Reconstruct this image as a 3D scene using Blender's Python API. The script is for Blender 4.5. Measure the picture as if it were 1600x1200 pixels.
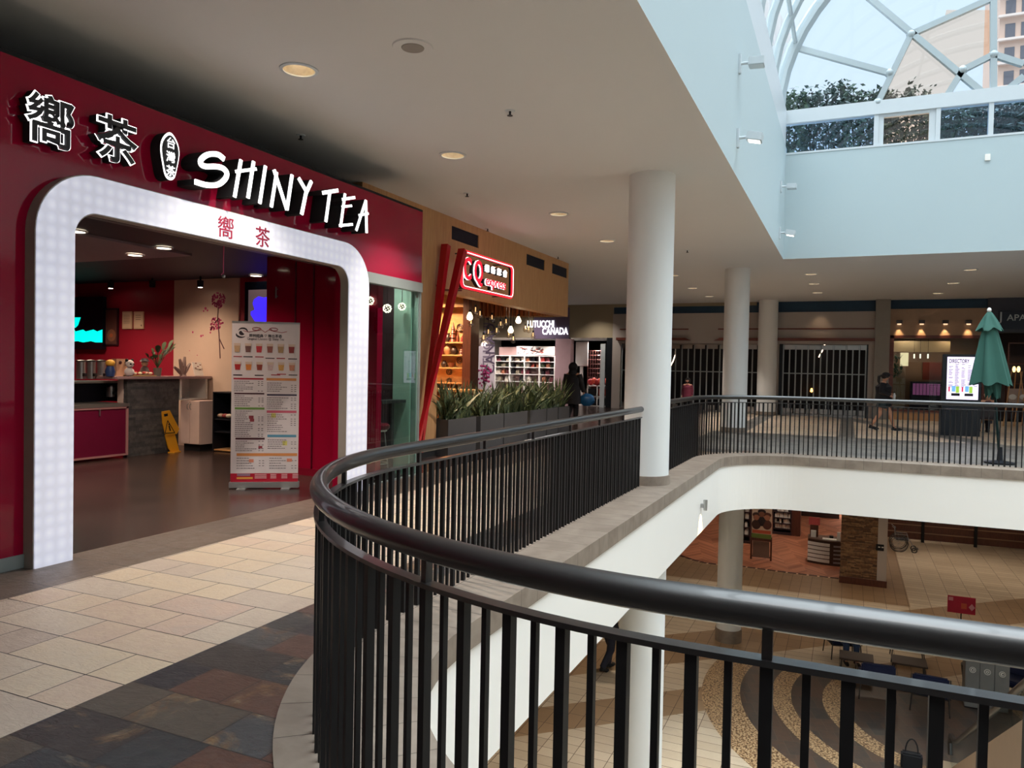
import bpy, bmesh, math, random
from mathutils import Vector, Matrix
random.seed(7)
for o in list(bpy.data.objects): bpy.data.objects.remove(o)
SC = bpy.context.scene
COL = SC.collection
PI = math.pi
# ---------------------------------------------------------------- camera
FPX, CX, CY, CAMH = 1185.0, 800.0, 600.0, 1.55
def _n(v): return Vector(v).normalized()
_a = _n((525, -15, FPX)); _b = -_n((-2670, -78, FPX)); _b = (_b-_a*_a.dot(_b)).normalized(); _u = _b.cross(_a)
RM = Matrix((_b, _a, _u))           # world = RM @ camera(x right, y down, z forward)
CAM = Vector((0, 0, CAMH))
cd = bpy.data.cameras.new('camera'); cam = bpy.data.objects.new('camera', cd); COL.objects.link(cam)
cd.sensor_fit = 'HORIZONTAL'; cd.sensor_width = 36.0; cd.lens = 36.0*FPX/1600.0
cd.clip_start = 0.05; cd.clip_end = 600
m = Matrix((( RM[0][0], -RM[0][1], -RM[0][2]), (RM[1][0], -RM[1][1], -RM[1][2]), (RM[2][0], -RM[2][1], -RM[2][2])))
cam.matrix_world = Matrix.Translation(CAM) @ m.to_4x4()
SC.camera = cam
def _ray(px, py): return RM @ Vector(((px-CX)/FPX, (py-CY)/FPX, 1.0))
def onz(px, py, z=0.0):
    d = _ray(px, py); return CAM+d*((z-CAMH)/d.z)
def onx(px, py, x):
    d = _ray(px, py); return CAM+d*(x/d.x)
def ony(px, py, y):
    d = _ray(px, py); return CAM+d*(y/d.y)
# ---------------------------------------------------------------- colour / view
SC.view_settings.view_transform = 'Standard'; SC.view_settings.look = 'None'
SC.view_settings.gamma = 1.0; SC.view_settings.use_curve_mapping = False
SC.view_settings.exposure = 0.40
# ---------------------------------------------------------------- world: bright hazy overcast sky
wd = bpy.data.worlds.new('sky'); SC.world = wd; wd.use_nodes = True
nt = wd.node_tree; nt.nodes.clear()
tc = nt.nodes.new('ShaderNodeTexCoord'); sp = nt.nodes.new('ShaderNodeSeparateXYZ')
rp = nt.nodes.new('ShaderNodeValToRGB'); bg = nt.nodes.new('ShaderNodeBackground'); ow = nt.nodes.new('ShaderNodeOutputWorld')
nt.links.new(tc.outputs['Generated'], sp.inputs[0]); nt.links.new(sp.outputs[2], rp.inputs[0])
rp.color_ramp.elements[0].position = 0.0; rp.color_ramp.elements[0].color = (.085, .087, .09, 1)
rp.color_ramp.elements[1].position = 0.93; rp.color_ramp.elements[1].color = (1, 1, 1, 1)
e = rp.color_ramp.elements.new(0.45); e.color = (.09, .095, .10, 1)
e = rp.color_ramp.elements.new(0.70); e.color = (.22, .225, .23, 1)
nt.links.new(rp.outputs[0], bg.inputs[0]); bg.inputs[1].default_value = SKY = 9.2
nt.links.new(bg.outputs[0], ow.inputs[0])
# ---------------------------------------------------------------- levels of the place
ZC = 4.2      # upper ceiling
LOW = -5.4    # lower floor
XR, XF, XW, YF = -5.55, -5.43, -6.5, 29.8
WX, WY, WT = -1.45, 18.7, 6.6       # skylight well: left wall, far wall, wall top
# ---------------------------------------------------------------- materials
def lin(c):
    return tuple(((v/255.0)/12.92 if v <= 10 else (((v/255.0)+.055)/1.055)**2.4) for v in c)
MATS = {}
class NT:
    def __init__(s, name):
        s.m = bpy.data.materials.new(name); s.m.use_nodes = True; s.t = s.m.node_tree; s.t.nodes.clear()
        s.o = s.t.nodes.new('ShaderNodeOutputMaterial'); s.b = s.t.nodes.new('ShaderNodeBsdfPrincipled')
        s.t.links.new(s.b.outputs[0], s.o.inputs[0])
    def n(s, k, **kw):
        x = s.t.nodes.new('ShaderNode'+k)
        for a, v in kw.items(): setattr(x, a, v)
        return x
    def l(s, a, b): s.t.links.new(a, b)
    def val(s, sock, v):
        if hasattr(v, 'is_output') or hasattr(v, 'links'): s.l(v, sock)
        else: sock.default_value = v
    def math(s, op, a, b=0.0, c=None):
        x = s.n('Math', operation=op); s.val(x.inputs[0], a); s.val(x.inputs[1], b)
        if c is not None: s.val(x.inputs[2], c)
        return x.outputs[0]
    def mix(s, f, a, b):
        x = s.n('Mix', data_type='RGBA'); s.val(x.inputs[0], f)
        for i, v in ((6, a), (7, b)):
            if isinstance(v, tuple): x.inputs[i].default_value = (*v[:3], 1)
            else: s.l(v, x.inputs[i])
        return x.outputs[2]
    def pos(s):
        g = s.n('NewGeometry'); q = s.n('SeparateXYZ'); s.l(g.outputs['Position'], q.inputs[0]); return g.outputs['Position'], q.outputs[0], q.outputs[1], q.outputs[2]
    def comb(s, x, y, z=0.0):
        q = s.n('CombineXYZ'); s.val(q.inputs[0], x); s.val(q.inputs[1], y); s.val(q.inputs[2], z); return q.outputs[0]
    def noise(s, vec, scale, detail=3.0, rough=.55, dist=0.0):
        q = s.n('TexNoise'); s.l(vec, q.inputs['Vector']); q.inputs['Scale'].default_value = scale
        q.inputs['Detail'].default_value = detail; q.inputs['Roughness'].default_value = rough; q.inputs['Distortion'].default_value = dist
        return q.outputs[0]
    def white(s, vec):
        q = s.n('TexWhiteNoise', noise_dimensions='3D'); s.l(vec, q.inputs[0]); return q.outputs[0], q.outputs[1]
    def ramp(s, f, stops, const=False):
        q = s.n('ValToRGB'); r = q.color_ramp
        if const: r.interpolation = 'CONSTANT'
        while len(r.elements) < len(stops): r.elements.new(.5)
        for e, (p, c) in zip(r.elements, stops): e.position = p; e.color = (*c[:3], 1)
        s.l(f, q.inputs[0]); return q.outputs[0]
    def scale(s, vec, x, y, z):
        q = s.n('VectorMath', operation='MULTIPLY'); s.l(vec, q.inputs[0]); q.inputs[1].default_value = (x, y, z); return q.outputs[0]
    def bump(s, h, strength=.2, dist=.01):
        q = s.n('Bump'); q.inputs['Strength'].default_value = strength; q.inputs['Distance'].default_value = dist
        s.val(q.inputs['Height'], h); s.l(q.outputs[0], s.b.inputs['Normal'])
    def set(s, **kw):
        for k, v in kw.items():
            k = {'color': 'Base Color', 'rough': 'Roughness', 'metal': 'Metallic', 'spec': 'Specular IOR Level', 'coat': 'Coat Weight', 'ecol': 'Emission Color', 'estr': 'Emission Strength', 'alpha': 'Alpha', 'trans': 'Transmission Weight'}.get(k, k)
            i = s.b.inputs[k]
            if isinstance(v, tuple): i.default_value = (*v[:3], 1)
            elif isinstance(v, (int, float)): i.default_value = v
            else: s.l(v, i)
def M(name, col, rough=.5, metal=0.0, emis=0.0, ecol=None, var=.08, vs=6.0, bump=0.0, coat=0.0, spec=.5):
    """plain painted / plastic / metal material with a little procedural tone variation; col in sRGB 0..255"""
    if name in MATS: return MATS[name]
    n = NT(name); c = lin(col); p = n.pos()[0]
    nz = n.noise(p, vs)
    a = tuple(v*(1-var) for v in c); b = tuple(min(1, v*(1+var)) for v in c)
    n.set(color=n.mix(nz, a, b), rough=rough, metal=metal, coat=coat, spec=spec)
    if bump: n.bump(n.noise(p, vs*12), bump, .004)
    if emis: n.set(ecol=lin(ecol or col), estr=emis)
    MATS[name] = n.m; return n.m
def E(name, col, s): return M(name, col, .5, 0, s, col, .02)
# painted surfaces
white_paint = M('white_paint', (243, 239, 232), .55, var=.015, vs=1.2)
column_paint = M('column_paint', (230, 231, 229), .6, var=.02, vs=1.5)
well_paint = M('well_paint', (180, 196, 200), .6, var=.015, vs=1.0)
ceiling_paint = M('ceiling_paint', (214, 214, 213), .8, var=.02, vs=.7)
beige_paint = M('beige_paint', (176, 166, 158), .7, var=.03, vs=1.0)
mauve_paint = M('mauve_paint', (150, 128, 138), .7, var=.03)
olive_panel = M('olive_panel', (160, 146, 120), .7, var=.03)
black_metal = M('black_metal', (28, 25, 25), .38, .0, var=.2, vs=20, coat=.30, spec=.8)
bar_metal = M('bar_metal', (20, 19, 20), .55, .0, var=.2, vs=20, spec=.35)
dark_metal = M('dark_metal', (30, 34, 40), .4, .3)
steel = M('steel', (170, 170, 170), .3, .9)
alum = M('aluminium', (185, 186, 184), .38, .8)
white_metal = M('white_metal', (206, 214, 218), .4, .1, var=.02)
black_matte = M('black_matte', (16, 16, 20), .8)
navy_glass = M('navy_glass', (30, 66, 92), .5, .0, var=.15)
red_gloss = M('red_gloss', (152, 12, 48), .08, .0, var=.03, coat=.05, vs=.8, spec=.28)
red_wall = M('red_wall', (156, 26, 50), .5, var=.05, vs=1)
red_lacquer = M('red_lacquer', (186, 18, 34), .25, var=.05)
white_plastic = M('white_plastic', (225, 222, 216), .4)
glow_white = E('glow_white', (255, 255, 255), 1.5)
glow_soft = E('glow_soft', (255, 246, 230), 1.1)
glow_warm = E('glow_warm', (255, 214, 150), 6.0)
glow_red = E('glow_red', (255, 40, 60), .9)
lamp_bulb = E('lamp_bulb', (255, 232, 205), 14.0)
green_mint = M('green_mint', (150, 190, 175), .5)
skin_m = M('skin', (198, 146, 118), .55)
hair_m = M('hair_black', (22, 17, 16), .45)
mint_trim = M('grey_trim', (132, 138, 136), .45)
def wood(name, c1, c2, sc=(3, 3, .6), rough=.45, ax='z', planks=.0):
    n = NT(name); p = n.pos()[0]
    v = n.scale(p, *sc)
    a = n.noise(v, 6, 5, .6, .8)
    col = n.ramp(a, [(.25, lin(c1)), (.75, lin(c2))])
    n.set(color=col, rough=rough); n.bump(a, .08, .003); MATS[name] = n.m; return n.m
oak_facade = wood('oak_facade', (176, 128, 84), (206, 162, 114), (5, 5, .35), .5)
oak_shelf = wood('oak_shelf', (196, 140, 86), (222, 172, 116), (1, 3, 4))
dark_wood = wood('dark_wood', (66, 34, 26), (98, 54, 40), (4, 4, .6), .4)
red_wood = wood('red_wood', (92, 44, 36), (124, 64, 52), (.6, 3, 4), .4)
def stacked_stone(name, cs, h=.045, w=.28, axis='y'):
    n = NT(name); p, x, y, z = n.pos()
    u = n.math('ADD', x, y)
    r = n.math('FLOOR', n.math('DIVIDE', z, h))
    off = n.math('MULTIPLY', n.math('SINE', n.math('MULTIPLY', r, 12.9)), .7)
    uu = n.math('ADD', n.math('DIVIDE', u, w), off)
    c = n.math('FLOOR', uu)
    wv, _ = n.white(n.comb(c, r, 1.0))
    col = n.ramp(wv, [(i/(len(cs)-1), lin(k)) for i, k in enumerate(cs)])
    nz = n.noise(p, 14, 4)
    col = n.mix(nz, tuple([.02]*3), col)
    n.set(color=col, rough=.75)
    n.bump(n.math('ADD', n.math('MULTIPLY', wv, 1.0), nz), .9, .02); MATS[name] = n.m; return n.m
ledge_dark = stacked_stone('ledge_stone_dark', [(70, 70, 76), (96, 92, 92), (118, 112, 108), (80, 76, 80)])
ledge_warm = stacked_stone('ledge_stone_warm', [(96, 62, 40), (150, 104, 66), (190, 146, 98), (120, 84, 60)], .04, .25)
# ------------------------------------------------------------- tile field builder
def tiles(n, x, y, row, per, split, cols, grout, gw=.006, slate=0.0, seed=0.0, stag=None, con=1.0):
    """staggered two-size tiles: rows along X, per = big+small length, split = fraction of the big one"""
    r = n.math('FLOOR', n.math('DIVIDE', y, row))
    fr = n.math('SUBTRACT', n.math('DIVIDE', y, row), r)
    k = n.math('FLOORED_MODULO', n.math('MULTIPLY', r, 2.0 if stag is None else stag), 3.0)
    xs = n.math('DIVIDE', n.math('ADD', x, n.math('MULTIPLY', k, per/3.0)), per)
    ci = n.math('FLOOR', xs); fx = n.math('SUBTRACT', xs, ci)
    big = n.math('LESS_THAN', fx, split)
    idn = n.math('ADD', n.math('MULTIPLY', ci, 2.0), big)
    w1, wc = n.white(n.comb(idn, r, 3.7+seed))
    # distance to grout
    e1 = n.math('MULTIPLY', n.math('MINIMUM', fr, n.math('SUBTRACT', 1.0, fr)), row)
    e2 = n.math('MULTIPLY', n.math('MINIMUM', n.math('MINIMUM', fx, n.math('SUBTRACT', 1.0, fx)), n.math('ABSOLUTE', n.math('SUBTRACT', fx, split))), per)
    g = n.math('LESS_THAN', n.math('MINIMUM', e1, e2), gw*.5)
    p = n.pos()[0]
    vv = n.n('VectorMath', operation='ADD'); n.l(p, vv.inputs[0]); n.l(wc, vv.inputs[1])
    nz = n.noise(vv.outputs[0], 4.5, 6, .62, 1.2)
    mixv = n.math('ADD', n.math('MULTIPLY', w1, 1.0-slate), n.math('MULTIPLY', nz, slate))
    if con == 1.0: col = n.ramp(mixv, [(i/(len(cols)-1.0), lin(c)) for i, c in enumerate(cols)])
    else:
        base = n.ramp(w1, [(i/(len(cols)*1.0), lin(c)) for i, c in enumerate(cols)], True)
        w2, _ = n.white(n.comb(idn, r, 8.1+seed)); n2 = n.noise(vv.outputs[0], 3.0, 9, .7, .9)
        f = n.n('Clamp'); n.l(n.math('ADD', n.math('MULTIPLY', n.math('SUBTRACT', n2, .56), con*3.0), n.math('MULTIPLY', n.math('SUBTRACT', w2, .62), 1.6)), f.inputs[0])
        rust = n.ramp(n.noise(vv.outputs[0], 9.0, 6, .65, .6), [(.3, lin((84, 52, 36))), (.48, lin((140, 104, 66))), (.62, lin((176, 158, 124)))])
        col = n.mix(f.outputs[0], base, rust)
        col = n.mix(n.math('MULTIPLY', n.noise(vv.outputs[0], 14, 5), .5), col, lin((22, 22, 26)))
    fine = n.noise(p, 40, 4)
    col = n.mix(n.math('MULTIPLY', n.math('ABSOLUTE', n.math('SUBTRACT', fine, .5)), .9), col, lin(cols[0]))
    col = n.mix(g, col, lin(grout))
    h = n.math('SUBTRACT', n.math('MULTIPLY', nz, .8), n.math('MULTIPLY', g, 1.2))
    return col, h, w1
def band(n, v, lo, hi):
    return n.math('MULTIPLY', n.math('GREATER_THAN', v, lo), n.math('LESS_THAN', v, hi))
LIGHT_T = [(156, 138, 122), (190, 172, 156), (206, 190, 170), (214, 194, 166), (202, 176, 158), (184, 178, 168)]
SLATE_T = [(50, 50, 54), (84, 84, 84), (64, 58, 54), (104, 72, 58), (60, 62, 62), (96, 86, 74)]
BROWN_T = [(78, 66, 58), (96, 82, 72), (110, 94, 82), (88, 74, 66)]
def upper_floor():
    n = NT('upper_floor_tiles'); p, x, y, z = n.pos()
    cl, hl, _ = tiles(n, n.math('ADD', x, 3.39+.3*3), n.math('SUBTRACT', y, 2.25), .295, .9, .6667, LIGHT_T, (52, 42, 36), .007, .35)
    cs, hs, _ = tiles(n, n.math('ADD', x, 3.1), n.math('SUBTRACT', y, 2.0), .295, .78, .6, SLATE_T, (40, 36, 34), .006, .62, 5.0, None, 2.6)
    cb, hb, _ = tiles(n, n.math('ADD', x, 5.45), n.math('SUBTRACT', y, 2.25), .59, .6, .5, BROWN_T, (44, 38, 34), .006, .3, 9.0)
    cg, hg, _ = tiles(n, x, y, .29, .9, .6667, [(72, 70, 68), (104, 100, 96), (126, 120, 112), (88, 86, 88)], (60, 56, 52), .006, .5, 2.0)
    gal = n.math('LESS_THAN', y, 15.6)
    far = n.math('SUBTRACT', 1.0, gal)
    col = cl
    col = n.mix(n.math('LESS_THAN', x, -4.91), col, cb)
    ms = n.math('MULTIPLY', n.math('GREATER_THAN', x, -3.12), gal)
    col = n.mix(ms, col, cs)
    mg = n.math('MULTIPLY', far, n.math('MULTIPLY', n.math('LESS_THAN', y, 20.4), n.math('GREATER_THAN', x, -3.2)))
    col = n.mix(mg, col, cg)
    st = n.math('MULTIPLY', n.math('GREATER_THAN', y, 20.4), n.math('MAXIMUM', band(n, x, -.18, .2), n.math('MAXIMUM', band(n, x, -2.9, -2.4), band(n, n.math('ADD', x, n.math('MULTIPLY', y, .35)), 9.8, 10.5))))
    col = n.mix(st, col, cg)
    h = n.math('ADD', hl, n.math('MULTIPLY', ms, n.math('SUBTRACT', hs, hl)))
    n.set(color=col, rough=n.math('ADD', .22, n.math('MULTIPLY', n.noise(p, 9), .25)), spec=.45)
    n.bump(n.math('ADD', h, n.math('MULTIPLY', n.noise(n.scale(p, 1, 2.4, 1), 13, 7, .7, 1.6), .8)), .75, .016); MATS['upper_floor_tiles'] = n.m; return n.m
def curb_tile():
    n = NT('curb_tiles'); p, x, y, z = n.pos()
    nz = n.noise(p, 3.5, 5, .6, .5)
    col = n.ramp(nz, [(.3, lin((122, 108, 96))), (.7, lin((150, 136, 122)))])
    n.set(color=col, rough=.5); n.bump(nz, .1, .004); return n.m
def brick_floor(name, row, width, cols, grout, rough=.35, rot=0.0, gw=.01):
    n = NT(name); p, x, y, z = n.pos()
    c, s_ = math.cos(rot), math.sin(rot)
    u = n.math('ADD', n.math('MULTIPLY', x, c), n.math('MULTIPLY', y, s_)); v = n.math('SUBTRACT', n.math('MULTIPLY', y, c), n.math('MULTIPLY', x, s_))
    col, h, _ = tiles(n, u, v, row, width*2, .5, cols, grout, gw, .35, 1.0, 1.5)
    n.set(color=col, rough=rough); n.bump(h, .2, .005); return n.m
def lower_floor():
    n = NT('lower_floor_tiles'); p, x, y, z = n.pos()
    ca, ha, _ = tiles(n, y, x, .62, .6, .5, [(178, 158, 134), (196, 178, 154), (208, 192, 168), (186, 168, 146)], (84, 58, 42), .012, .35, 1.0, 1.5)
    cd_, hd, _ = tiles(n, x, y, .6, .62, .5, [(136, 110, 84), (156, 128, 98), (146, 118, 90)], (70, 50, 38), .012, .35, 4.0, 1.5)
    cs, hs, _ = tiles(n, n.math('ADD', x, n.math('MULTIPLY', y, .3)), n.math('SUBTRACT', y, n.math('MULTIPLY', x, .3)), .55, .6, .5, [(46, 44, 42), (74, 66, 60), (92, 72, 60), (62, 62, 60), (84, 80, 72)], (96, 84, 72), .01, .55, 6.0)
    dx = n.math('SUBTRACT', x, 2.8); dy = n.math('SUBTRACT', y, 17.6)
    r = n.math('SQRT', n.math('ADD', n.math('MULTIPLY', dx, dx), n.math('MULTIPLY', dy, dy)))
    # broad diagonal dark bands on the open floor
    d1 = n.math('SUBTRACT', y, n.math('MULTIPLY', x, .9))
    md = n.math('MAXIMUM', band(n, d1, 21.2, 23.6), band(n, d1, 18.0, 19.4))
    col = n.mix(md, ca, cd_)
    mfar = n.math('MULTIPLY', n.math('GREATER_THAN', y, 25.6), n.math('LESS_THAN', x, 1.9))
    col = n.mix(mfar, col, cd_)
    col = n.mix(n.math('MULTIPLY', n.math('LESS_THAN', r, 5.6), n.math('LESS_THAN', y, 18.7)), col, cs)
    peb = n.n('TexVoronoi'); n.l(p, peb.inputs['Vector']); peb.inputs['Scale'].default_value = 26
    cp = n.ramp(peb.outputs['Distance'], [(.1, lin((214, 190, 150))), (.45, lin((176, 142, 104))), (.7, lin((96, 72, 52)))])
    mt = n.math('MAXIMUM', band(n, r, 4.8, 5.6), n.math('MAXIMUM', band(n, r, 3.75, 4.15), band(n, r, 2.7, 3.12)))
    mt = n.math('MULTIPLY', mt, n.math('LESS_THAN', y, 18.7))
    col = n.mix(mt, col, cp)
    n.set(color=col, rough=.38); n.bump(ha, .15, .005); return n.m
def herringbone():
    n = NT('herringbone_wood'); p, x, y, z = n.pos()
    k = .6
    f = n.math('PINGPONG', n.math('ADD', x, n.math('MULTIPLY', y, .25)), k)
    v = n.math('DIVIDE', n.math('ADD', y, n.math('MULTIPLY', f, 1.2)), .16)
    r = n.math('FLOOR', v)
    s = n.math('FLOOR', n.math('DIVIDE', n.math('ADD', x, n.math('MULTIPLY', y, .25)), k))
    w, _ = n.white(n.comb(r, s, .5))
    col = n.ramp(w, [(0, lin((140, 84, 62))), (.5, lin((168, 106, 78))), (1, lin((190, 126, 96)))])
    n.set(color=col, rough=.4); return n.m
m_upper = upper_floor(); m_curb = curb_tile(); m_lower = lower_floor(); m_herr = herringbone()
m_shopfloor = brick_floor('shop_floor_tiles', .6, .6, [(46, 36, 34), (60, 46, 42), (52, 42, 40)], (30, 24, 22), .22)
def glass(name, tint, refl=.06, rough=.0, dull=0.0):
    n = NT(name); n.t.nodes.remove(n.b)
    tr = n.n('BsdfTransparent'); tr.inputs[0].default_value = (*tint, 1)
    gl = n.n('BsdfGlossy'); gl.inputs['Roughness'].default_value = rough; gl.inputs[0].default_value = (.95, .97, 1, 1)
    g = n.n('NewGeometry'); dp = n.n('VectorMath', operation='DOT_PRODUCT'); n.l(g.outputs['Normal'], dp.inputs[0]); n.l(g.outputs['Incoming'], dp.inputs[1])
    fr = n.math('MULTIPLY', n.math('POWER', n.math('SUBTRACT', 1.0, n.math('ABSOLUTE', dp.outputs['Value'])), 5.0), .7)
    mx = n.n('MixShader'); n.l(n.math('ADD', fr, refl*.6), mx.inputs[0]); n.l(tr.outputs[0], mx.inputs[1]); n.l(gl.outputs[0], mx.inputs[2])
    n.l(mx.outputs[0], n.o.inputs[0]); n.m.use_backface_culling = False; return n.m
sky_glass = glass('skylight_glass', (.66, .80, .94)); roof_glass = glass('roof_glass', (.76, .85, .90)); peach_glass = glass('peach_glass', (1.0, .88, .78)); shop_glass = glass('shop_glass', (.80, .86, .84), .07)
# ---------------------------------------------------------------- mesh builder
class MB:
    def __init__(s): s.v = []; s.f = []; s.sm = []; s.mi = []; s.cur = 0
    def add(s, vs, fs, smooth=False):
        o = len(s.v); s.v += [Vector(v) for v in vs]
        for f in fs: s.f.append([i+o for i in f]); s.sm.append(smooth); s.mi.append(s.cur)
        return s
    def box(s, x0, y0, z0, x1, y1, z1):
        x0, x1 = min(x0, x1), max(x0, x1); y0, y1 = min(y0, y1), max(y0, y1); z0, z1 = min(z0, z1), max(z0, z1)
        return s.add([(x0, y0, z0), (x1, y0, z0), (x1, y1, z0), (x0, y1, z0), (x0, y0, z1), (x1, y0, z1), (x1, y1, z1), (x0, y1, z1)],
                     [(0, 3, 2, 1), (4, 5, 6, 7), (0, 1, 5, 4), (1, 2, 6, 5), (2, 3, 7, 6), (3, 0, 4, 7)])
    def obox(s, c, dx, dy, dz, rz=0.0, rx=0.0, ry=0.0):
        m = Matrix.Translation(c) @ Matrix.Rotation(rz, 4, 'Z') @ Matrix.Rotation(rx, 4, 'X') @ Matrix.Rotation(ry, 4, 'Y')
        q = MB().box(-dx/2, -dy/2, -dz/2, dx/2, dy/2, dz/2); return s.add([m @ v for v in q.v], q.f)
    def prism(s, pts, vec, smooth=False):
        n = len(pts); vec = Vector(vec); a = [Vector(p) for p in pts]; b = [p+vec for p in a]
        s.add(a+b, [tuple(range(n-1, -1, -1)), tuple(range(n, 2*n))]); 
        return s.add(a+b, [(i, (i+1) % n, n+(i+1) % n, n+i) for i in range(n)], smooth)
    def tube(s, pts, r, n=10, cap=True, closed=False, sq=False, flat=None):
        pts = [Vector(p) for p in pts]; k = len(pts); rs = r if isinstance(r, (list, tuple)) else [r]*k
        vs = []; up = None
        for i, p in enumerate(pts):
            if closed: t = pts[(i+1) % k]-pts[i-1]
            else: t = pts[min(i+1, k-1)]-pts[max(i-1, 0)]
            if t.length < 1e-9: t = Vector((0, 0, 1))
            t.normalize()
            if up is None:
                up = Vector((0, 0, 1)) if abs(t.z) < .95 else Vector((0, 1, 0))
            a = t.cross(up)
            if a.length < 1e-6: a = t.orthogonal()
            a.normalize(); b = a.cross(t).normalized()
            if abs(t.z) >= .95 or not sq: up = b
            for j in range(n):
                an = 2*PI*(j+.5 if sq else j)/n
                ra, rb = (rs[i], rs[i]) if flat is None else (rs[i], rs[i]*flat)
                vs.append(p+a*math.cos(an)*ra+b*math.sin(an)*rb)
        fs = []
        for i in range(k if closed else k-1):
            i2 = (i+1) % k
            for j in range(n):
                j2 = (j+1) % n; fs.append((i*n+j, i*n+j2, i2*n+j2, i2*n+j))
        s.add(vs, fs, not sq)
        if cap and not closed: s.add(vs, [tuple(range(n-1, -1, -1)), tuple(range((k-1)*n, k*n))])
        return s
    def cyl(s, c, r, h, n=24, r2=None):
        r2 = r if r2 is None else r2; return s.lathe(c, [(0, 0), (r, 0), (r2, h), (0, h)], n, True)
    def lathe(s, c, prof, n=20, flat=False, axis=None):
        c = Vector(c); A = Vector(axis).normalized() if axis else Vector((0, 0, 1)); X = A.orthogonal().normalized() if axis else Vector((1, 0, 0)); Y = A.cross(X)
        vs = []; k = len(prof)
        for r, z in prof:
            for j in range(n): a = 2*PI*j/n; vs.append(c+A*z+X*(r*math.cos(a))+Y*(r*math.sin(a)))
        for i in range(k-1):
            (r0, z0), (r1, z1) = prof[i], prof[i+1]
            fs = []
            for j in range(n):
                j2 = (j+1) % n
                if r0 < 1e-6 and r1 < 1e-6: continue
                fs.append((i*n+j, i*n+j2, (i+1)*n+j2, (i+1)*n+j))
            o = len(s.v); s.add(vs[i*n:(i+2)*n], [tuple(q-i*n for q in f) for f in fs], not (flat and abs(z1-z0) < 1e-6))
        return s
    def ball(s, c, r, sx=1, sy=1, sz=1, n=14, m=9, rz=0.0):
        vs = []; c = Vector(c); R = Matrix.Rotation(rz, 3, 'Z')
        for i in range(m+1):
            t = PI*i/m
            for j in range(n):
                a = 2*PI*j/n; vs.append(c+R @ Vector((r*sx*math.sin(t)*math.cos(a), r*sy*math.sin(t)*math.sin(a), r*sz*math.cos(t))))
        return s.add(vs, [(i*n+j, (i+1)*n+j, (i+1)*n+(j+1) % n, i*n+(j+1) % n) for i in range(m) for j in range(n)], True)
    def join(s, o, mat=None):
        q = [mat @ v for v in o.v] if mat else o.v
        k = len(s.v); s.v += q
        for f, sm in zip(o.f, o.sm): s.f.append([i+k for i in f]); s.sm.append(sm); s.mi.append(s.cur)
        return s
    def build(s, name, mat, parent=None, label=None, bevel=0.0):
        if not s.v: return None
        if parent is not None:
            org = WORG[parent.name]
        else:
            xs = [v.x for v in s.v]; ys = [v.y for v in s.v]; zs = [v.z for v in s.v]
            org = Vector(((min(xs)+max(xs))/2, (min(ys)+max(ys))/2, min(zs)))
        me = bpy.data.meshes.new(name); me.from_pydata([v-org for v in s.v], [], s.f)
        bm = bmesh.new(); bm.from_mesh(me); 
        bmesh.ops.remove_doubles(bm, verts=bm.verts, dist=1e-5)
        bmesh.ops.recalc_face_normals(bm, faces=bm.faces)
        if bevel: 
            es = [e for e in bm.edges if len(e.link_faces) == 2 and e.calc_face_angle(0) > .6]
            bmesh.ops.bevel(bm, geom=es, offset=bevel, segments=2, affect='EDGES')
        bm.to_mesh(me); bm.free()
        if len(me.polygons) == len(s.sm) and not bevel:
            pass
        for k, mm in enumerate(mat if isinstance(mat, (list, tuple)) else [mat]): me.materials.append(mm)
        if any(s.sm):
            try: me.set_sharp_from_angle(angle=.7)
            except Exception: pass
            for p in me.polygons: p.use_smooth = True
        if isinstance(mat, (list, tuple)) and len(me.polygons) == len(s.mi):
            for p, i in zip(me.polygons, s.mi): p.material_index = i
        o = bpy.data.objects.new(name, me); COL.objects.link(o)
        if parent is not None: o.parent = parent; WORG[o.name] = org
        else: o.location = org; WORG[o.name] = org
        if label: o['label'] = label
        return o
WORG = {}
def thing(name, label, cat, loc, group=None):
    o = bpy.data.objects.new(name, None); COL.objects.link(o); o.location = loc; o.empty_display_size = .1
    WORG[o.name] = Vector(loc); o['label'] = label; o['category'] = cat
    if group: o['group'] = group
    return o
def tag(o, label, cat, group=None, kind=None):
    o['label'] = label; o['category'] = cat
    if group: o['group'] = group
    if kind: o['kind'] = kind
    return o
def struct(mb, name, mat, **k):
    o = mb.build(name, mat, **k); o['kind'] = 'structure'; return o
def copy_tree(o, loc=None, rz=None, label=None, group=None, parent=None):
    c = o.copy(); COL.objects.link(c)
    if parent: c.parent = parent
    if loc is not None: c.location = loc
    if rz is not None: c.rotation_euler.z = rz
    if label: c['label'] = label
    if group: c['group'] = group
    for ch in [q for q in bpy.data.objects if q.parent == o]: copy_tree(ch, parent=c)
    return c
KIDS = None
_tc = {}
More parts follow.
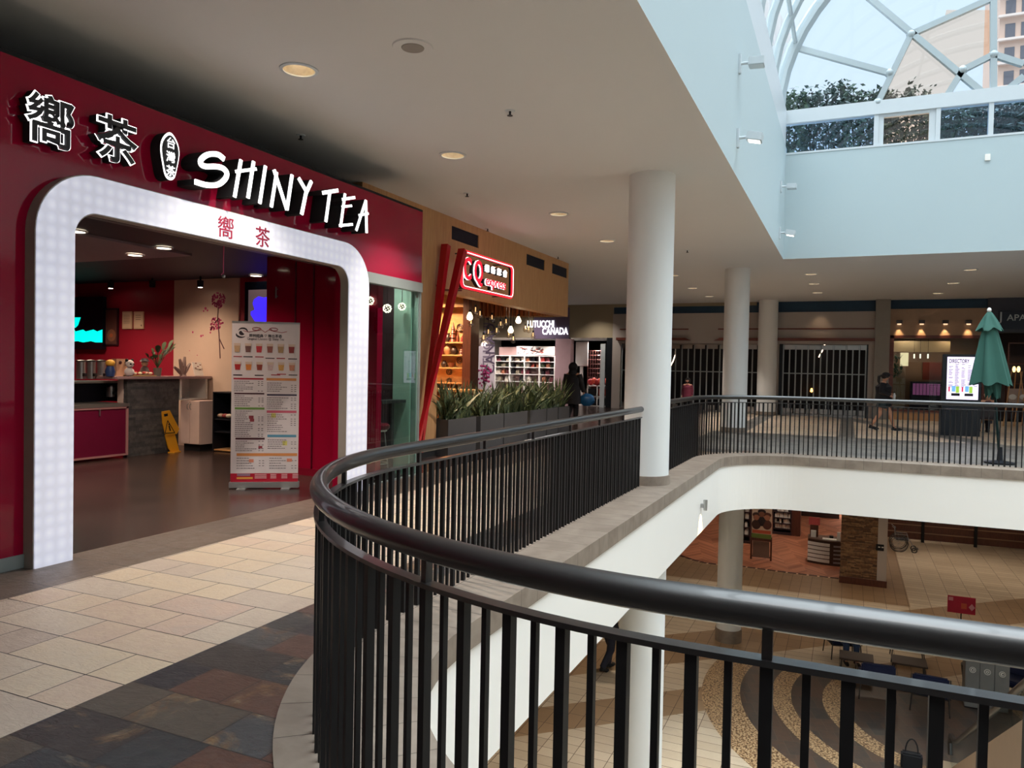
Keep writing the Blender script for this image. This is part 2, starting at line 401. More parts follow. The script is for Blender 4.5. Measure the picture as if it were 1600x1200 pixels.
def text_mb(body, size, origin, right, up, depth=.004, offset=0.0, align='LEFT', bold=0.0, spacing=1.0, xs=1.0):
    """lettering as a mesh: origin = baseline start (or centre), right / up unit vectors"""
    key = (body, offset, align, spacing, round(depth/size, 4))
    if key not in _tc:
        cu = bpy.data.curves.new('lettering', 'FONT'); cu.body = body; cu.size = 1.0; cu.align_x = align; cu.extrude = depth/size/2; cu.offset = offset
        cu.space_character = spacing; cu.resolution_u = 3; cu.fill_mode = 'BOTH'
        ob = bpy.data.objects.new('lettering', cu); COL.objects.link(ob)
        bpy.context.view_layer.update(); dg = bpy.context.evaluated_depsgraph_get()
        me = bpy.data.meshes.new_from_object(ob.evaluated_get(dg))
        _tc[key] = ([v.co.copy() for v in me.vertices], [tuple(p.vertices) for p in me.polygons])
        bpy.data.objects.remove(ob); bpy.data.curves.remove(cu); bpy.data.meshes.remove(me)
    vs, fs = _tc[key]; R = Vector(right).normalized(); U = Vector(up).normalized(); N = R.cross(U); O = Vector(origin)
    b = MB(); b.add([O+R*(v.x*size*xs)+U*(v.y*size)+N*(v.z*size) for v in vs], fs); return b
def stroke(pts, w, lo, hi, axis='x', caps=.0):
    """thick polyline in a vertical plane (pts = (h, z)), solid between lo and hi along the axis"""
    b = MB(); n = len(pts); P = [Vector(p) for p in pts]; L = []; R = []
    for i in range(n):
        if i == 0: t = P[1]-P[0]
        elif i == n-1: t = P[-1]-P[-2]
        else: t = (P[i+1]-P[i]).normalized()+(P[i]-P[i-1]).normalized()
        t.normalize(); q = Vector((-t.y, t.x))*(w/2 if not isinstance(w, list) else w[i]/2); L.append(P[i]+q); R.append(P[i]-q)
    f = (lambda a, c: (c, a.x, a.y)) if axis == 'x' else (lambda a, c: (a.x, c, a.y))
    for i in range(n-1):
        q = [L[i], L[i+1], R[i+1], R[i]]
        b.add([f(a, lo) for a in q]+[f(a, hi) for a in q], [(0, 1, 2, 3), (7, 6, 5, 4), (0, 4, 5, 1), (2, 6, 7, 3)]+([(3, 7, 4, 0)] if i == 0 else [])+([(1, 5, 6, 2)] if i == n-2 else []))
    return b
def boolean_cut(o, cutter_mb):
    c = cutter_mb.build('cutter', white_paint)
    md = o.modifiers.new('cut', 'BOOLEAN'); md.object = c; md.operation = 'DIFFERENCE'; md.solver = 'EXACT'
    bpy.context.view_layer.update(); dg = bpy.context.evaluated_depsgraph_get()
    me = bpy.data.meshes.new_from_object(o.evaluated_get(dg)); o.modifiers.clear(); old = o.data; o.data = me; me.name = old.name
    bpy.data.objects.remove(c)
def spot(loc, power, angle=100, col=(1, .82, .62), blend=.8, to=(0, 0, -1), size=.06, parent=None):
    l = bpy.data.lights.new('spot_light', 'SPOT'); l.energy = power; l.spot_size = math.radians(angle); l.spot_blend = blend; l.color = col; l.shadow_soft_size = size
    o = bpy.data.objects.new('spot_light', l); COL.objects.link(o); o.location = loc; o.rotation_euler = Vector(to).to_track_quat('-Z', 'Y').to_euler()
    return o
def point(loc, power, col=(1, .82, .62), size=.08):
    l = bpy.data.lights.new('point_light', 'POINT'); l.energy = power; l.color = col; l.shadow_soft_size = size
    o = bpy.data.objects.new('point_light', l); COL.objects.link(o); o.location = loc; return o
# ================================================================= SETTING: balcony edge
def edge_path(step=.12, xend=9.0):
    pts = []      # (pos, normal into the void); from the far right, down the left, to the near right
    x = xend
    while x > -.8: pts.append((Vector((x, 15.35, 0)), Vector((0, -1, 0)))); x -= step*3
    for i in range(25):
        a = PI/2+(PI/2)*i/24; pts.append((Vector((-.8+1.7*math.cos(a), 13.65+1.7*math.sin(a), 0)), Vector((-math.cos(a), -math.sin(a), 0))))
    y = 13.4
    while y > 4.0: pts.append((Vector((-2.5, y, 0)), Vector((1, 0, 0)))); y -= step*4
    for i in range(33):
        a = PI+(PI/2)*i/32; pts.append((Vector((-.25+2.25*math.cos(a), 3.97+2.25*math.sin(a), 0)), Vector((-math.cos(a), -math.sin(a), 0))))
    x = 0.0
    while x < xend+.2: pts.append((Vector((x, 1.72, 0)), Vector((0, 1, 0)))); x += step*3
    return pts
EP = edge_path()
def sweep(profile, path=EP):
    b = MB(); n = len(profile); vs = []
    for p, nr in path:
        for o_, z in profile: vs.append(p+nr*o_+Vector((0, 0, z)))
    fs = [(i*n+j, i*n+(j+1) % n, (i+1)*n+(j+1) % n, (i+1)*n+j) for i in range(len(path)-1) for j in range(n)]
    b.add(vs, fs); b.add(vs, [tuple(range(n)), tuple(range((len(path)-1)*n, len(path)*n))]); return b
struct(sweep([(-.17, -.2), (-.17, .012), (.47, .012), (.47, -.15), (.40, -.15), (.40, -.2)]), 'trim_1', m_curb)
struct(sweep([(.10, -.15), (.45, -.15), (.45, -.98), (.10, -.98)]), 'wall_balcony_edge', white_paint)
# thin tile joints scored across the stone kerb
# upper floor: everything outside the kerb line
b = MB(); k = len(EP); inner = [p+nr*(-.17) for p, nr in EP]; outer = []
for p, nr in EP:
    q = p-nr*30
    if abs(nr.x) > .999: q = Vector((-5.6, p.y, 0))
    elif abs(nr.y) > .999: q = Vector((p.x, 40 if nr.y < 0 else -6, 0))
    else:
        t = 1e9
        if nr.x > 0: t = min(t, (p.x+5.6)/nr.x)
        if nr.y < 0: t = min(t, (40-p.y)/-nr.y)
        if nr.y > 0: t = min(t, (p.y+6)/nr.y)
        q = p-nr*t
    outer.append(q)
tops = inner+outer
fs = [(i, i+1, k+i+1, k+i) for i in range(k-1)]
# corner fills of the outer rectangle
b.add([v for v in tops], fs)
ci = [i for i, (p, nr) in enumerate(EP) if 0 < nr.x < .999]
for i in range(k-1):
    a, c = outer[i], outer[i+1]
    if abs(a.x-c.x) > 1e-4 and abs(a.y-c.y) > 1e-4:
        corner = Vector((-5.6, 40, 0)) if a.y > 20 or c.y > 20 else Vector((-5.6, -6, 0))
        b.add([a, c, corner], [(0, 1, 2)])
bot = MB().join(b); 
o = struct(b, 'floor', m_upper)
for p in o.data.polygons:
    pass
# ================================================================= SETTING: shell
struct(MB().box(-15, -6, -.30, -5.6, 31.0, 0.0).box(-5.6, 31.5, -.3, 10.5, 33, 0), 'floor', m_shopfloor)
DL = [onz(*p, ZC) for p in [(469, 109), (708, 242), (873, 334), (948, 376)]]
DLX = [(-4.6, 5.51), (-4.6, 8.42), (-4.6, 12.22), (-4.6, 15.07), (-.97, 21.68), (-.98, 24.01), (-.99, 26.67), (2.69, 21.74), (2.65, 24.73), (2.56, 27.67), (-4.5, 21.05), (-4.6, 24.42), (-4.54, 27.24)]
ceil = struct(MB().box(-15.2, -6, ZC, 10.6, 33, ZC+.35), 'ceiling', ceiling_paint)
cut = MB().box(-1.65, -1.2, ZC-.2, 9.7, 18.9, ZC+.6)
boolean_cut(ceil, cut)
cut = MB()
for x, y in DLX: cut.lathe((x, y, ZC-.05), [(0, 0), (.148, 0), (.148, .30), (0, .30)], 28, True)
boolean_cut(ceil, cut)
struct(MB().box(-1.65, -1.2, ZC, -1.45, 18.9, 6.78), 'wall_well_left', well_paint)
struct(MB().box(-1.66, -1.2, ZC-.004, -1.4495, 18.7, ZC-.0005).box(-1.66, 18.6995, ZC-.004, 9.7, 18.91, ZC-.0005), 'trim_27', ceiling_paint)
struct(MB().box(-1.45, 18.7, ZC, 9.7, 18.9, WT), 'wall_well_far', well_paint)
struct(MB().box(9.5, -1.2, ZC, 9.7, 18.7, 7.3), 'wall_well_right', white_paint)
struct(MB().box(-1.45, -1.2, ZC, 9.5, -1.0, 7.3), 'wall_well_near', white_paint)
struct(MB().box(-15.4, -6, LOW-.3, -15.2, 42, 5), 'wall_left', beige_paint)
struct(MB().box(-15.4, -6.2, LOW-.3, 10.8, -6, 5), 'wall_back', white_paint)
struct(MB().box(10.6, -6, LOW-.3, 10.8, 42, 5), 'wall_right', white_paint)
struct(MB().box(-15.4, 33, -.3, 10.8, 33.2, 4.6), 'wall_far', beige_paint)
struct(MB().box(-15.2, 41.8, LOW, 10.6, 42, -.9), 'wall_lower_far', dark_wood)
struct(MB().box(-15.2, -6, LOW-.3, 10.6, 42, LOW), 'floor_lower', m_lower)
b = MB(); inner = [p+nr*.12+Vector((0, 0, -.97)) for p, nr in EP]; out2 = [Vector((min(max(v.x, -15.2) if v.x > -5 else -15.2, 10.6), v.y, -.97)) for v in outer]
for i in range(k-1):
    b.add([inner[i], inner[i+1], out2[i+1], out2[i], inner[i]+Vector((0, 0, .15)), inner[i+1]+Vector((0, 0, .15)), out2[i+1]+Vector((0, 0, .15)), out2[i]+Vector((0, 0, .15))], [(0, 1, 2, 3), (4, 7, 6, 5), (0, 4, 5, 1)])
    a, c = out2[i], out2[i+1]
    if abs(a.x-c.x) > 1e-4 and abs(a.y-c.y) > 1e-4:
        b.add([a, c, Vector((-15.2, 41.8 if max(a.y, c.y) > 20 else -6, -.97))], [(0, 1, 2)])
b.box(9.2, -6, -.97, 10.6, 41.8, -.8)
struct(b, 'ceiling_lower', ceiling_paint)
struct(MB().box(9.2, -6, -.3, 10.6, 33, 0), 'floor_right', m_shopfloor)
lattice_backlit = M('lattice_backlit', (172, 184, 188), .45, .1, var=.02)  # near-white steel darkened; its backlit shade is put into the colour
# ---- skylight: low strip windows, beam, lattice gable, vault ribs
Yg = WY
def gp(px, py, y=Yg): v = ony(px, py, y); return v
zs0, zb0, zb1 = WT, 7.32, 7.62
struct(MB().box(-1.62, 18.68, zb0, 9.6, 18.9, zb1), 'trim_2', white_metal)
mull = [gp(1369, 200).x, gp(1466, 190).x, gp(1549, 180).x, 4.6, 6.2, 7.8]
b = MB()
for x in mull: b.box(x-.045, 18.70, WT, x+.045, 18.85, zb0)
b.box(mull[0]+.046, 18.73, WT+.046, mull[0]+.15, 18.83, zb0-.001).box(mull[1]-.17, 18.73, WT+.046, mull[1]-.046, 18.83, zb0-.001).box(mull[0]+.151, 18.732, zb0-.07, mull[1]-.171, 18.828, zb0-.001)
b.box(-1.62, 18.69, WT+.001, 9.6, 18.86, WT+.045)
w1 = struct(b, 'window_1', white_metal)
xs = [-1.6]+mull+[9.6]
for i in range(len(xs)-1):
    q = MB().box(xs[i]+.03, 18.78, WT, xs[i+1]-.03, 18.786, zb0).build('window_pane', sky_glass if i != 1 else peach_glass, w1)
def P2(px, py): v = gp(px, py); return Vector((v.x, v.z))
lat = [((1236, 71), (1390, 113)), ((1372, 159), (1424, 52)), ((1400, 30), (1535, 143)), ((1424, 52), (1476, 29)), ((1505, 108), (1480, 148)), ((1505, 108), (1553, 84)), ((1553, 28), (1553, 143)), ((1553, 84), (1600, 99)), ((1573, 140), (1600, 118))]
arch = [gp(*p) for p in [(1212, 175), (1215, 140), (1222, 108), (1236, 71), (1250, 47), (1265, 28)]]
b = MB()
for a, c in lat: b.tube([gp(*a)+Vector((0, .06, 0)), gp(*c)+Vector((0, .06, 0))], .085, 4, sq=True)
# continue the lattice above the frame
tops_ = [gp(*p) for p in [(1265, 28), (1400, 30), (1476, 29), (1553, 28)]]
R_, zc = 5.6, 7.45
def rib(t): return Vector((3.95-R_*math.cos(t), 0, zc+.15+R_*math.sin(t)*.80))
rib_pts = [rib(PI*i/30) for i in range(31)]
for (p0, p1), k_ in ((((1535, 143), (1400, 30)), .9), (((1424, 52), (1476, 29)), 1.6), (((1553, 140), (1553, 28)), 1.2)): v0, v1 = gp(*p0), gp(*p1); b.tube([v1+Vector((0, .06, 0)), v1+(v1-v0)*k_+Vector((0, .06, 0))], .085, 4, sq=True)
for p0 in ((1390, 113), (1372, 159), (1424, 52), (1505, 108), (1553, 84), (1236, 71)): b.ball(gp(*p0)+Vector((0, .06, 0)), .10, n=10, m=7)
b.tube([gp(1600, 99)+Vector((0, .06, 0)), Vector((9.2, Yg+.06, 9.5))], .05, 4, sq=True)
b.tube([Vector((4.6, Yg+.06, 7.6)), Vector((7.5, Yg+.06, 10.5))], .05, 4, sq=True)
struct(b, 'trim_3', lattice_backlit)
b = MB()
for j in range(13):
    y = Yg-1.5*j
    b.tube([v+Vector((0, y, 0)) for v in rib_pts], .10 if j else .15, 6)
for t in (0, .35, .75, 1.2, PI/2, PI-1.2, PI-.75, PI-.35, PI):
    b.tube([rib(t)+Vector((0, -1.1, 0)), rib(t)+Vector((0, Yg, 0))], .05, 6)
struct(b, 'trim_4', lattice_backlit)
b = MB(); vs = []
for v in rib_pts: vs += [v+Vector((0, -1.1, 0)), v+Vector((0, Yg, 0))]
b.add(vs, [(2*i, 2*i+1, 2*i+3, 2*i+2) for i in range(30)], True)
struct(b, 'window_2', roof_glass)
# gable glass: bluish field with the two peach panes as panes of their own
b = MB(); base = [Vector((v.x, Yg+.19, v.z)) for v in rib_pts]
b.add(base+[Vector((3.95, Yg+.19, zb1))], [(i, i+1, 31) for i in range(30)])
struct(b, 'window_3', sky_glass)
b = MB()
struct(b.prism([gp(1372, 159)+Vector((0, .17, 0)), gp(1424, 52)+Vector((0, .17, 0)), gp(1505, 108)+Vector((0, .17, 0)), gp(1480, 150)+Vector((0, .17, 0))], (0, .01, 0)).prism([gp(1424, 52)+Vector((0, .17, 0)), gp(1476, 29)+Vector((0, .17, 0)), gp(1480, 10)+Vector((0, .17, 0)), gp(1553, 10)+Vector((0, .17, 0)), gp(1553, 84)+Vector((0, .17, 0)), gp(1505, 108)+Vector((0, .17, 0))], (0, .01, 0)), 'window_4', peach_glass)
struct(MB().box(-6, 18.9, 6.35, 14, 34, 6.5), 'floor_terrace', beige_paint)
struct(MB().box(-1.64, -1.2, 6.78, -1.46, 18.7, 7.62), 'trim_5', white_metal)
# ---- upper-left run: soffit/bulkhead above the tea shop front, back wall of that zone
struct(MB().box(-6.95, -6, 3.76, -6.76, 9.15, ZC), 'wall_bulkhead', black_matte)
# ================================================================= COLUMNS
def column(x, y, r, label, z0=LOW, ring=True):
    t = thing('column', label, 'column', (x, y, z0))
    MB().lathe((x, y, z0), [(0, 0), (r, 0), (r, ZC-z0), (0, ZC-z0)], 48, True).build('shaft', column_paint, t)
    MB().lathe((x, y, 0.012), [(r-.01, 0), (r+.022, 0), (r+.022, .125), (r-.01, .125)], 48, True).build('base_ring', m_curb, t)
    if z0 < -1: MB().lathe((x, y, z0), [(r-.01, 0), (r+.025, 0), (r+.025, .32), (r-.01, .32)], 48, True).build('base_ring', m_curb, t)
    return t
column(-2.505, 10.25, .31, 'tall round white column standing at the balcony edge nearest the camera')
column(-2.66, 20.2, .31, 'round white column on the far side behind the far railing')
column(-2.72, 29.2, .34, 'round beige column between the two closed folding gates', z0=0.0)
# ================================================================= RAILINGS
def resample(pts, step, start=0.0):
    out = []; d = start; acc = 0.0
    for i in range(len(pts)-1):
        a, c = pts[i], pts[i+1]; L = (c-a).length
        while d <= acc+L: out.append((a+(c-a)*((d-acc)/L), (c-a).normalized())); d += step
        acc += L
    return out
def railing(pts, label, zr, zm, step, posts, start=0.0, first_thick=True, thick=.0135, thin=.0085):
    t = thing('balcony_railing', label, 'railing', (pts[0].x, pts[0].y, 0.012))
    up = lambda z: [p+Vector((0, 0, z)) for p in pts]
    MB().tube(up(zr), .0385, 20).build('handrail', black_metal, t)
    b = MB(); q = up(zm); vs = []
    for i, p in enumerate(q):
        tt = (q[min(i+1, len(q)-1)]-q[max(i-1, 0)]).normalized(); nn = Vector((-tt.y, tt.x, 0))
        for a, c in ((-.021, -.007), (.021, -.007), (.021, .007), (-.021, .007)): vs.append(p+nn*a+Vector((0, 0, c)))
    m_ = len(q); b.add(vs, [(i*4+j, i*4+(j+1) % 4, i*4+4+(j+1) % 4, i*4+4+j) for i in range(m_-1) for j in range(4)]); b.add(vs, [(0, 1, 2, 3), tuple(range(4*m_-4, 4*m_))])
    b.build('mid_rail', black_metal, t)
    S = resample(pts, step, start); thickn = first_thick
    items = []
    for j, (p, d) in enumerate(S):
        items.append((j, p, d, thickn)); thickn = not thickn
    items_thick = [i for i in items if i[3]]; items_thin = [i for i in items if not i[3]]
    for lst, r_, nm in ((items_thick, thick, 'baluster'), (items_thin, thin, 'spindle')):
        for n_, (j, p, d, _) in enumerate(lst):
            MB().obox(p+Vector((0, 0, (zm-.007+.012)/2)), r_*2, r_*2, zm-.007-.012, math.atan2(d.y, d.x)).build(nm, bar_metal, t)
            if nm == 'baluster' and n_ % posts == (0 if first_thick else 1):
                MB().obox(p+Vector((0, 0, (zm+zr-.03)/2)), .022, .022, zr-zm-.03, math.atan2(d.y, d.x)).build('post', black_metal, t)
    return t
def seg(i0, i1): return [EP[i][0].copy() for i in range(i0, i1)]
allp = [p for p, n_ in EP]
near = [p for p in allp if p.y < 9.9 and p.x < 1.9 or (p.y < 3 and p.x < 1.9)]
near = [Vector((-2.5, 9.90, 0))]+[p for p in near if p.y < 9.85 and not (p.y > 12)]
farp = [p for p in allp if p.y > 10.6 and p.x < 5.0]+[Vector((-2.5, 10.60, 0))]
nearR = list(reversed(near))
# near end starts on the camera's side; phase chosen so a thick bar stands at x = -.305
x_first = nearR[0].x; st = (x_first-(-.305)) % .0806
railing(nearR, 'black metal railing curving through the foreground and along the left walkway to the big column', 1.032, .925, .0806, 6, st, (int((x_first+.305)/.0806) % 2 == 0))
railing(farp, 'black metal railing along the far side of the opening beyond the big column', 1.075, .975, .083, 5, .02)
# ================================================================= CEILING FITTINGS
gold = M('reflector_gold', (242, 226, 206), .3, .8, var=.25, vs=30)
def downlight(x, y, label, z=ZC, on=True):
    t = thing('recessed_downlight', label, 'ceiling light', (x, y, z-.012), 'recessed downlights in the gallery ceiling')
    MB().lathe((x, y, z-.012), [(.142, .012), (.142, 0), (.172, .004), (.172, .012)], 32).build('trim_ring', white_metal, t)
    MB().lathe((x, y, z-.002), [(.146, 0), (.130, .10), (.07, .20), (.0, .21)], 32).build('reflector', gold, t)
    MB().ball((x, y, z+.15), .038, n=12, m=8).build('bulb', lamp_bulb, t)
    return t
dlab = ['round gold downlight nearest the tea shop sign', 'round gold downlight second from the camera over the left walkway', 'round downlight third from the camera over the left walkway, above the red framed sign',
        'round downlight fourth along the left walkway just left of the big column', 'nearest of the three small downlights right of the second column', 'middle of the three small downlights right of the second column', 'farthest of the three small downlights right of the second column',
        'nearest of the three small downlights above the green umbrella side', 'middle of the three small downlights above the green umbrella side', 'farthest of the three small downlights above the green umbrella side',
        'nearest small downlight between the two round columns', 'middle small downlight between the two round columns', 'farthest small downlight between the two round columns']
for (x, y), lb in zip(DLX, dlab):
    d_ = downlight(x, y, lb); del d_['group']
    spot((x, y, ZC-.02), (410 if y < 17 else 360) if x < -4 else 80, 92, (1, .92, .84))
v = onz(645, 73, ZC); t = thing('ceiling_speaker', 'round flush ceiling speaker with a grey grille', 'speaker', (v.x, v.y, ZC-.012))
MB().lathe((v.x, v.y, ZC-.012), [(.0, .004), (.165, 0), (.17, .012)], 36).build('rim', ceiling_paint, t)
MB().lathe((v.x, v.y, ZC-.016), [(.0, 0), (.092, 0), (.095, .006)], 30).build('grille', M('speaker_grey', (150, 144, 138), .8), t)
slab_ = ['sprinkler head in the ceiling beside the tea shop sign', 'sprinkler head in the open ceiling left of the big column', 'sprinkler head in the ceiling above the wood facade edge', 'sprinkler head in the ceiling over the first dark vent of the wood facade', 'sprinkler head in the ceiling over the last vents of the wood facade', 'small sprinkler head in the ceiling right of the big column']
for p, lb in zip([(470, 211), (797, 173), (730, 302), (762, 357), (872, 401), (1074, 391)], slab_):
    v = onz(*p, ZC); t = thing('sprinkler_head', lb, 'sprinkler', (v.x, v.y, ZC-.06))
    MB().lathe((v.x, v.y, ZC-.008), [(0, 0), (.05, 0), (.055, .008)], 16).build('escutcheon', white_metal, t)
    MB().lathe((v.x, v.y, ZC-.055), [(0, 0), (.03, .002), (.03, .006), (.01, .008), (.013, .05)], 12).build('deflector', dark_metal, t)
# wall floodlights on the well
def flood(y, z, lamp, label, lit):
    x = WX; t = thing('floodlight', label, 'floodlight', (x, y, z-.09), None)
    MB().box(x, y-.035, z-.13, x+.03, y+.035, z+.13).build('wall_plate', white_metal, t, bevel=.004)
    MB().tube([(x+.03, y, z), (x+.12, y, z)], .02, 10).build('arm', white_metal, t)
    MB().obox((x+.23, y, z-.01), .20, .18, .11, 0, 0, .22 if lit else .05).build('lamp_head', white_metal, t, bevel=.008)
    if lit: MB().obox((x+.235-.012, y, z-.072), .15, .13, .006, 0, 0, .22).build('lens', E('flood_lens', (255, 250, 240), 1.6), t)
flood(10.6, 5.69, 1, 'white floodlight highest on the skylight wall nearest the camera', False)
flood(10.6, 4.70, 1, 'white floodlight with glowing lens low on the near skylight wall', True)
flood(17.5, 5.60, 1, 'small white floodlight high in the far corner of the skylight wall', False)
flood(17.5, 4.60, 1, 'small white floodlight glowing low in the far corner of the skylight wall', True)
v = ony(1543, 246, WY); tag(MB().box(v.x-.05, WY-.03, v.z-.07, v.x+.05, WY, v.z+.07).build('wall_box', white_paint, bevel=.006), 'small white box fixed on the blank white wall under the skylight windows', 'wall box')
v = onx(1097, 790, -2.03)
a_ = MB(); vx, vy, vz = -2.05, v.y, v.z
t = thing('wall_sconce', 'slim metal uplighter shining warm light on the white balcony edge', 'wall light', (vx, vy, vz-.07))
MB().box(vx, vy-.03, vz-.03, vx+.05, vy+.03, vz+.03).build('bracket', steel, t)
MB().lathe((vx+.07, vy, vz-.07), [(0, 0), (.028, 0), (.034, .16), (.03, .16), (.026, .01)], 18).build('shade', alum, t)
spot((vx+.075, vy, vz-.085), 80, 80, (1, .76, .30), .9, (-.22, 0, -1), .02)
# ================================================================= ADDED FILL SPOTS for the lower floor, unseen and without fixtures
for x, y in [(-4.5, 6), (-4.5, 12), (-5, 18), (-3, 24), (1, 24), (5, 24), (-5, 30), (-1, 32), (4, 32), (-4, 36), (2, 37), (7, 30)]:
    spot((x, y, -1.0), 190, 145, (1, .84, .66), 1.0, size=.12)
# ================================================================= TEA SHOP FRONT
struct(MB().box(XR-.12, -6, .10, XR, 3.90, 3.72).box(XR-.12, 3.90, 2.72, XR, 9.31, 3.72).box(XR-.12, 7.50, .0, XR, 7.90, 2.72), 'wall_tea_shop', red_gloss)
struct(MB().box(XR-.12, -6, 0, XR+.01, 3.90, .10), 'baseboard_left', mint_trim)
struct(MB().box(-6.6, -6, 3.72, XR, 9.31, 3.75), 'trim_6', black_matte)
def led_face():
    n = NT('led_light_panel'); p, x, y, z = n.pos()
    k = .098
    fy = n.math('SUBTRACT', n.math('FRACT', n.math('DIVIDE', y, k)), .5); fz = n.math('SUBTRACT', n.math('FRACT', n.math('DIVIDE', z, k)), .5)
    d = n.math('SQRT', n.math('ADD', n.math('MULTIPLY', fy, fy), n.math('MULTIPLY', fz, fz)))
    g = n.math('SMOOTH_MAX', n.math('SUBTRACT', 1.0, n.math('MULTIPLY', d, 2.0)), 0.0, .2)
    big = n.noise(p, 3.0)
    s_ = n.math('ADD', n.math('ADD', .28, n.math('MULTIPLY', g, .15)), n.math('MULTIPLY', big, .12))
    n.set(color=(.6, .6, .62), rough=.35, ecol=lin((224, 228, 250)), estr=s_); return n.m
led = led_face()
def arch_line(y0, y1, zt, r, n=12):
    P = [(y0, 0.0), (y0, zt-r)]
    P += [(y0+r-r*math.cos(PI/2*i/n), zt-r+r*math.sin(PI/2*i/n)) for i in range(1, n+1)]
    P += [(y1-r+r*math.sin(PI/2*i/n), zt-r+r*math.cos(PI/2*i/n)) for i in range(0, n+1)]
    P.append((y1, 0.0)); return P
def arch_ring(x0, x1, ins=0.0):
    o_ = arch_line(3.655+ins, 7.865-ins, 2.99-ins, .50-ins); i_ = arch_line(3.97-ins, 7.44+ins, 2.69+ins, .20+ins*0)
    b = MB(); n = len(o_); vs = []
    for x in (x0, x1):
        vs += [(x, *p) for p in o_]+[(x, *p) for p in i_]
    fs = []
    for i in range(n-1):
        fs += [(i, i+1, n+i+1, n+i), (2*n+i, 3*n+i, 3*n+i+1, 2*n+i+1), (i, 2*n+i, 2*n+i+1, i+1), (n+i, n+i+1, 3*n+i+1, 3*n+i)]
    fs += [(0, n, 3*n, 2*n), (n-1, 3*n-1, 4*n-1, 2*n-1)]
    return b.add(vs, fs)
t = thing('lit_entrance_arch', 'glowing white rounded light box arch framing the tea shop entrance', 'light box arch', (XF, 5.76, 0))
arch_ring(XR+.0, XF-.012).build('return_frame', M('arch_return', (150, 142, 132), .5), t)
arch_ring(XF-.012, XF, .008).build('light_panel', led, t)
MB().add([(XF+.001, 4.72, 2.69), (XF+.001, 4.725, 2.69), (XF+.001, 4.725, 2.985), (XF+.001, 4.72, 2.985)], [(0, 1, 2, 3)])
mk_red = M('sign_red', (140, 20, 50), .5)
for ch, yc, zc_ in (('嚮', 5.49, 2.745), ('茶', 5.985, 2.735)):
    text_mb(ch, .215, (XF+.002, yc, zc_), (0, 1, 0), (0, 0, 1), .006, .004, 'CENTER').build('red_character', mk_red, t)
# ---- illuminated lettering, hand-drawn strokes (pixel -> wall plane)
def yz(cx, cy, x=-5.33): v = onx(300+cx/4.0, 200+cy/4.0, x); return (v.y, v.z)
LET = {'S': [([(205, 195), (165, 165), (105, 165), (62, 195), (60, 225), (90, 240), (150, 240), (198, 252), (222, 285), (205, 325), (160, 355), (90, 355), (22, 335)], .085)],
 'H': [([(310, 198), (270, 432)], .06), ([(389, 208), (354, 438)], .06), ([(278, 272), (404, 256)], .055)],
 'I': [([(463, 236), (427, 472)], .06)],
 'N': [([(533, 275), (499, 494)], .06), ([(516, 260), (597, 512)], .06), ([(629, 292), (597, 512)], .06)],
 'Y': [([(670, 312), (718, 395)], .065), ([(750, 332), (715, 410), (689, 540)], .07)],
 'T': [([(820, 405), (915, 390)], .075), ([(865, 400), (840, 586)], .06)],
 'E': [([(960, 410), (932, 618)], .055), ([(944, 446), (1020, 434)], .06), ([(942, 492), (1000, 486)], .05), ([(926, 610), (1005, 602)], .055)],
 'A': [([(1090, 452), (1030, 640)], .055), ([(1090, 452), (1095, 656)], .055), ([(1048, 545), (1104, 535)], .05)]}
t = thing('illuminated_sign', 'large white glowing hand-lettered SHINY TEA letters on the red fascia', 'sign', (XR, 6.4, 3.1))
for ch in 'SHINYTEA':
    a_ = MB(); c_ = MB()
    for q, (pts, w) in enumerate(LET[ch]):
        P = [yz(*p) for p in pts]
        if ch == 'S':
            P2_ = []
            for i in range(len(P)-1):
                p0, p1, p2, p3 = P[max(i-1, 0)], P[i], P[i+1], P[min(i+2, len(P)-1)]
                for s_ in range(4):
                    u = s_/4.0; P2_.append(tuple(.5*((2*p1[k_])+(-p0[k_]+p2[k_])*u+(2*p0[k_]-5*p1[k_]+4*p2[k_]-p3[k_])*u*u+(-p0[k_]+3*p1[k_]-3*p2[k_]+p3[k_])*u**3) for k_ in (0, 1)))
            P = P2_+[P[-1]]
        a_.join(stroke(P, w*.55+.006, XR, -5.345-.001*q)); c_.join(stroke(P, w*.55, -5.345-.001*q, -5.33+.0008*q))
    l_ = c_.build('letter', glow_white, t); r_ = a_.build('letter_return', black_matte, l_)
    r_.parent = l_
def big_char(ch, y, z, size, label):
    y, z, size = y*.951, 1.55+(z-1.55)*.951, size*.951; t = thing('illuminated_character', label, 'sign', (XR, y, z))
    text_mb(ch, size, (-5.49, y, z), (0, 1, 0), (0, 0, 1), .08, .034, 'CENTER').build('character_return', black_matte, t)
    text_mb(ch, size, (-5.445, y, z), (0, 1, 0), (0, 0, 1), .01, .034, 'CENTER').build('glowing_outline', glow_white, t)
    text_mb(ch, size, (-5.436, y, z), (0, 1, 0), (0, 0, 1), .008, .012, 'CENTER').build('dark_face', M('sign_dark', (34, 34, 40), .4), t)
big_char('嚮', 3.965, 3.245, .40, 'first large white outlined Chinese character at the far left of the red fascia')
big_char('茶', 4.55, 3.265, .40, 'second large white outlined Chinese character left of the oval badge')
t = thing('oval_badge_sign', 'tall oval badge with three white Chinese characters left of the big letters', 'sign', (XR, 4.83, 3.1))
ov = lambda r, x: [(x, 4.835+r*.095*math.cos(a)*(1+.12*math.sin(3*a)), 3.325+r*.205*math.sin(a)) for a in [2*PI*i/40 for i in range(40)]]
MB().prism(ov(1.0, XR), (.12, 0, 0)).build('badge_body', black_matte, t)
MB().prism(ov(1.0, -5.43), (.006, 0, 0)).build('glowing_rim', glow_white, t)
MB().prism(ov(.88, -5.424), (.004, 0, 0)).build('badge_face', M('sign_dark', (34, 34, 40), .4), t)
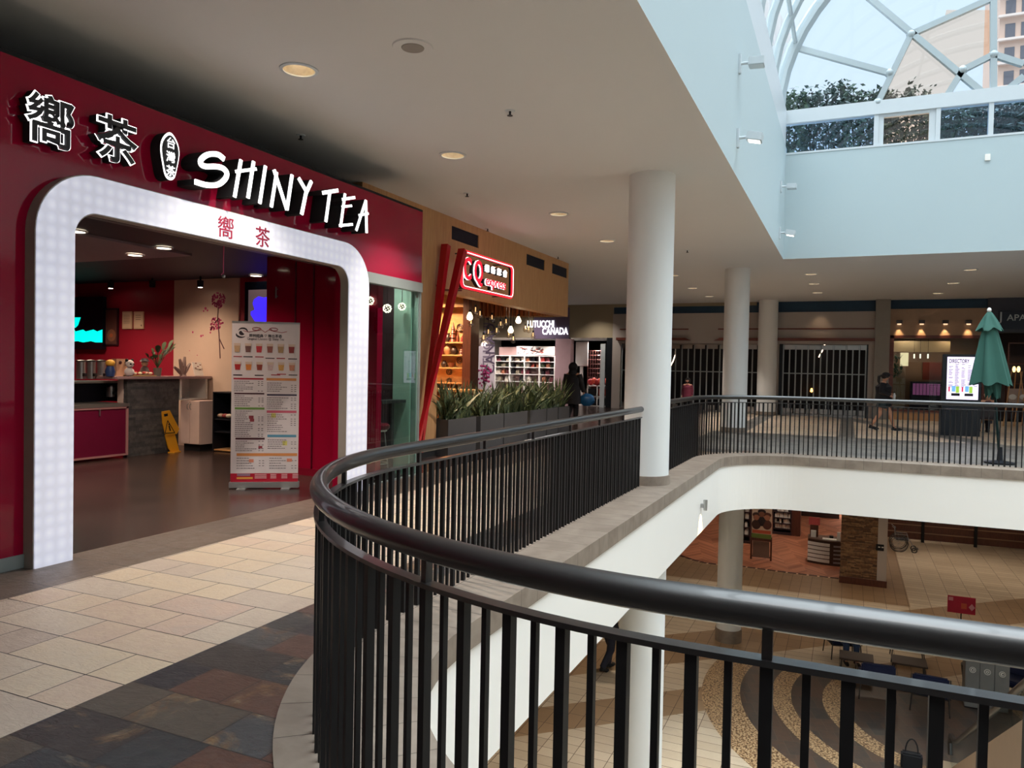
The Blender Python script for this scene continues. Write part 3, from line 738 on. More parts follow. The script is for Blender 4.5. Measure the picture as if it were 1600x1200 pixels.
for i, ch in enumerate('台灣茶'): text_mb(ch, .10, (-5.415, 4.835, 3.40-.12*i), (0, 1, 0), (0, 0, 1), .004, .0, 'CENTER').build('character', glow_white, t)
# ---- window right of the arch
w5 = struct(MB().box(XR-.08, 7.90, 2.59, XR+.02, 9.31, 2.72).box(XR-.05, 9.27, 0, XR, 9.31, 2.59).box(XR-.05, 7.90, 0, XR, 9.31, .02), 'window_5', mint_trim)
MB().box(XR-.035, 7.91, .02, XR-.025, 9.26, 2.59).build('window_pane', shop_glass, w5)
struct(MB().box(XR-.10, 9.25, 0.0, XR-.02, 9.31, 3.05), 'trim_7', M('glass_edge', (120, 150, 140), .3))
# ---- interior shell
navy = M('navy_ceiling', (34, 36, 52), .6)
YB = 10.35; XI = -5.95
struct(MB().box(-15, -6, 3.05, XR-.12, 9.22, 3.2).box(-15, 9.22, 3.05, -6.76, YB, 3.2), 'ceiling_shop', navy)
struct(MB().box(-15, YB, 0, -6.5, YB+.15, 3.2), 'wall_shop_back', red_wall)
struct(MB().box(-15, 1.4, 0, XR-.12, 1.5, 3.2), 'wall_shop_left', red_wall)
struct(MB().box(-14.2, 1.5, 0, -14.1, YB, 3.2), 'wall_shop_rear', red_wall)
q = [onz(118, 366, 3.02), onz(300, 400, 3.02), onz(118, 410, 3.02)]
q = [q[0]+(q[0]-q[1])*.5, q[1], q[2]+(q[2]-q[1])*.5]
struct(MB().prism(q, (0, 0, .03)), 'trim_8', M('mauve_ceiling', (150, 132, 138), .7))
struct(MB().box(XR-.34, 3.6, 2.74, XR-.26, 8.4, 3.05).box(XR-.24, 3.6, 2.84, XR-.16, 8.4, 3.05), 'trim_9', M('shutter_track', (96, 96, 100), .4, .5))
# glossy red partition beside the entrance
xl = ony(417, 440, 8.45).x
b = MB().box(xl, 8.45, 0.10, XR-.15, 8.57, 3.05)
struct(b, 'wall_shop_partition', red_gloss)
struct(MB().box(xl, 8.44, 0, -6.05, 8.58, .10), 'baseboard_shop', M('base_red', (130, 12, 40), .3))
b = MB()
for px in (462, 490): v = ony(px, 500, 8.45); b.box(v.x-.008, 8.435, .1, v.x+.008, 8.45, 3.05)
struct(b, 'trim_10', M('seam_red', (90, 8, 30), .3))
t = thing('door_handle', 'slim vertical metal handle on the dark red partition', 'handle', ony(431, 460, 8.40)); v = ony(431, 466, 8.42)
MB().tube([v, v+Vector((0, 0, .16))], .012, 8).box(v.x-.01, 8.42, v.z+.02, v.x+.01, 8.45, v.z+.04).box(v.x-.01, 8.42, v.z+.12, v.x+.01, 8.45, v.z+.14).build('grip', steel, t)
# pale mural with pink flowers
a0 = ony(273, 437, YB-.02); a1 = ony(374, 434, YB-.02)
mural = thing('flower_mural', 'pale wall panel painted with tall pink round flowers behind the stone counter', 'mural', (a0.x, YB-.02, 1.2))
MB().box(a0.x, YB-.03, .0, a1.x, YB-.002, 3.045).build('panel', M('mural_cream', (214, 190, 172), .7, var=.04), mural)
pink = M('mural_pink', (196, 70, 120), .6); stem = M('mural_stem', (90, 50, 60), .6)
def disc(b, px, py, r, y=YB-.034, n=10):
    v = ony(px, py, y); rr = r*11.4/1185*1.35
    b.prism([(v.x+rr*math.cos(2*PI*i/n), y, v.z+rr*math.sin(2*PI*i/n)) for i in range(n)], (0, .004, 0))
b = MB(); R_ = random.Random(3)
for (cx, cy, rr, k_) in ((341, 469, 11, 95), (337, 506, 9, 50), (331, 516, 5, 10), (345, 503, 4, 8)):
    for i in range(k_):
        a = R_.random()*2*PI; q_ = rr*math.sqrt(R_.random()); disc(b, cx+q_*math.cos(a), cy+q_*math.sin(a)*1.1, .8+R_.random()*.9, n=6)
for px, py, r in ((321, 482, 2.2), (324, 485, 1.6), (318, 486, 1.4), (301, 519, 1.6), (314, 525, 1.8), (317, 524, 1.2), (296, 548, .8), (308, 555, .8)): disc(b, px, py, r, n=5)
b.build('flower_print', pink, mural)
b = MB()
for pts in ([(341, 480), (340, 497), (342, 520), (344, 560)], [(341, 498), (335, 505)], [(343, 530), (350, 545)]):
    P = [(ony(*p, YB-.034).x, ony(*p, YB-.034).z) for p in pts]; b.join(stroke(P, .018, YB-.036, YB-.031, 'y'))
b.build('stem_print', stem, mural)
# ---- counters
XC = -10.53
t = thing('stone_counter', 'dark stacked-stone counter front inside the tea shop left of the caution sign', 'counter', (XC-.3, 9.1, 0))
MB().box(XC-.09, 8.60, 0, XC, 9.62, 1.244).build('stone_front', ledge_dark, t)
t = thing('worktop', 'long mauve counter top laid over the dark stone counter and white shelf box', 'counter top', (XC-.3, 9.3, 1.246))
MB().box(XC-.50, 8.35, 1.246, XC+.06, YB-.04, 1.29).build('slab', M('counter_mauve', (170, 140, 140), .25), t, bevel=.006)
t = thing('open_shelf_box', 'white open shelf box under the counter end above the white cabinet', 'shelf', (XC-.2, 9.9, .9))
MB().box(XC-.40, 9.64, .88, XC, 9.68, 1.245).box(XC-.40, 10.22, .88, XC, 10.26, 1.245).box(XC-.44, 9.64, .88, XC-.40, 10.26, 1.245).box(XC-.40, 9.68, .88, XC, 10.22, .90).build('shelf_box', white_plastic, t)
t = thing('base_cabinet', 'small white two-door cabinet on a black plinth beside the stone counter', 'cabinet', (-10.4, 9.88, 0))
MB().box(-10.60, 9.74, .12, -10.16, 10.1, .87).build('body', M('cab_pink', (226, 200, 190), .45), t)
MB().box(-10.57, 9.78, 0, -10.2, 10.08, .12).build('plinth', black_matte, t)
for x0, x1, hx in ((-10.60, -10.385, -10.41), (-10.375, -10.16, -10.35)):
    d = MB().box(x0+.004, 9.722, .13, x1-.002, 9.74, .865).build('door', M('cab_pink', (226, 200, 190), .45), t)
    h_ = MB().tube([(hx, 9.72, .72), (hx, 9.69, .74), (hx, 9.69, .80), (hx, 9.72, .82)], .006, 6).build('handle', steel, t); h_.parent = d
t = thing('service_counter', 'low maroon-fronted service counter with a steel worktop left of the stone counter', 'counter', (-10.7, 7.4, 0))
tz = onx(150, 634, -10.47).z
MB().box(-11.1, 5.5, .04, -10.48, 8.57, tz-.03).build('front_panel', M('maroon', (104, 18, 50), .35), t)
MB().box(-10.485, 5.5, .04, -10.468, 8.57, .07).box(-10.485, 8.53, .04, -10.466, 8.57, tz-.03).box(-10.485, 5.5, tz-.06, -10.466, 8.57, tz-.03).build('edge_trim', M('rose_trim', (170, 120, 120), .4), t)
MB().box(-11.3, 5.5, tz-.03, -10.46, 8.58, tz+.02).build('worktop', M('worktop', (120, 116, 112), .3, .4), t)
v = onx(156, 641, -10.46); MB().box(-10.466, v.y-.01, v.z-.09, -10.455, v.y+.01, v.z+.02).build('handle', steel, t)
def atx(px, py, x=-11.0): return onx(px, py, x)
# rack on the worktop
z1, z2 = atx(150, 595).z, tz+.02
t = thing('dispenser_rack', 'pale two-tier rack on the service counter carrying the drink dispensers', 'rack', (-11.0, 7.6, tz+.02))
y0, y1 = 6.6, atx(186, 600).y
MB().box(-11.25, y0, z1-.03, -10.75, y1, z1).build('shelf', M('worktop', (120, 116, 112), .3, .4), t)
MB().box(-10.75, atx(187, 600, -10.7).y, z2, -10.62, atx(198, 600, -10.7).y, 1.24).build('post', M('cab_pink', (226, 200, 190), .45), t)
MB().box(-11.25, y0, z2, -11.2, y1, z1-.03).box(-11.24, y1-.04, z2, -10.76, y1, z1-.03).build('back_panel', navy, t)
def dispenser(px, py0, py1, w, label, x=-11.0):
    v0 = atx(px, py1, x); v1 = atx(px, py0, x); r = w/2*11.6/1185
    t = thing('drink_dispenser', label, 'dispenser', (x, v0.y, v0.z)); h = v1.z-v0.z
    MB().lathe((x, v0.y, v0.z), [(0, 0), (r, 0), (r, h*.86), (0, h*.86)], 24, True).build('tank', steel, t)
    MB().lathe((x, v0.y, v0.z+h*.86), [(r*1.04, 0), (r*1.04, .02), (r*.5, h*.10), (0, h*.12)], 24).build('lid', black_metal, t)
    MB().box(x+r-.005, v0.y-.02, v0.z+.04, x+r+.05, v0.y+.02, v0.z+.09).build('tap', black_metal, t)
for px, lb in ((126, 'steel drink dispenser nearest the arch post on the tea shop rack'), (142, 'steel drink dispenser in the middle of the tea shop rack'), (158, 'steel drink dispenser nearest the toys on the tea shop rack')): dispenser(px, 561, 592, 14, lb)
dispenser(173, 602, 620, 13, 'short steel dispenser under the rack beside the pale post', -10.9)
# counter-top things (z = 1.29 on x about -10.8)
def ct(px, x=-10.75): v = onx(px, 588, x); return Vector((x, v.y, 1.29))
c = ct(187, -10.9); t = thing('toy_box', 'cream cardboard toy box with two dark round eyes on the counter', 'toy', c)
MB().obox(c+Vector((0, 0, .17)), .12, .22, .22).obox(c+Vector((0, 0, .04)), .14, .24, .08).build('box_body', M('box_cream', (196, 156, 126), .7), t)
MB().ball(c+Vector((.075, -.05, .22)), .03, .4).ball(c+Vector((.075, .06, .22)), .03, .4).build('eyes', M('toy_eye', (60, 14, 14), .3), t)
c = ct(172, -10.6); t = thing('yellow_toy', 'small yellow and blue toy figure beside the drink dispensers', 'toy', c)
MB().ball(c+Vector((0, 0, .21)), .07, 1, 1, .8).build('head', M('toy_yellow', (236, 176, 60), .5), t)
MB().lathe(c, [(0, 0), (.06, 0), (.075, .08), (.05, .16), (0, .17)], 14).build('torso', M('toy_blue', (36, 60, 110), .5), t)
c = ct(202, -10.58); t = thing('plush_toy', 'small black and white plush animal sitting at the counter edge', 'toy', c)
MB().ball(c+Vector((0, 0, .07)), .075, 1, 1, .95).ball(c+Vector((.01, 0, .20)), .065).build('body', M('plush_white', (214, 206, 204), .9), t)
MB().ball(c+Vector((0, -.05, .26)), .025).ball(c+Vector((0, .05, .26)), .025).ball(c+Vector((.06, -.025, .20)), .016).ball(c+Vector((.06, .025, .20)), .016).build('ears_and_eyes', black_matte, t)
c = ct(226, -10.9); t = thing('cook_figurine', 'small seated figurine with a dark hat behind the snack tray', 'figurine', c)
MB().lathe(c, [(0, 0), (.07, 0), (.08, .07), (.05, .15), (0, .17)], 16).build('torso', M('fig_grey', (110, 100, 96), .6), t)
MB().ball(c+Vector((0, 0, .21)), .055).build('head', M('fig_skin', (180, 150, 130), .6), t)
MB().lathe(c+Vector((0, 0, .245)), [(0, .0), (.085, .0), (.06, .02), (.05, .05), (0, .055)], 16).build('hat', M('fig_hat', (30, 22, 34), .6), t)
c = ct(219, -10.62); t = thing('snack_tray', 'clear tray of small wrapped snacks on the stone counter', 'tray', c)
MB().obox(c+Vector((0, 0, .012)), .16, .5, .02).build('tray', M('tray_gold', (160, 140, 90), .4), t)
for i in range(12):
    MB().ball(c+Vector((R_.uniform(-.05, .05), -.2+.036*i, .045+R_.random()*.02)), .028, 1, 1.2, .7, 8, 6).build('wrapped_snack', M(('snack_a', 'snack_b', 'snack_c')[i % 3], ((190, 170, 90), (190, 70, 60), (220, 210, 190))[i % 3], .35), t)
c = ct(246); t = thing('potted_plant', 'split-leaf plant in a small grey pot on the stone counter', 'plant', c)
MB().lathe(c, [(0, 0), (.055, 0), (.07, .14), (.06, .14), (.05, .12), (0, .12)], 20).build('pot', M('pot_sage', (120, 120, 112), .6), t)
lm = M('leaf_green', (58, 78, 50), .5, var=.3); b = MB(); bs = MB()
def leaf(b, base, tip, w, n=6, droop=.15):
    base, tip = Vector(base), Vector(tip); d = tip-base; s_ = d.cross(Vector((0, 0, 1)))
    if s_.length < 1e-4: s_ = Vector((0, 1, 0))
    s_.normalize(); vs = []
    for i in range(n+1):
        u = i/n; c_ = base+d*u+Vector((0, 0, droop*d.length*math.sin(u*PI))); ww = w*math.sin(min(u*1.1+.08, 1)*PI)**.8 if u < 1 else 0.002
        vs += [c_-s_*ww+Vector((0, 0, ww*.25)), c_, c_+s_*ww+Vector((0, 0, ww*.25))]
    fs = []
    for i in range(n): fs += [(3*i, 3*i+1, 3*i+4, 3*i+3), (3*i+1, 3*i+2, 3*i+5, 3*i+4)]
    b.add(vs, fs, True)
tips = [(225, 551), (237, 543), (247, 538), (259, 533), (272, 530), (277, 536), (262, 545), (252, 553), (241, 553), (256, 548), (235, 556), (268, 540)]
for px, py in tips:
    v = onx(px, py, -10.75+R_.uniform(-.1, .1)); top = c+Vector((0, 0, .14)); mid = (top*.35+v*.65)
    bs.tube([top, top*.6+v*.4+Vector((0, 0, .05)), mid], .006, 5)
    leaf(b, mid, v, .045); leaf(b, mid, v+Vector((0, R_.uniform(-.05, .05), -.07)), .03)
b.build('foliage', lm, t); bs.build('stems', lm, t)
c = ct(286, -10.8); t = thing('leaf_ornament', 'grey carved leaf-shaped ornament standing on the counter', 'ornament', c)
b = MB()
for a, h_ in ((-.9, .16), (-.35, .3), (.15, .34), (.7, .22)): 
    b.tube([c+Vector((0, .02*a, .0)), c+Vector((0, .09*a, h_*.5)), c+Vector((0, .22*a, h_))], [.02, .04, .02], 8)
b.build('blades', M('ornament_grey', (130, 112, 108), .5), t); MB().lathe(c, [(0, 0), (.06, 0), (.05, .03), (0, .03)], 14).build('foot', M('ornament_grey', (130, 112, 108), .5), t)
c = ct(311, -10.7); t = thing('menu_card', 'tilted white picture card standing on the counter by the mural', 'card', c)
MB().obox(c+Vector((-.03, 0, .125)), .012, .21, .25, 0, 0, -.3).build('card', white_plastic, t)
b = MB()
for i in range(7): b.obox(c+Vector((-.02+(.5-(.06+.03*i)*4)*-.01, -.06+.05*(i % 3), .06+.028*i)), .006, .035, .016, 0, 0, -.3)
b.build('pictures', M('card_print', (120, 60, 50), .6), t)
c = ct(334, -10.7); t = thing('orchid_ornament', 'two tall thin-stemmed pink flowers on a long black base at the counter end', 'ornament', c)
MB().obox(c+Vector((0, 0, .02)), .1, .26, .045).build('base', black_matte, t)
b = MB(); f_ = MB()
for (dy, px, py) in ((-.01, 332, 539), (.09, 349, 535), (.09, 345, 520)):
    v = onx(px, py, -10.7); b.tube([c+Vector((0, dy, .04)), c+Vector((0, dy+.01, (v.z-c.z)*.5)), v], .006, 5)
    for i in range(9): a = 2*PI*i/9; f_.ball(v+Vector((R_.uniform(-.02, .02), .045*math.cos(a), .045*math.sin(a))), .022, .5, 1, 1, 7, 5)
b.build('stems', M('stem_dark', (40, 30, 30), .6), t); f_.build('flowers', pink, t)
# wall pictures
def wallpic(px0, py0, px1, py1, name, label, cat, m1, m2, y=YB, inset=.03, th=.03):
    a, c_ = ony(px0, py0, y), ony(px1, py1, y); t = thing(name, label, cat, ((a.x+c_.x)/2, y-.02, c_.z))
    MB().box(a.x, y-th, c_.z, c_.x, y, a.z).build('frame', m1, t, bevel=.004)
    MB().box(a.x+inset, y-th-.004, c_.z+inset, c_.x-inset, y-th, a.z-inset).build('picture', m2, t); return t, a, c_
cert = M('certificate_paper', (226, 196, 164), .6)
t, a, c_ = wallpic(193, 487, 208, 514, 'framed_certificate', 'left one of the two pale framed certificates on the red wall', 'certificate', cert, M('cert_inner', (234, 206, 176), .6))
b = MB()
for i in range(6): b.box(a.x+.05, YB-.038, a.z-.07-.03*i, c_.x-.05, YB-.035, a.z-.075-.03*i)
b.build('text_lines', M('cert_text', (140, 110, 90), .6), t)
t, a, c_ = wallpic(211, 487, 226, 514, 'framed_certificate', 'right one of the two pale framed certificates with a dark seal', 'certificate', cert, M('cert_inner', (234, 206, 176), .6))
b = MB()
for i in range(3): b.box(a.x+.06, YB-.038, a.z-.07-.04*i, c_.x-.06, YB-.035, a.z-.078-.04*i)
b.box(c_.x-.06, YB-.038, c_.z+.05, c_.x-.035, YB-.035, c_.z+.08); b.build('text_lines', M('cert_text', (140, 110, 90), .6), t)
t, a, c_ = wallpic(162, 482, 186, 540, 'wall_poster', 'dark brown picture of a dessert beside the black screen', 'poster', M('poster_dark', (54, 26, 34), .5), M('poster_brown', (104, 66, 60), .6))
v = ony(174, 524, YB-.04); b = MB().ball(v, .12, 1, .03, 1); b.build('dish_print', M('poster_tan', (150, 104, 80), .6), t)
MB().ball(v+Vector((0, -.006, .0)), .05, 1, .03, .8).build('food_print', M('poster_orange', (196, 110, 70), .6), t)
a, c_ = ony(100, 465, YB-.1), ony(160, 546, YB-.1); t = thing('menu_screen', 'black menu screen showing bright turquoise shapes at the left behind the arch post', 'screen', ((a.x+c_.x)/2, YB-.1, c_.z))
MB().box(a.x-.5, YB-.1, c_.z, c_.x, YB-.02, a.z).build('casing', M('screen_navy', (14, 20, 34), .2), t)
teal = E('screen_teal', (0, 235, 215), 1.0)
b = MB(); q = [ony(*p, YB-.103) for p in [(95, 496), (126, 496), (122, 508), (118, 512), (95, 512)]]; b.prism(q, (0, -.003, 0))
q = [ony(*p, YB-.103) for p in [(95, 515), (116, 515), (118, 518), (130, 515), (134, 518), (146, 515), (152, 518), (160, 515), (160, 535), (150, 535), (142, 533), (130, 535), (122, 533), (95, 535)]]; b.prism(q, (0, -.003, 0))
b.build('lit_graphics', teal, t)
a, c_ = ony(388, 453, YB-.1), ony(430, 560, YB-.1)
t = thing('menu_screen', 'screen showing a vivid blue drink cup above the menu banner', 'screen', ((a.x+c_.x)/2, YB-.1, c_.z))
e0 = ony(382, 445, YB-.1)
MB().box(e0.x, YB-.09, c_.z, c_.x, YB-.02, e0.z+.05).build('casing', M('screen_navy', (14, 20, 34), .2), t)
MB().box(a.x, YB-.096, c_.z+.02, c_.x-.02, YB-.09, a.z).build('display', E('screen_olive', (112, 92, 96), .35), t)
q = [ony(*p, YB-.097) for p in [(397, 468), (404, 463), (412, 465), (424, 463), (430, 470), (424, 505), (422, 530), (400, 530), (399, 503), (392, 492), (392, 487), (398, 484), (395, 474)]]
MB().prism(q, (0, -.004, 0)).build('cup_graphic', E('screen_blue', (60, 40, 255), 1.0), t)
# ceiling spots inside
for px, py, lb in ((173, 444, 'black track spotlight left over the framed certificates'), (238, 442, 'unlit black track spotlight between the certificates and the mural'), (313, 442, 'black track spotlight over the left side of the flower mural')):
    v = ony(px, py, 10.0); t = thing('track_spotlight', lb, 'spotlight', (v.x, 10.0, v.z-.08))
    MB().lathe((v.x, 10.0, v.z-.08), [(0, .02), (.05, .0), (.055, .12), (.0, .13)], 16).build('head', black_matte, t)
    MB().box(v.x-.012, 9.99, v.z+.04, v.x+.012, 10.01, 3.05).build('stem', black_matte, t)
    if px != 238: MB().lathe((v.x, 10.0, v.z-.083), [(0, 0), (.035, .0), (.035, .006)], 14).build('lens', lamp_bulb, t)
DLs = [(211, 398, 'small bright downlight on the mauve ceiling panel'), (256, 387, 'bright downlight in the dark tea shop ceiling right of the mauve panel'), (120, 361, 'bright downlight at the top left just inside the arch'), (400, 440, 'small downlight above the blue cup screen')]
for px, py, lb in DLs:
    v = onz(px, py, 3.01 if px == 211 else 3.04)
    if px == 400: v = Vector((ony(400, 440, 10.1).x, 10.1, 3.04))
    t = thing('downlight', lb, 'ceiling light', v)
    MB().lathe(v+Vector((0, 0, -.012)), [(.10, .012), (.09, 0), (.115, .002), (.12, .014)], 24).build('trim_ring', white_plastic, t)
    MB().lathe(v+Vector((0, 0, -.008)), [(0, 0), (.09, 0), (.09, .008)], 24).build('diffuser', E('dl_lens', (255, 240, 210), 5.0), t)
for x, y, p_, c3 in ((-9.0, 7.45, 60, (1, .8, .62)), (-8.1, 7.1, 50, (1, .8, .62)), (-8.0, 4.5, 40, (1, .8, .65)), (-12.3, 9.0, 60, (1, .7, .5)), (-10.6, 9.3, 45, (1, .72, .5)), (-7.2, 6.2, 30, (1, .75, .6)), (-12.5, 6.0, 40, (1, .8, .7))):
    spot((x, y, 2.95), p_*2.5, 145, c3, 1.0, size=.09)
spot((-5.85, 8.85, 3.0), 40, 120, (1, .92, .84), 1.0); spot((-7.6, 5.6, 2.95), 60, 120, (1, .86, .76), 1.0)  # added spots without fixtures, brightening the window bay and entrance
# wet floor sign leaning on the cabinet
yel = M('caution_yellow', (226, 160, 36), .45)
p0 = Vector((-10.36, 9.38, 0)); t = thing('wet_floor_sign', 'yellow wet floor caution sign leaning between the stone counter and white cabinet', 'caution sign', p0)
def wf(px, py, x=-10.42): return onx(px, py, x)
q = [wf(*p) for p in [(252, 643), (264, 641), (279, 670), (275, 678), (258, 680), (253, 660)]]
MB().prism(q, (.02, 0, 0)).build('front_board', yel, t)
q = [wf(*p, -10.44) for p in [(257, 680), (272, 678), (279, 705), (268, 708), (262, 700)]]
MB().prism(q, (.02, 0, 0)).build('rear_board', yel, t)
MB().obox(p0+Vector((-.05, .05, .01)), .12, .2, .02, .3).build('foot', yel, t)
tr = [wf(*p, -10.398) for p in [(262, 657), (273, 676), (258, 677)]]
b = MB()
for i in range(3): b.tube([tr[i], tr[(i+1) % 3]], .007, 4)
b.tube([wf(264, 665, -10.398), wf(266, 673, -10.398)], .012, 5).ball(wf(264, 663, -10.398), .012); q = [wf(*p, -10.399) for p in [(256, 647), (262, 646), (262, 650), (257, 651)]]; b.prism(q, (.003, 0, 0))
b.build('black_print', black_matte, t)
# dark shelf unit behind the banner
a = ony(336, 612, 9.95); c_ = ony(392, 705, 9.95); t = thing('dark_shelf', 'black low shelf unit with small goods behind the menu banner', 'shelf', ((a.x+c_.x)/2, 10.1, 0))
MB().box(a.x, 9.9, 0, a.x+.02, 10.3, a.z).box(c_.x-.02, 9.9, 0, c_.x, 10.3, a.z).box(a.x, 10.28, 0, c_.x, 10.3, a.z).box(a.x, 9.9, a.z-.02, c_.x, 10.3, a.z).build('frame', M('shelf_black', (18, 20, 30), .5), t)
for z in (.02, .33, .55): MB().box(a.x+.02, 9.92, z, c_.x-.02, 10.28, z+.02).build('board', M('shelf_black', (18, 20, 30), .5) if z > .1 else oak_shelf, t)
for i, px in enumerate((345, 352, 358)):
    v = ony(px, 672, 10.0); tag(MB().ball((v.x, 10.0, .57+.05), .055, 1.2, 1, .7, 10, 7).build('snack_bag', M('bag%d' % i, ((180, 150, 130), (150, 60, 60), (200, 190, 170))[i], .5)), ('pale snack bag on the left of the dark shelf', 'dark red snack bag in the middle of the dark shelf', 'cream snack bag nearest the banner on the dark shelf')[i], 'snack bag', 'snack bags on the dark shelf')
# hanging ornament under the arch
v = onx(350, 378, -5.9); w_ = onx(349, 430, -5.9)
t = thing('hanging_charm', 'pink cord charm with a small bell hanging inside the arch', 'ornament', (v.x, v.y, w_.z-.03))
MB().tube([(v.x, v.y, 2.8), (v.x, v.y-.006, (v.z+w_.z)/2), w_+Vector((0, 0, .02))], .006, 6).tube([w_+Vector((0, -.03, .0)), w_+Vector((0, 0, .03)), w_+Vector((0, .01, 0))], .005, 5).build('cord', M('cord_pink', (190, 80, 120), .6), t)
MB().ball(w_+Vector((0, .005, -.01)), .02).build('bell', steel, t)
# ---- menu banner
B0 = Vector((-6.875, 7.075, 0)); BD = Vector((.67, .45, 0)).normalized(); BN = Vector((BD.y, -BD.x, 0)); BW = .80
def F(u, v, o=0.0): return B0+BD*u+Vector((0, 0, v))+BN*o
def fu(px): return (px-357.0)/103.5*BW
def fv(py): return 2.045-(py-504.5)*(2.045-.085)/(757-504.5)
t = thing('menu_banner', 'tall white roll-up menu banner with rows of drink pictures in the shop entrance', 'banner', F(.4, 0))
def fbox(b, u0, v0, u1, v1, o0, o1): 
    P = [F(u, v, o) for o in (o0, o1) for (u, v) in ((u0, v0), (u1, v0), (u1, v1), (u0, v1))]; b.add(P, [(0, 1, 2, 3), (7, 6, 5, 4), (0, 4, 5, 1), (1, 5, 6, 2), (2, 6, 7, 3), (3, 7, 4, 0)]); return b
fbox(MB(), 0, .07, BW, 2.045, -.004, 0).build('sheet', M('banner_white', (222, 212, 210), .5), t)
fbox(MB(), 0, 2.035, BW, 2.055, -.012, .006).build('top_bar', alum, t)
fbox(MB(), -.015, .012, BW+.015, .085, -.06, .03).build('base_cassette', alum, t, bevel=.006)
for u in (.14, .66): fbox(MB(), u-.05, 0, u+.05, .014, -.14, .14).build('foot', alum, t)
MB().tube([F(.4, .05, -.04), F(.4, 2.04, -.014)], .01, 8).build('support_pole', alum, t)
def pr(cells, m, o=.0015, nm='printed_bars'):
    b = MB()
    for u0, v0, u1, v1 in cells: fbox(b, u0, v0, u1, v1, .0005, o)
    b.build(nm, m, t)
c4 = lambda x0, y0, x1, y1: (fu(x0), fv(y1), fu(x1), fv(y0))
pr([(0, .085, BW, .19)], M('print_red', (176, 14, 44), .5), nm='red_footer')
pr([c4(367, 744, 387, 747.5)], M('print_mauve', (150, 120, 140), .5), .003)
pr([c4(366.5, 749.5, 391, 752.5)], M('print_gold', (226, 160, 70), .5), .003)
bars = {'print_red2': ((170, 40, 56), [(360, 592.5, 405.5, 595)]), 'print_orange': ((214, 140, 80), [(410, 592, 456, 596), (366, 711.5, 459, 716)]), 'print_dark': ((70, 24, 34), [(361.5, 616, 407, 618.3), (364, 687, 408.5, 690)]),
 'print_navy': ((40, 30, 60), [(411, 617.5, 457, 620)]), 'print_green': ((110, 150, 70), [(362.5, 639, 407.5, 642.3)]), 'print_pink': ((210, 100, 120), [(411, 643.5, 457, 647.3)]), 'print_blue': ((90, 150, 176), [(412.5, 682, 457, 686)])}
for nm, (cc, L_) in bars.items(): pr([c4(*q) for q in L_], M(nm, cc, .5))
R2 = random.Random(11); txt = []; 
def lines(x0, x1, y0, y1, dy, px0=0.28):
    y = y0
    while y < y1:
        x = x0; end = x0+(x1-x0)*R2.uniform(.3, .68)
        while x < end: w_ = R2.uniform(1.2, 4.0); txt.append(c4(x, y, x+w_, y+.95)); x += w_+.7
        if R2.random() < .7: txt.append(c4(x1-9, y, x1-6.4, y+.9)); txt.append(c4(x1-4, y, x1-1, y+.9))
        y += dy
for a_ in ((361, 406, 597.5, 614, 3.0), (362, 407, 620.5, 637, 3.1), (363, 407, 644.5, 685, 3.05), (364, 408, 692, 708, 3.0), (411, 457, 599.5, 615, 3.2), (411, 457, 623, 641, 3.3), (412, 457, 650, 679, 3.3), (413, 458, 690, 706, 3.3), (366, 409, 719, 738, 4.0), (416, 459, 719, 738, 4.0)): lines(*a_)
pr(txt, M('print_text', (96, 80, 88), .6), nm='printed_text')
pr([c4(418+17*i, 745+2.6*j, 418+17*i+9, 746.2+2.6*j) for i in range(0, 3) for j in range(3)]+[c4(394, 745+2.6*j, 412, 746.2+2.6*j) for j in range(3)], M('print_white', (230, 190, 190), .6), .003, nm='footer_text')
pr([c4(*q) for q in [(384, 652, 391, 657), (385.5, 657, 392, 661.5)]]+[c4(399, 700, 405, 704)], M('print_stamp', (150, 60, 70), .6), .002)
pr([c4(418, 648, 425, 655), (c4(436, 692, 443, 699))], M('print_yellow', (214, 206, 110), .6), .0012)
pr([c4(385, 721, 392, 726), c4(443, 720, 451, 725)], M('print_peach', (222, 140, 110), .6), .002)
colr = [(196, 160, 120), (120, 84, 80), (196, 60, 70), (150, 90, 80), (170, 140, 100), (130, 40, 40), (180, 44, 44), (214, 130, 60), (150, 66, 50), (206, 180, 176), (222, 170, 96), (206, 140, 110)]
for i in range(12):
    cx_ = 365+16.6*(i % 6)+(1.0 if i > 5 else 0); yt = 538 if i < 6 else 567; yb = 552 if i < 6 else 580
    q = [F(fu(cx_-5), fv(yt), .001), F(fu(cx_+5), fv(yt), .001), F(fu(cx_+3.6), fv(yb), .001), F(fu(cx_-3.6), fv(yb), .001)]
    MB().prism(q, BN*.002).build('cup_picture', M('cup%d' % i, colr[i], .5, var=.3, vs=60), t)
    q = [F(fu(cx_-5), fv(yt), .0035), F(fu(cx_+5), fv(yt), .0035), F(fu(cx_+4.6), fv(yt+4), .0035), F(fu(cx_-4.6), fv(yt+4), .0035)]
    MB().prism(q, BN*.001).build('cup_foam_picture', M('cup_foam', (214, 190, 170), .5), t)
pr([c4(359.5+16.4*i, 558.3+(1.6 if i > 2 else 0), 359.5+16.4*i+13, 559.8+(1.6 if i > 2 else 0)) for i in (0, 2, 4)]+[c4(408+9, 586.3, 408+23, 587.8), c4(426, 585, 440, 586.5)], M('print_red3', (170, 50, 60), .6))
pr([c4(374.5, 558.3, 388.5, 559.8), c4(408, 560.2, 422, 561.6), c4(443, 560.4, 456.5, 562), c4(359.5, 587.3, 373, 589), c4(392, 587.3, 405.5, 589), c4(444, 586, 457.5, 587.5)], M('print_dark2', (60, 44, 50), .6))
text_mb('Original Classics @ Shiny Tea', .044, F(fu(408), fv(532.3), .002), BD, (0, 0, 1), .001, 0, 'CENTER', xs=.82).build('title_text', M('print_text', (96, 80, 88), .6), t)
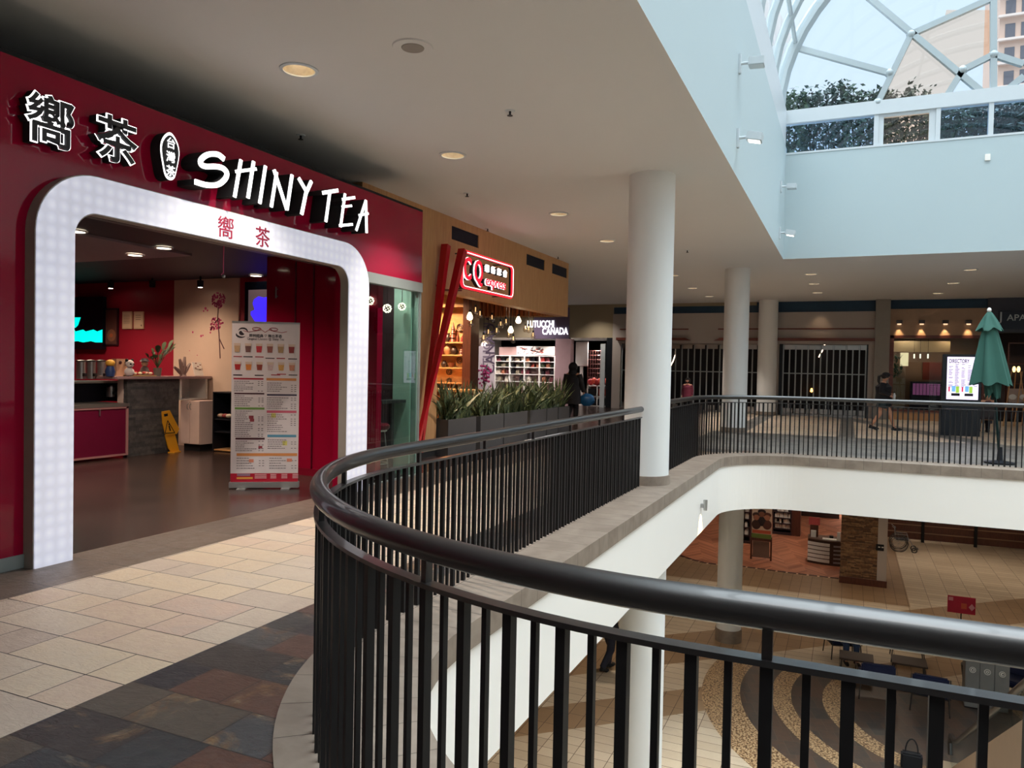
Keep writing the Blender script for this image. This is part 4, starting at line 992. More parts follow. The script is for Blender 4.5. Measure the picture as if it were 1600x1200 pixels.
text_mb('原創經典 ♡ 舞出茶香', .042, F(fu(408), fv(527.5), .002), BD, (0, 0, 1), .001, .01, 'CENTER').build('title_characters', M('print_black', (40, 30, 36), .6), t)
# brush-drawn round logo and ribbon
b = MB(); cen = F(fu(373), fv(521), .001)
for (r0, r1, a0_, a1_, sx) in ((.050, .072, .1, 2.7, 1.1), (.0, .045, 2.2, 5.4, 1.0), (.060, .085, 3.3, 5.2, 1.25)):
    n_ = 18; vs = []
    for i in range(n_+1):
        a = a0_+(a1_-a0_)*i/n_
        for r in (r0, r1*(.7+.3*math.sin(PI*i/n_))): vs.append(cen+BD*(r*math.cos(a)*sx)+Vector((0, 0, r*math.sin(a)*.85)))
    b.add(vs, [(2*i, 2*i+1, 2*i+3, 2*i+2) for i in range(n_)])
b.build('logo_print', M('print_black', (40, 30, 36), .6), t)
b = MB()
for s_ in (-1, 1):
    c_ = F(fu(407)+s_*.10, fv(515), .001)
    b.tube([c_+BD*(s_*.05*math.cos(a))+Vector((0, 0, .018*math.sin(a))) for a in [2*PI*i/14 for i in range(14)]], .004, 4, closed=True)
    b.tube([F(fu(407)+s_*.06, fv(514), .001), F(fu(407)+s_*.10, fv(518), .001), F(fu(407)+s_*.20, fv(520), .001), F(fu(407)+s_*.26, fv(518), .001)], .003, 4)
    b.tube([F(fu(407), fv(520), .001), F(fu(407)+s_*.05, fv(515.5), .001)], .003, 4)
b.build('ribbon_print', M('print_red2', (170, 40, 56), .5), t)
# ---- seating area seen through the window
struct(MB().box(-5.93, 9.20, 0, XR-.10, 9.24, 3.05), 'trim_11', green_mint)
struct(MB().box(-6.76, 9.24, 0, XR-.12, 9.30, 3.05), 'wall_window_side', M('dim_plum', (62, 52, 56), .5))
struct(MB().box(-7.3, 8.57, 0, XR-.12, 9.2, .012), 'trim_12', M('seat_floor', (70, 62, 60), .3))
t = thing('bar_table', 'dark narrow bar table behind the window glass', 'table', (-5.8, 8.9, 0.012))
MB().box(-5.95, 8.59, 1.03, -5.70, onx(640, 627, -5.72).y if onx(640, 627, -5.72).y < 9.19 else 9.19, 1.07).build('table_top', M('bar_dark', (52, 52, 54), .4), t)
for y in (8.64, 8.98): MB().box(-5.83, y-.03, 0.012, -5.78, y+.03, 1.03).build('leg', M('bar_dark', (52, 52, 54), .4), t)
v = onz(605, 735); t = thing('bar_stool', 'bar stool with a red cushion behind the window glass', 'stool', (-5.86, 8.72, 0.012))
c = Vector((-5.86, 8.72, .012))
MB().lathe(c+Vector((0, 0, .66)), [(0, .0), (.15, .0), (.17, .025), (.17, .06), (.14, .085), (0, .09)], 24).build('cushion', M('stool_red', (120, 20, 40), .35), t)
MB().lathe(c+Vector((0, 0, .635)), [(0, .0), (.13, .0), (.135, .025), (0, .025)], 24, True).build('seat_plate', steel, t)
for a in (PI/4, 3*PI/4, 5*PI/4, 7*PI/4): MB().tube([c+Vector((.10*math.cos(a), .10*math.sin(a), .64)), c+Vector((.17*math.cos(a), .17*math.sin(a), 0))], .009, 8).build('leg', steel, t)
MB().tube([c+Vector((.15*math.cos(a), .15*math.sin(a), .2)) for a in [2*PI*i/24 for i in range(24)]], .006, 6, closed=True).build('foot_ring', steel, t)
for px, py, r_, lb in ((605, 482, 8.0, 'round sparkling pendant lamp in the middle of the shop window'), (628, 479, 7.3, 'round sparkling pendant lamp over the mint panel in the window'), (578, 470, 7.5, 'round sparkling pendant lamp half hidden by the arch post')):
    v = onx(px, py, -5.80 if px < 620 else -5.74); rr = r_*9.0/1185; t = thing('globe_pendant', lb, 'pendant lamp', v-Vector((0, 0, rr)))
    MB().tube([v+Vector((0, 0, rr)), (v.x, v.y, 3.05)], .004, 5).build('cord', black_matte, t)
    MB().ball(v, rr*.72, n=16, m=10).build('glass_globe', M('globe_dark', (90, 84, 70), .1, .6), t)
    b = MB()
    for i in range(34):
        zz = 1-2*(i+.5)/34; a = i*2.39996; q_ = math.sqrt(1-zz*zz); b.ball(v+Vector((q_*math.cos(a), q_*math.sin(a), zz))*rr*.9, rr*.17, n=6, m=4)
    b.build('crystal_beads', E('crystal_glow', (255, 246, 220), 2.2), t)
# ================================================================= NOODLE SHOP (wood facade, planters)
fy0 = onx(700, 460, XW).y; fy1 = 18.07
b = MB().box(XW-.25, 9.2, .13, XW, onx(681, 700, XW).y, ZC)
b.box(XW-3.0, fy1-.04, 2.86, XW-.25, fy1, ZC)
struct(b, 'wall_food_shop_pillar', oak_facade)
fac = struct(MB().box(XW-.25, onx(681, 700, XW).y, 2.86, XW, fy1, ZC), 'wall_food_shop', oak_facade)
vents = [((706, 352), (748, 388)), ((823, 396), (851, 423)), ((863, 411), (886, 435))]
cut = MB()
VV = []
for (a, c) in vents:
    va = onx(a[0], a[1], XW); vc = onx(c[0], c[1], XW); VV.append((va.y, vc.y, vc.z, va.z)); cut.box(XW-.2, va.y, vc.z, XW+.05, vc.y, va.z)
boolean_cut(fac, cut)
for (y0, y1, z0, z1), lb in zip(VV, ('largest dark vent in the wood facade above the two red poles', 'dark vent in the middle of the wood facade right of the red sign', 'dark vent at the far end of the wood facade')):
    t = thing('air_vent', lb, 'vent', (XW-.1, (y0+y1)/2, z0))
    MB().box(XW-.06, y0+.003, z0+.003, XW-.02, y1-.003, z1-.003).build('backing', M('vent_navy', (14, 22, 40), .8), t)
    b = MB()
    for i in range(5): zz = z0+(z1-z0)*(i+.5)/5; b.box(XW-.02, y0+.01, zz-.003, XW-.016, y1-.01, zz+.003)
    b.build('louvres', M('vent_navy', (14, 22, 40), .8), t)
struct(MB().box(XW-.24, 9.3, 0, XW+.01, onx(681, 700, XW).y-.01, .13), 'baseboard_food_shop', black_matte)
# two crossed square red poles like chopsticks
for a, c, x, lb in (((697, 383), (657, 707), -6.38, 'left of two tall slanted square red poles on the wood facade'), ((723, 391), (651, 700), -6.22, 'right of two tall slanted square red poles, its top touching the red sign')):
    p0, p1 = onx(*c, x), onx(*a, x); t = thing('slanted_pole', lb, 'pole', p0)
    MB().tube([p0, p1], [.042, .088], 4, sq=True).build('shaft', red_lacquer, t)
    MB().tube([p1-Vector((.0, 0, .7)), Vector((XW+.002, p1.y-.12, p1.z-.7))], .018, 6).build('bracket', red_wood, t)
# sign
SX = -6.2
s0, s1, s2, s3 = onx(722, 392, SX), onx(801, 416, SX), onx(800, 466, SX), onx(722, 447, SX)
ya, yb, za, zb = s0.y, s1.y, (s2.z+s3.z)/2, (s0.z+s1.z)/2
t = thing('neon_shop_sign', 'red and white lit rectangular neon-framed CQ express sign on the wood facade', 'sign', (SX, (ya+yb)/2, za))
def rrect(y0, y1, z0, z1, r, x, n=6):
    P = []
    for cy, cz, a0 in ((y1-r, z1-r, 0), (y0+r, z1-r, PI/2), (y0+r, z0+r, PI), (y1-r, z0+r, 3*PI/2)):
        for i in range(n+1): a = a0+PI/2*i/n; P.append(Vector((x, cy+r*math.cos(a), cz+r*math.sin(a))))
    return P
MB().tube(rrect(ya, yb, za, zb, .10, SX-.05), .03, 6, closed=True).build('frame_return', black_matte, t)
MB().tube(rrect(ya, yb, za, zb, .10, SX), .030, 8, closed=True).build('red_frame', E('neon_red', (240, 30, 50), 1.0), t)
MB().tube(rrect(ya+.012, yb-.012, za+.012, zb-.012, .09, SX+.022), .009, 6, closed=True).build('white_tube', glow_white, t)
for yy in (ya+.3, yb-.3): MB().tube([(XW, yy, zb), (SX-.05, yy, zb)], .012, 6).tube([(XW, yy, za), (SX-.05, yy, za)], .012, 6).build('stand_off', dark_metal, t)
Wd = yb-ya; hh = zb-za
def sgn(body, y, z, size, bold, xs=1.0, white=False):
    for x, m, of, d in ((SX-.11, black_matte, bold+.002, .06), (SX-.05, glow_white, bold+.004, .02), (SX-.03, E('sign_face_red', (235, 20, 50), .9) if not white else glow_white, bold-.004, .012)):
        text_mb(body, size, (x, y, z), (0, 1, 0), (0, 0, 1), d, of, 'LEFT', xs=xs).build(('letters_return', 'letters_glow', 'letters_face')[(SX-.11, SX-.05, SX-.03).index(x)], m, t)
sgn('C', ya+Wd*.06, za+hh*.26, hh*.88, .02, .80); sgn('Q', ya+Wd*.25, za+hh*.26, hh*.88, .02, .80)
sgn('express', ya+Wd*.47, za+hh*.22, hh*.42, .008, 1.12)
for i, ch in enumerate('錢新記食'): sgn(ch, ya+Wd*(.47+.125*i), za+hh*.64, hh*.23, .004, 1.0, True)
# interior shell
wood_red = wood('slat_wood', (150, 84, 50), (190, 118, 72), (6, 6, .5))
struct(MB().box(-13, 10.65, 3.3, XW-.25, fy1-.04, 3.4), 'ceiling_food_shop', wood_red)
b = MB()
x = -10.2
while x < -6.9: b.box(x, 17.8, 2.88, x+.07, 17.9, 3.3); x += .12
struct(b.box(-10.3, 17.9, 2.9, -6.75, 17.95, 3.3), 'trim_13', wood_red)
struct(MB().box(-13, 10.55, 0, XW-.25, 10.65, 3.4), 'wall_food_shop_left', oak_facade)
struct(MB().box(-13.1, 10.65, 0, -13, 18, 3.4), 'wall_food_shop_rear', beige_paint)
yS = 15.0
xa, xb = ony(676, 540, yS).x, ony(732.5, 540, yS).x
t = thing('display_shelf_wall', 'warm-lit oak display wall with three shelves of pottery behind the planters', 'shelf', ((xa+xb)/2, yS, 0))
MB().box(xa, yS, 0, xb, yS+.05, 3.25).build('back_panel', oak_shelf, t)
ZS = [ony(700, py, yS-.1).z for py in (534.5, 554, 573.8, 597)]
for z in ZS: MB().box(xa, yS-.22, z-.03, xb, yS, z).build('shelf', oak_shelf, t)
MB().box(xa, yS-.26, 2.86, xb, yS, 2.92).build('top_board', oak_shelf, t)
struct(MB().box(xb, yS-.3, 0, ony(745, 540, yS).x, yS+.1, 3.3), 'trim_14', dark_wood)
cer = [M('ceramic_rust', (120, 60, 40), .4), M('ceramic_dark', (58, 40, 34), .4), M('ceramic_tan', (176, 128, 88), .5), M('ceramic_red', (140, 44, 36), .4)]
def vase(px, shelf, h, r, mi, prof, label, name='vase'):
    z = ZS[shelf]; x = ony(px, 540, yS-.1).x
    o = MB().lathe((x, yS-.11, z), [(0, 0)]+[(r*a, h*c_) for a, c_ in prof]+[(0, h*prof[-1][1])], 18).build(name, cer[mi]); tag(o, label, name.replace('_', ' '))
jar = [(.6, 0), (1, .35), (.95, .6), (.5, .85), (.55, 1)]; bot = [(.7, 0), (.8, .5), (.3, .7), (.25, 1)]; pag = [(1, 0), (.6, .2), (.9, .22), (.5, .42), (.75, .44), (.4, .62), (.6, .64), (.2, .85), (.05, 1)]; bowl = [(.4, 0), (.8, .5), (1, 1)]
vase(708, 0, .44, .09, 0, pag, 'tall rust-coloured pagoda ornament on the top pottery shelf', 'pagoda_ornament')
vase(700, 0, .20, .085, 1, jar, 'dark round jar left of the pagoda on the top shelf', 'jar')
vase(715.3, 0, .23, .045, 0, bot, 'slim rust bottle right of the pagoda on the top shelf', 'bottle')
vase(722.5, 0, .15, .06, 3, pag, 'small red tiered ornament at the right of the top shelf', 'ornament')
vase(691, 1, .24, .06, 3, bot, 'red bottle at the left of the second pottery shelf', 'bottle')
vase(700, 1, .24, .09, 2, jar, 'tan jar on the left half of the second pottery shelf', 'jar')
vase(710, 1, .18, .08, 1, jar, 'dark squat jar in the middle of the second pottery shelf', 'jar')
vase(722, 1, .22, .07, 0, pag, 'small rust pagoda at the right of the second pottery shelf', 'pagoda_ornament')
vase(695, 2, .15, .075, 1, jar, 'dark round pot at the left of the third pottery shelf', 'pot')
vase(706.5, 2, .10, .08, 0, bowl, 'rust bowl in the middle of the third pottery shelf', 'bowl')
vase(727, 2, .16, .05, 2, bot, 'tan bottle at the right end of the third pottery shelf', 'bottle')
for px, py, r, lb in ((719, 511.5, 6.6, 'painted round plate hung above the top pottery shelf'), (718.5, 563, 6.2, 'painted round plate standing on the third pottery shelf'), (702, 581, 6.0, 'painted round plate hung under the third pottery shelf'), (702, 595, 5, 'painted round plate at the bottom of the pottery wall'), (729, 505, 3, 'small dark plaque high on the right of the pottery wall')):
    v = ony(px, py, yS-.03); rr = r*16/1185
    t = thing('wall_plate', lb, 'plate', (v.x, yS-.03, v.z-rr))
    MB().lathe((v.x, yS-.002, v.z), [(0, .02), (rr*.6, .02), (rr, .04), (rr*.95, .02), (0, 0)], 26, axis=(0, -1, 0)).build('dish', cer[2], t)
    b = MB(); b.tube([(v.x+rr*.8*math.cos(a), yS-.04, v.z+rr*.8*math.sin(a)) for a in [2*PI*i/20 for i in range(20)]], rr*.09, 5, closed=True)
    for i in range(7): a = i*2.4; b.ball((v.x+rr*.4*math.cos(a), yS-.028, v.z+rr*.4*math.sin(a)), rr*.14, 1, .3, 1, 6, 4)
    b.build('painted_pattern', cer[1], t)
t = thing('wood_counter', 'low orange wood counter behind the planters below the pottery wall', 'counter', (-8.1, 14.2, 0))
MB().box(-9.0, 14.0, 0, -7.25, 14.6, 1.02).build('body', wood_red, t); MB().box(-9.05, 13.95, 1.02, -7.15, 14.65, 1.07).build('top', oak_shelf, t)
for x_, y_, p_ in ((-8.3, 14.0, 90), (-7.6, 12.6, 60), (-8.5, 16.5, 60), (-7.2, 16.5, 40)): spot((x_, y_, 3.25), p_*4.0, 140, (1, .70, .42), 1.0, to=(0, .12, -1))
# clear pendant bulbs
clear = glass('clear_bulb_glass', (.86, .80, .72), .16)
R3 = random.Random(5)
bl = [(736, 505, 0), (750, 492, 0), (763, 520.5, 0), (768.7, 498, 0), (782.4, 508, 0), (790.7, 504, 0), (776, 518.5, 0), (798, 515, 1), (795, 523, 0), (821, 514, 0), (833, 524.7, 0), (810, 500, 1), (734, 494, 1), (755.6, 529.5, 0), (802, 531, 0), (743, 486, 0), (826, 515, 0)]
for i, (px, py, on) in enumerate(bl):
    v = onx(px, py, -6.95-R3.random()*.5)
    t = thing('bulb_pendant', 'clear glass bulb hanging on a thin cord among others under the orange slatted ceiling' if not on else ('brightest lit bulb hanging at the left end of the row' if px == 734 else 'lit bulb hanging in the middle of the row' if px == 798 else 'small lit bulb hanging near the lit store name'), 'pendant lamp', v-Vector((0, 0, .09)), None if on else 'clear bulbs hanging in the noodle shop')
    MB().tube([v+Vector((0, 0, .12)), (v.x, v.y, 3.3)], .006, 5).build('cord', black_matte, t)
    MB().lathe(v+Vector((0, 0, -.085)), [(0, 0), (.05, .015), (.066, .06), (.055, .10), (.03, .15), (.022, .17)], 16).build('glass_bulb', clear if not on else E('bulb_lit', (255, 226, 180), 5.0), t)
    MB().cyl(v+Vector((0, 0, .08)), .024, .055, 12).build('socket', dark_metal, t)
    if not on: MB().tube([v+Vector((0, 0, .08)), v+Vector((0, 0, -.01))], .012, 6).build('filament', E('filament_glow', (255, 200, 140), 1.4), t)
# planters with striped strap leaves
plm = M('planter_grey', (74, 74, 76), .55, var=.05)
def strap_mat():
    n = NT('strap_leaf'); p = n.pos()[0]
    a = n.noise(n.scale(p, 1, 1, .25), 60, 2)
    n.set(color=n.ramp(a, [(.35, lin((34, 50, 34))), (.5, lin((62, 80, 52))), (.62, lin((120, 128, 84))), (.75, lin((48, 64, 42)))]), rough=.45); return n.m
strap = strap_mat(); soil = M('soil', (40, 32, 28), .9)
bnd = [(695, 744), (750, 786.5), (787.5, 824), (827.5, 853), (854, 871), (872, 889)]
plab = ['grey planter box nearest the wood pillar', 'second grey planter box from the wood pillar', 'third grey planter box from the wood pillar', 'fourth grey planter box from the wood pillar', 'fifth grey planter box, second from the far end', 'grey planter box at the far end beside the walking person']
for (pa, pb), lb in zip(bnd, plab):
    y0, y1 = max(onx(pa, 690, -6.28).y, 11.5), onx(pb, 680, -6.28).y; H_ = .63
    t = thing('planter_box', lb, 'planter', (-6.45, (y0+y1)/2, 0))
    b = MB().box(-6.30, y0+.01, .0, -6.28, y1-.01, H_).box(-6.66, y0+.01, 0, -6.64, y1-.01, H_).box(-6.64, y0+.01, 0, -6.30, y0+.03, H_).box(-6.64, y1-.03, 0, -6.30, y1-.01, H_).box(-6.64, y0+.03, 0, -6.30, y1-.03, .03)
    b.build('box', plm, t)
    MB().box(-6.64, y0+.03, .03, -6.30, y1-.03, H_-.05).build('soil', soil, t)
    t2 = thing('snake_plant', lb.replace('grey planter box', 'striped strap-leaved plants in the planter box'), 'plant', (-6.47, (y0+y1)/2, H_-.05))
    b = MB(); n_ = int((y1-y0)*100)
    for i in range(n_):
        bx, by = R3.uniform(-6.6, -6.34), R3.uniform(y0+.06, y1-.06)
        h = R3.uniform(.30, .78); lx, ly = R3.gauss(0, .10), R3.gauss(0, .13); w = R3.uniform(.020, .040)
        base = Vector((bx, by, H_-.05)); tip = Vector((min(max(bx+lx, -6.8), -6.1), by+ly, H_+h)); s_ = Vector((R3.gauss(0, 1), R3.gauss(0, 1), 0)).normalized(); bend = R3.uniform(0, .18) if R3.random() < .75 else R3.uniform(.3, .6)
        vs = []; N_ = 7
        for k_ in range(N_+1):
            u = k_/N_; c_ = base+(tip-base)*u; lean = Vector((lx, ly, 0))
            c_ += lean*(u*u*1.2)+Vector((0, 0, -bend*u*u*h)); ww = w*(1-u**3)*(.6+.4*min(1, u*4))
            vs += [c_-s_*ww, c_+s_*ww]
        b.add(vs, [(2*k_, 2*k_+1, 2*k_+3, 2*k_+2) for k_ in range(N_)], True)
    b.build('leaves', strap, t2)
# ================================================================= BAG STORE (far left)
lw = ony(745, 500, YF)
z_b = ony(830, 527.5, YF).z; z_t = ony(860, 480, YF).z
xp0, xp1, xp2 = ony(835, 500, YF).x, ony(890, 500, YF).x, ony(958, 500, YF).x
struct(MB().box(-18, YF, z_b, xp0, YF+.2, ZC), 'wall_bag_store_left', olive_panel)
struct(MB().box(xp0, YF-.05, z_b-.05, xp1, YF+.2, ZC-.1), 'wall_bag_store_sign', M('mauve_sign', (104, 88, 112), .7))
struct(MB().box(xp1, YF, z_b, xp2, YF+.2, ZC-.12).box(-18, YF-.02, ZC-.12, -3.2, YF+.2, ZC), 'wall_bag_store_right', olive_panel)
t = thing('store_name_sign', 'white glowing store name in two lines on the mauve panel at the far left', 'sign', ony(855, 512, YF-.07))
for body, p0, p1, zz in (('LUTUCCHI', (823.5, 511.5), (865.5, 511.5), 0), ('CANADA', (847, 522.5), (887.5, 522.5), 0)):
    a, c = ony(*p0, YF-.08), ony(*p1, YF-.08); m_ = text_mb(body, 1.0, (0, 0, 0), (1, 0, 0), (0, 0, 1), .05, .02); w_ = max(v.x for v in m_.v)
    hgt = ony(855, 500, YF).z-ony(855, 510.5, YF).z
    text_mb(body, hgt/.70, (a.x, YF-.08, a.z), (1, 0, 0), (0, 0, 1), .04*hgt, .02, xs=(c.x-a.x)/(w_*hgt/.70)).build('letters', glow_white, t)
# store interior
struct(MB().box(-18, 33.0, 0, -8.6, 33.1, 3.4), 'wall_bag_store_rear', M('store_pink_wall', (196, 160, 160), .7))
struct(MB().box(-18, YF+.2, z_b, -8.6, 33, z_b+.1), 'ceiling_bag_store', white_paint)
xc0, xc1 = ony(868, 560, YF).x, ony(892, 560, YF).x
struct(MB().box(xc0, YF-.05, 0, xc1, YF+.35, z_b-.05), 'trim_15', M('store_pink', (176, 144, 148), .6))
for x_, y_, p_ in ((-13.5, 31.0, 110), (-11.8, 31.0, 90), (-10, 31.2, 80), (-15, 31.0, 60), (-12.6, 28.0, 110)): spot((x_, y_, z_b-.05), p_*1.8, 140, (1, .9, .86), 1.0, to=(0, .3, -1))
YS2 = 31.4
sx0, sx1 = ony(774, 560, YS2).x, ony(867, 560, YS2).x
zs_ = [ony(820, py, YS2).z for py in (555.5, 564.5, 573.5, 584.5, 596)]
t = thing('display_shelving', 'wide white shelving full of handbags in the far left store', 'shelf', ((sx0+sx1)/2, YS2, 0))
for z in zs_+[.25]: MB().box(sx0, YS2-.02, z-.03, sx1, YS2+.4, z).build('shelf', white_plastic, t)
xd = [sx0+(sx1-sx0)*f_ for f_ in (0, .25, .5, .75, 1)]
for x_ in xd: MB().box(x_-.025, YS2-.03, 0, x_+.025, YS2+.4, zs_[0]).build('upright', white_plastic, t)
MB().box(sx0, YS2+.4, 0, sx1, YS2+.42, 2.5).build('back_panel', M('shelf_back', (150, 120, 116), .6), t)
hb = [M('bag_c%d' % i, c_, .45) for i, c_ in enumerate([(150, 60, 44), (40, 34, 40), (200, 60, 60), (220, 210, 196), (60, 70, 50), (110, 50, 60), (190, 120, 90), (28, 28, 34), (160, 150, 130)])]
def handbag(x, z, w, h, mi, first=[None]):
    t = thing('handbag', 'handbag among many colours on the white shelving of the far left store', 'handbag', (x, YS2+.18, z), 'handbags on the far left store shelves')
    MB().prism([(x-w/2, YS2+.08, z), (x+w/2, YS2+.08, z), (x+w*.42, YS2+.08, z+h), (x-w*.42, YS2+.08, z+h)], (0, .18, 0)).build('body', hb[mi], t)
    MB().tube([(x+w*.26*math.cos(a), YS2+.17, z+h+h*.35*math.sin(a)) for a in [PI*i/6 for i in range(7)]], .014, 5, cap=False).build('handle', hb[mi], t)
zall = zs_+[.25]
for si in range(1, 5):
    for cx_ in range(4):
        n_ = 3 if si < 4 else 2
        for i in range(n_):
            if R3.random() < .15: continue
            w_ = R3.uniform(.28, .5)*(xd[1]-xd[0])/1.5; h_ = min((zs_[si-1]-zs_[si])*R3.uniform(.45, .66), .34)
            handbag(xd[cx_]+(xd[1]-xd[0])*(i+.5)/n_, zs_[si], min(w_, (xd[1]-xd[0])/n_*.85), h_, R3.randrange(9))
t = thing('store_poster', 'bright poster of patterned bags standing above the white shelving', 'poster', (ony(825, 545, YS2).x, YS2+.3, zs_[0]))
a, c = ony(808, 541, YS2+.3), ony(866, 555, YS2+.3)
MB().box(a.x, YS2+.28, c.z, c.x, YS2+.34, a.z).build('board', white_plastic, t)
b = MB(); b2 = MB()
for i in range(60):
    x_ = R3.uniform(a.x, a.x+(c.x-a.x)*.72); z_ = R3.uniform(c.z+.04, a.z-.04); (b if i % 3 else b2).obox((x_, YS2+.275, z_), R3.uniform(.05, .2), .006, R3.uniform(.02, .06), 0, 0, R3.uniform(-.6, .6))
b.build('grey_print', M('print_grey', (96, 90, 90), .6), t); b2.build('red_print', M('print_coral', (210, 80, 70), .6), t)
a, c = ony(746, 541, YF+.1), ony(775, 600, YF+.1)
t = thing('store_banner_board', 'tall pale board with dark vertical lettering at the far left store front', 'board', ((a.x+c.x)/2, YF-.12, 0))
MB().box(a.x, YF-.12, 0, c.x, YF-.06, a.z).build('board', M('board_grey', (190, 178, 182), .6), t)
text_mb('CANADA', .62, ony(772, 585, YF-.13), (0, 0, 1), (-1, 0, 0), .01, .01).build('vertical_lettering', M('board_text', (80, 66, 84), .6), t)
text_mb('LUTUCCHI', .5, ony(765, 592, YF-.13), (0, 0, 1), (-1, 0, 0), .01, .01).build('vertical_lettering', M('board_text2', (120, 104, 120), .6), t)
v = ony(757, 590, YF-.6); t = thing('potted_orchid', 'dark pink orchid in front of the pale lettered board', 'plant', (v.x, v.y, 0))
MB().lathe((v.x, v.y, 0), [(0, 0), (.16, 0), (.2, .5), (.17, .5), (0, .48)], 18).build('pot', white_plastic, t)
b = MB(); mg = M('orchid_magenta', (140, 30, 84), .5)
for i in range(46):
    q = ony(757+R3.gauss(0, 4.2), 585+R3.gauss(0, 9), YF-.6+R3.uniform(-.12, .12)); b.ball(q, .07, 1, .4, .8, 6, 4, R3.random()*3)
b.build('blossoms', mg, t); b = MB()
for dx in (-.15, 0, .12): b.tube([(v.x, v.y, .48), (v.x+dx*.4, v.y, 1.0), (v.x+dx, v.y, 1.7)], .012, 5)
b.build('stems', lm, t)
spot((-14.6, 28.2, 4.05), 260, 80, (1, .92, .9), 1.0, to=(0, .45, -1)); spot((-12.2, 28.4, 4.1), 200, 110, (1, .9, .85), 1.0, to=(0, .35, -1)); spot((-9.3, 28.6, 4.1), 120, 100, (1, .9, .8), 1.0, to=(0, .3, -1))  # added spots, no fixtures built, to lift the lettered board and store front
# right-hand window bay of the bag store
t = thing('display_stand', 'tall white display panel in the right bay of the far left store', 'panel', ony(909, 575, 31.2))
a, c = ony(900, 534, 31.2), ony(918, 572, 31.2); MB().box(a.x, 31.2, c.z, c.x, 31.26, a.z).box(a.x+.2, 31.21, 0, c.x-.2, 31.25, c.z).build('panel', white_plastic, t)
t = thing('wire_grid_rack', 'wire grid rack with small red goods in the far left store', 'rack', ony(928, 600, 31.4))
a, c = ony(919, 548, 31.4), ony(937, 604, 31.4); b = MB()
for i in range(6): x_ = a.x+(c.x-a.x)*i/5; b.tube([(x_, 31.4, 0), (x_, 31.4, a.z)], .012, 5)
for i in range(9): z_ = c.z+(a.z-c.z)*i/8; b.tube([(a.x, 31.4, z_), (c.x, 31.4, z_)], .010, 5)
b.build('grid', M('rack_wire', (120, 70, 66), .4, .4), t)
t = thing('cube_shelf', 'low white cube shelf with dark bins at the right end of the far left store', 'shelf', ony(930, 628, 30.5))
a, c = ony(918, 602, 30.5), ony(948, 628, 30.5)
b = MB(); zz_ = [0.0, a.z*.48, a.z]
for z_ in zz_: b.box(a.x, 30.5, max(z_-.03, 0), c.x, 30.9, max(z_, .03))
for f_ in (0, .5, 1): x_ = a.x+(c.x-a.x)*f_; b.box(x_-.02, 30.5, 0, x_+.02, 30.9, a.z)
b.build('cube_frame', white_plastic, t)
for i in range(2):
    for j in range(2): x_ = a.x+(c.x-a.x)*(.25+.5*i); MB().box(x_-.28, 30.53, zz_[j]+.04, x_+.28, 30.88, zz_[j]+a.z*.36).build('bin', black_matte if not (i == 1 and j == 1) else hb[0], t)
for i in range(6):
    x_ = a.x+(c.x-a.x)*(i+.5)/6; tag(MB().ball((x_, 30.7, a.z+.14+.04*(i % 2)), .14, 1, .8, 1, 10, 7).build('red_pouch', M('pouch_%d' % (i % 2), ((170, 30, 34), (220, 80, 60))[i % 2], .5)), 'small red pouch among the pile on the white cube shelf', 'pouch', 'red pouches on the cube shelf')
struct(MB().box(xp2-.25, YF, 0, xp2, YF+.2, z_b), 'trim_16', dark_metal)
a = ony(941, 600, YF+.05); struct(MB().box(a.x-.1, YF+.03, 0, a.x+.1, YF+.1, 2.6), 'trim_17', white_metal)
# ================================================================= FAR SIDE: gates and shop window
def fx(px, py=560, y=YF): return ony(px, py, y).x
def fz(py, px=1300, y=YF): return ony(px, py, y).z
zg = fz(538); zc0, zc1 = fz(533), fz(528.5); zl0, zl1 = fz(514.8), fz(512.8); zblue = fz(487)
xL = xp2
b = MB().box(xL, YF-.02, zg, fx(1366), YF+.25, zblue).box(fx(1188), YF-.02, 0, fx(1217), YF+.25, zg).box(fx(1356.5), YF-.04, 0, fx(1366)+.1, YF+.25, zg).box(xL, YF-.02, 0, xL+.35, YF+.25, zg)
struct(b, 'wall_far_left_shops', beige_paint)
struct(MB().box(xL, YF+.1, zblue, 9, YF+.2, ZC), 'window_6', navy_glass)
t = MB(); 
for x0, x1 in ((xL+.3, fx(1075)), (fx(1121), fx(1188)), (fx(1186), fx(1365))): t.box(x0, YF-.05, zl0, x1, YF-.02, zl1)
struct(t, 'trim_18', red_wood)
def cornice(x0, x1, sl0, sl1): return MB().prism([(x0, YF-.22, zc0), (x1, YF-.22, zc0), (x1-sl1, YF-.22, zc1), (x0+sl0, YF-.22, zc1)], (0, .22, 0))
struct(cornice(xL+.2, fx(1080), 0, .22).join(cornice(fx(1116), fx(1368), .22, -.0)), 'trim_19', red_wood)
struct(MB().box(fx(1366), YF-.25, 0, fx(1389), YF+.2, ZC), 'trim_20', M('pilaster_grey', (150, 144, 136), .65))
struct(MB().box(xL+.35, YF+1.4, 0, fx(1356), YF+1.5, zg), 'wall_behind_gates', M('dark_shop', (22, 22, 30), .7))
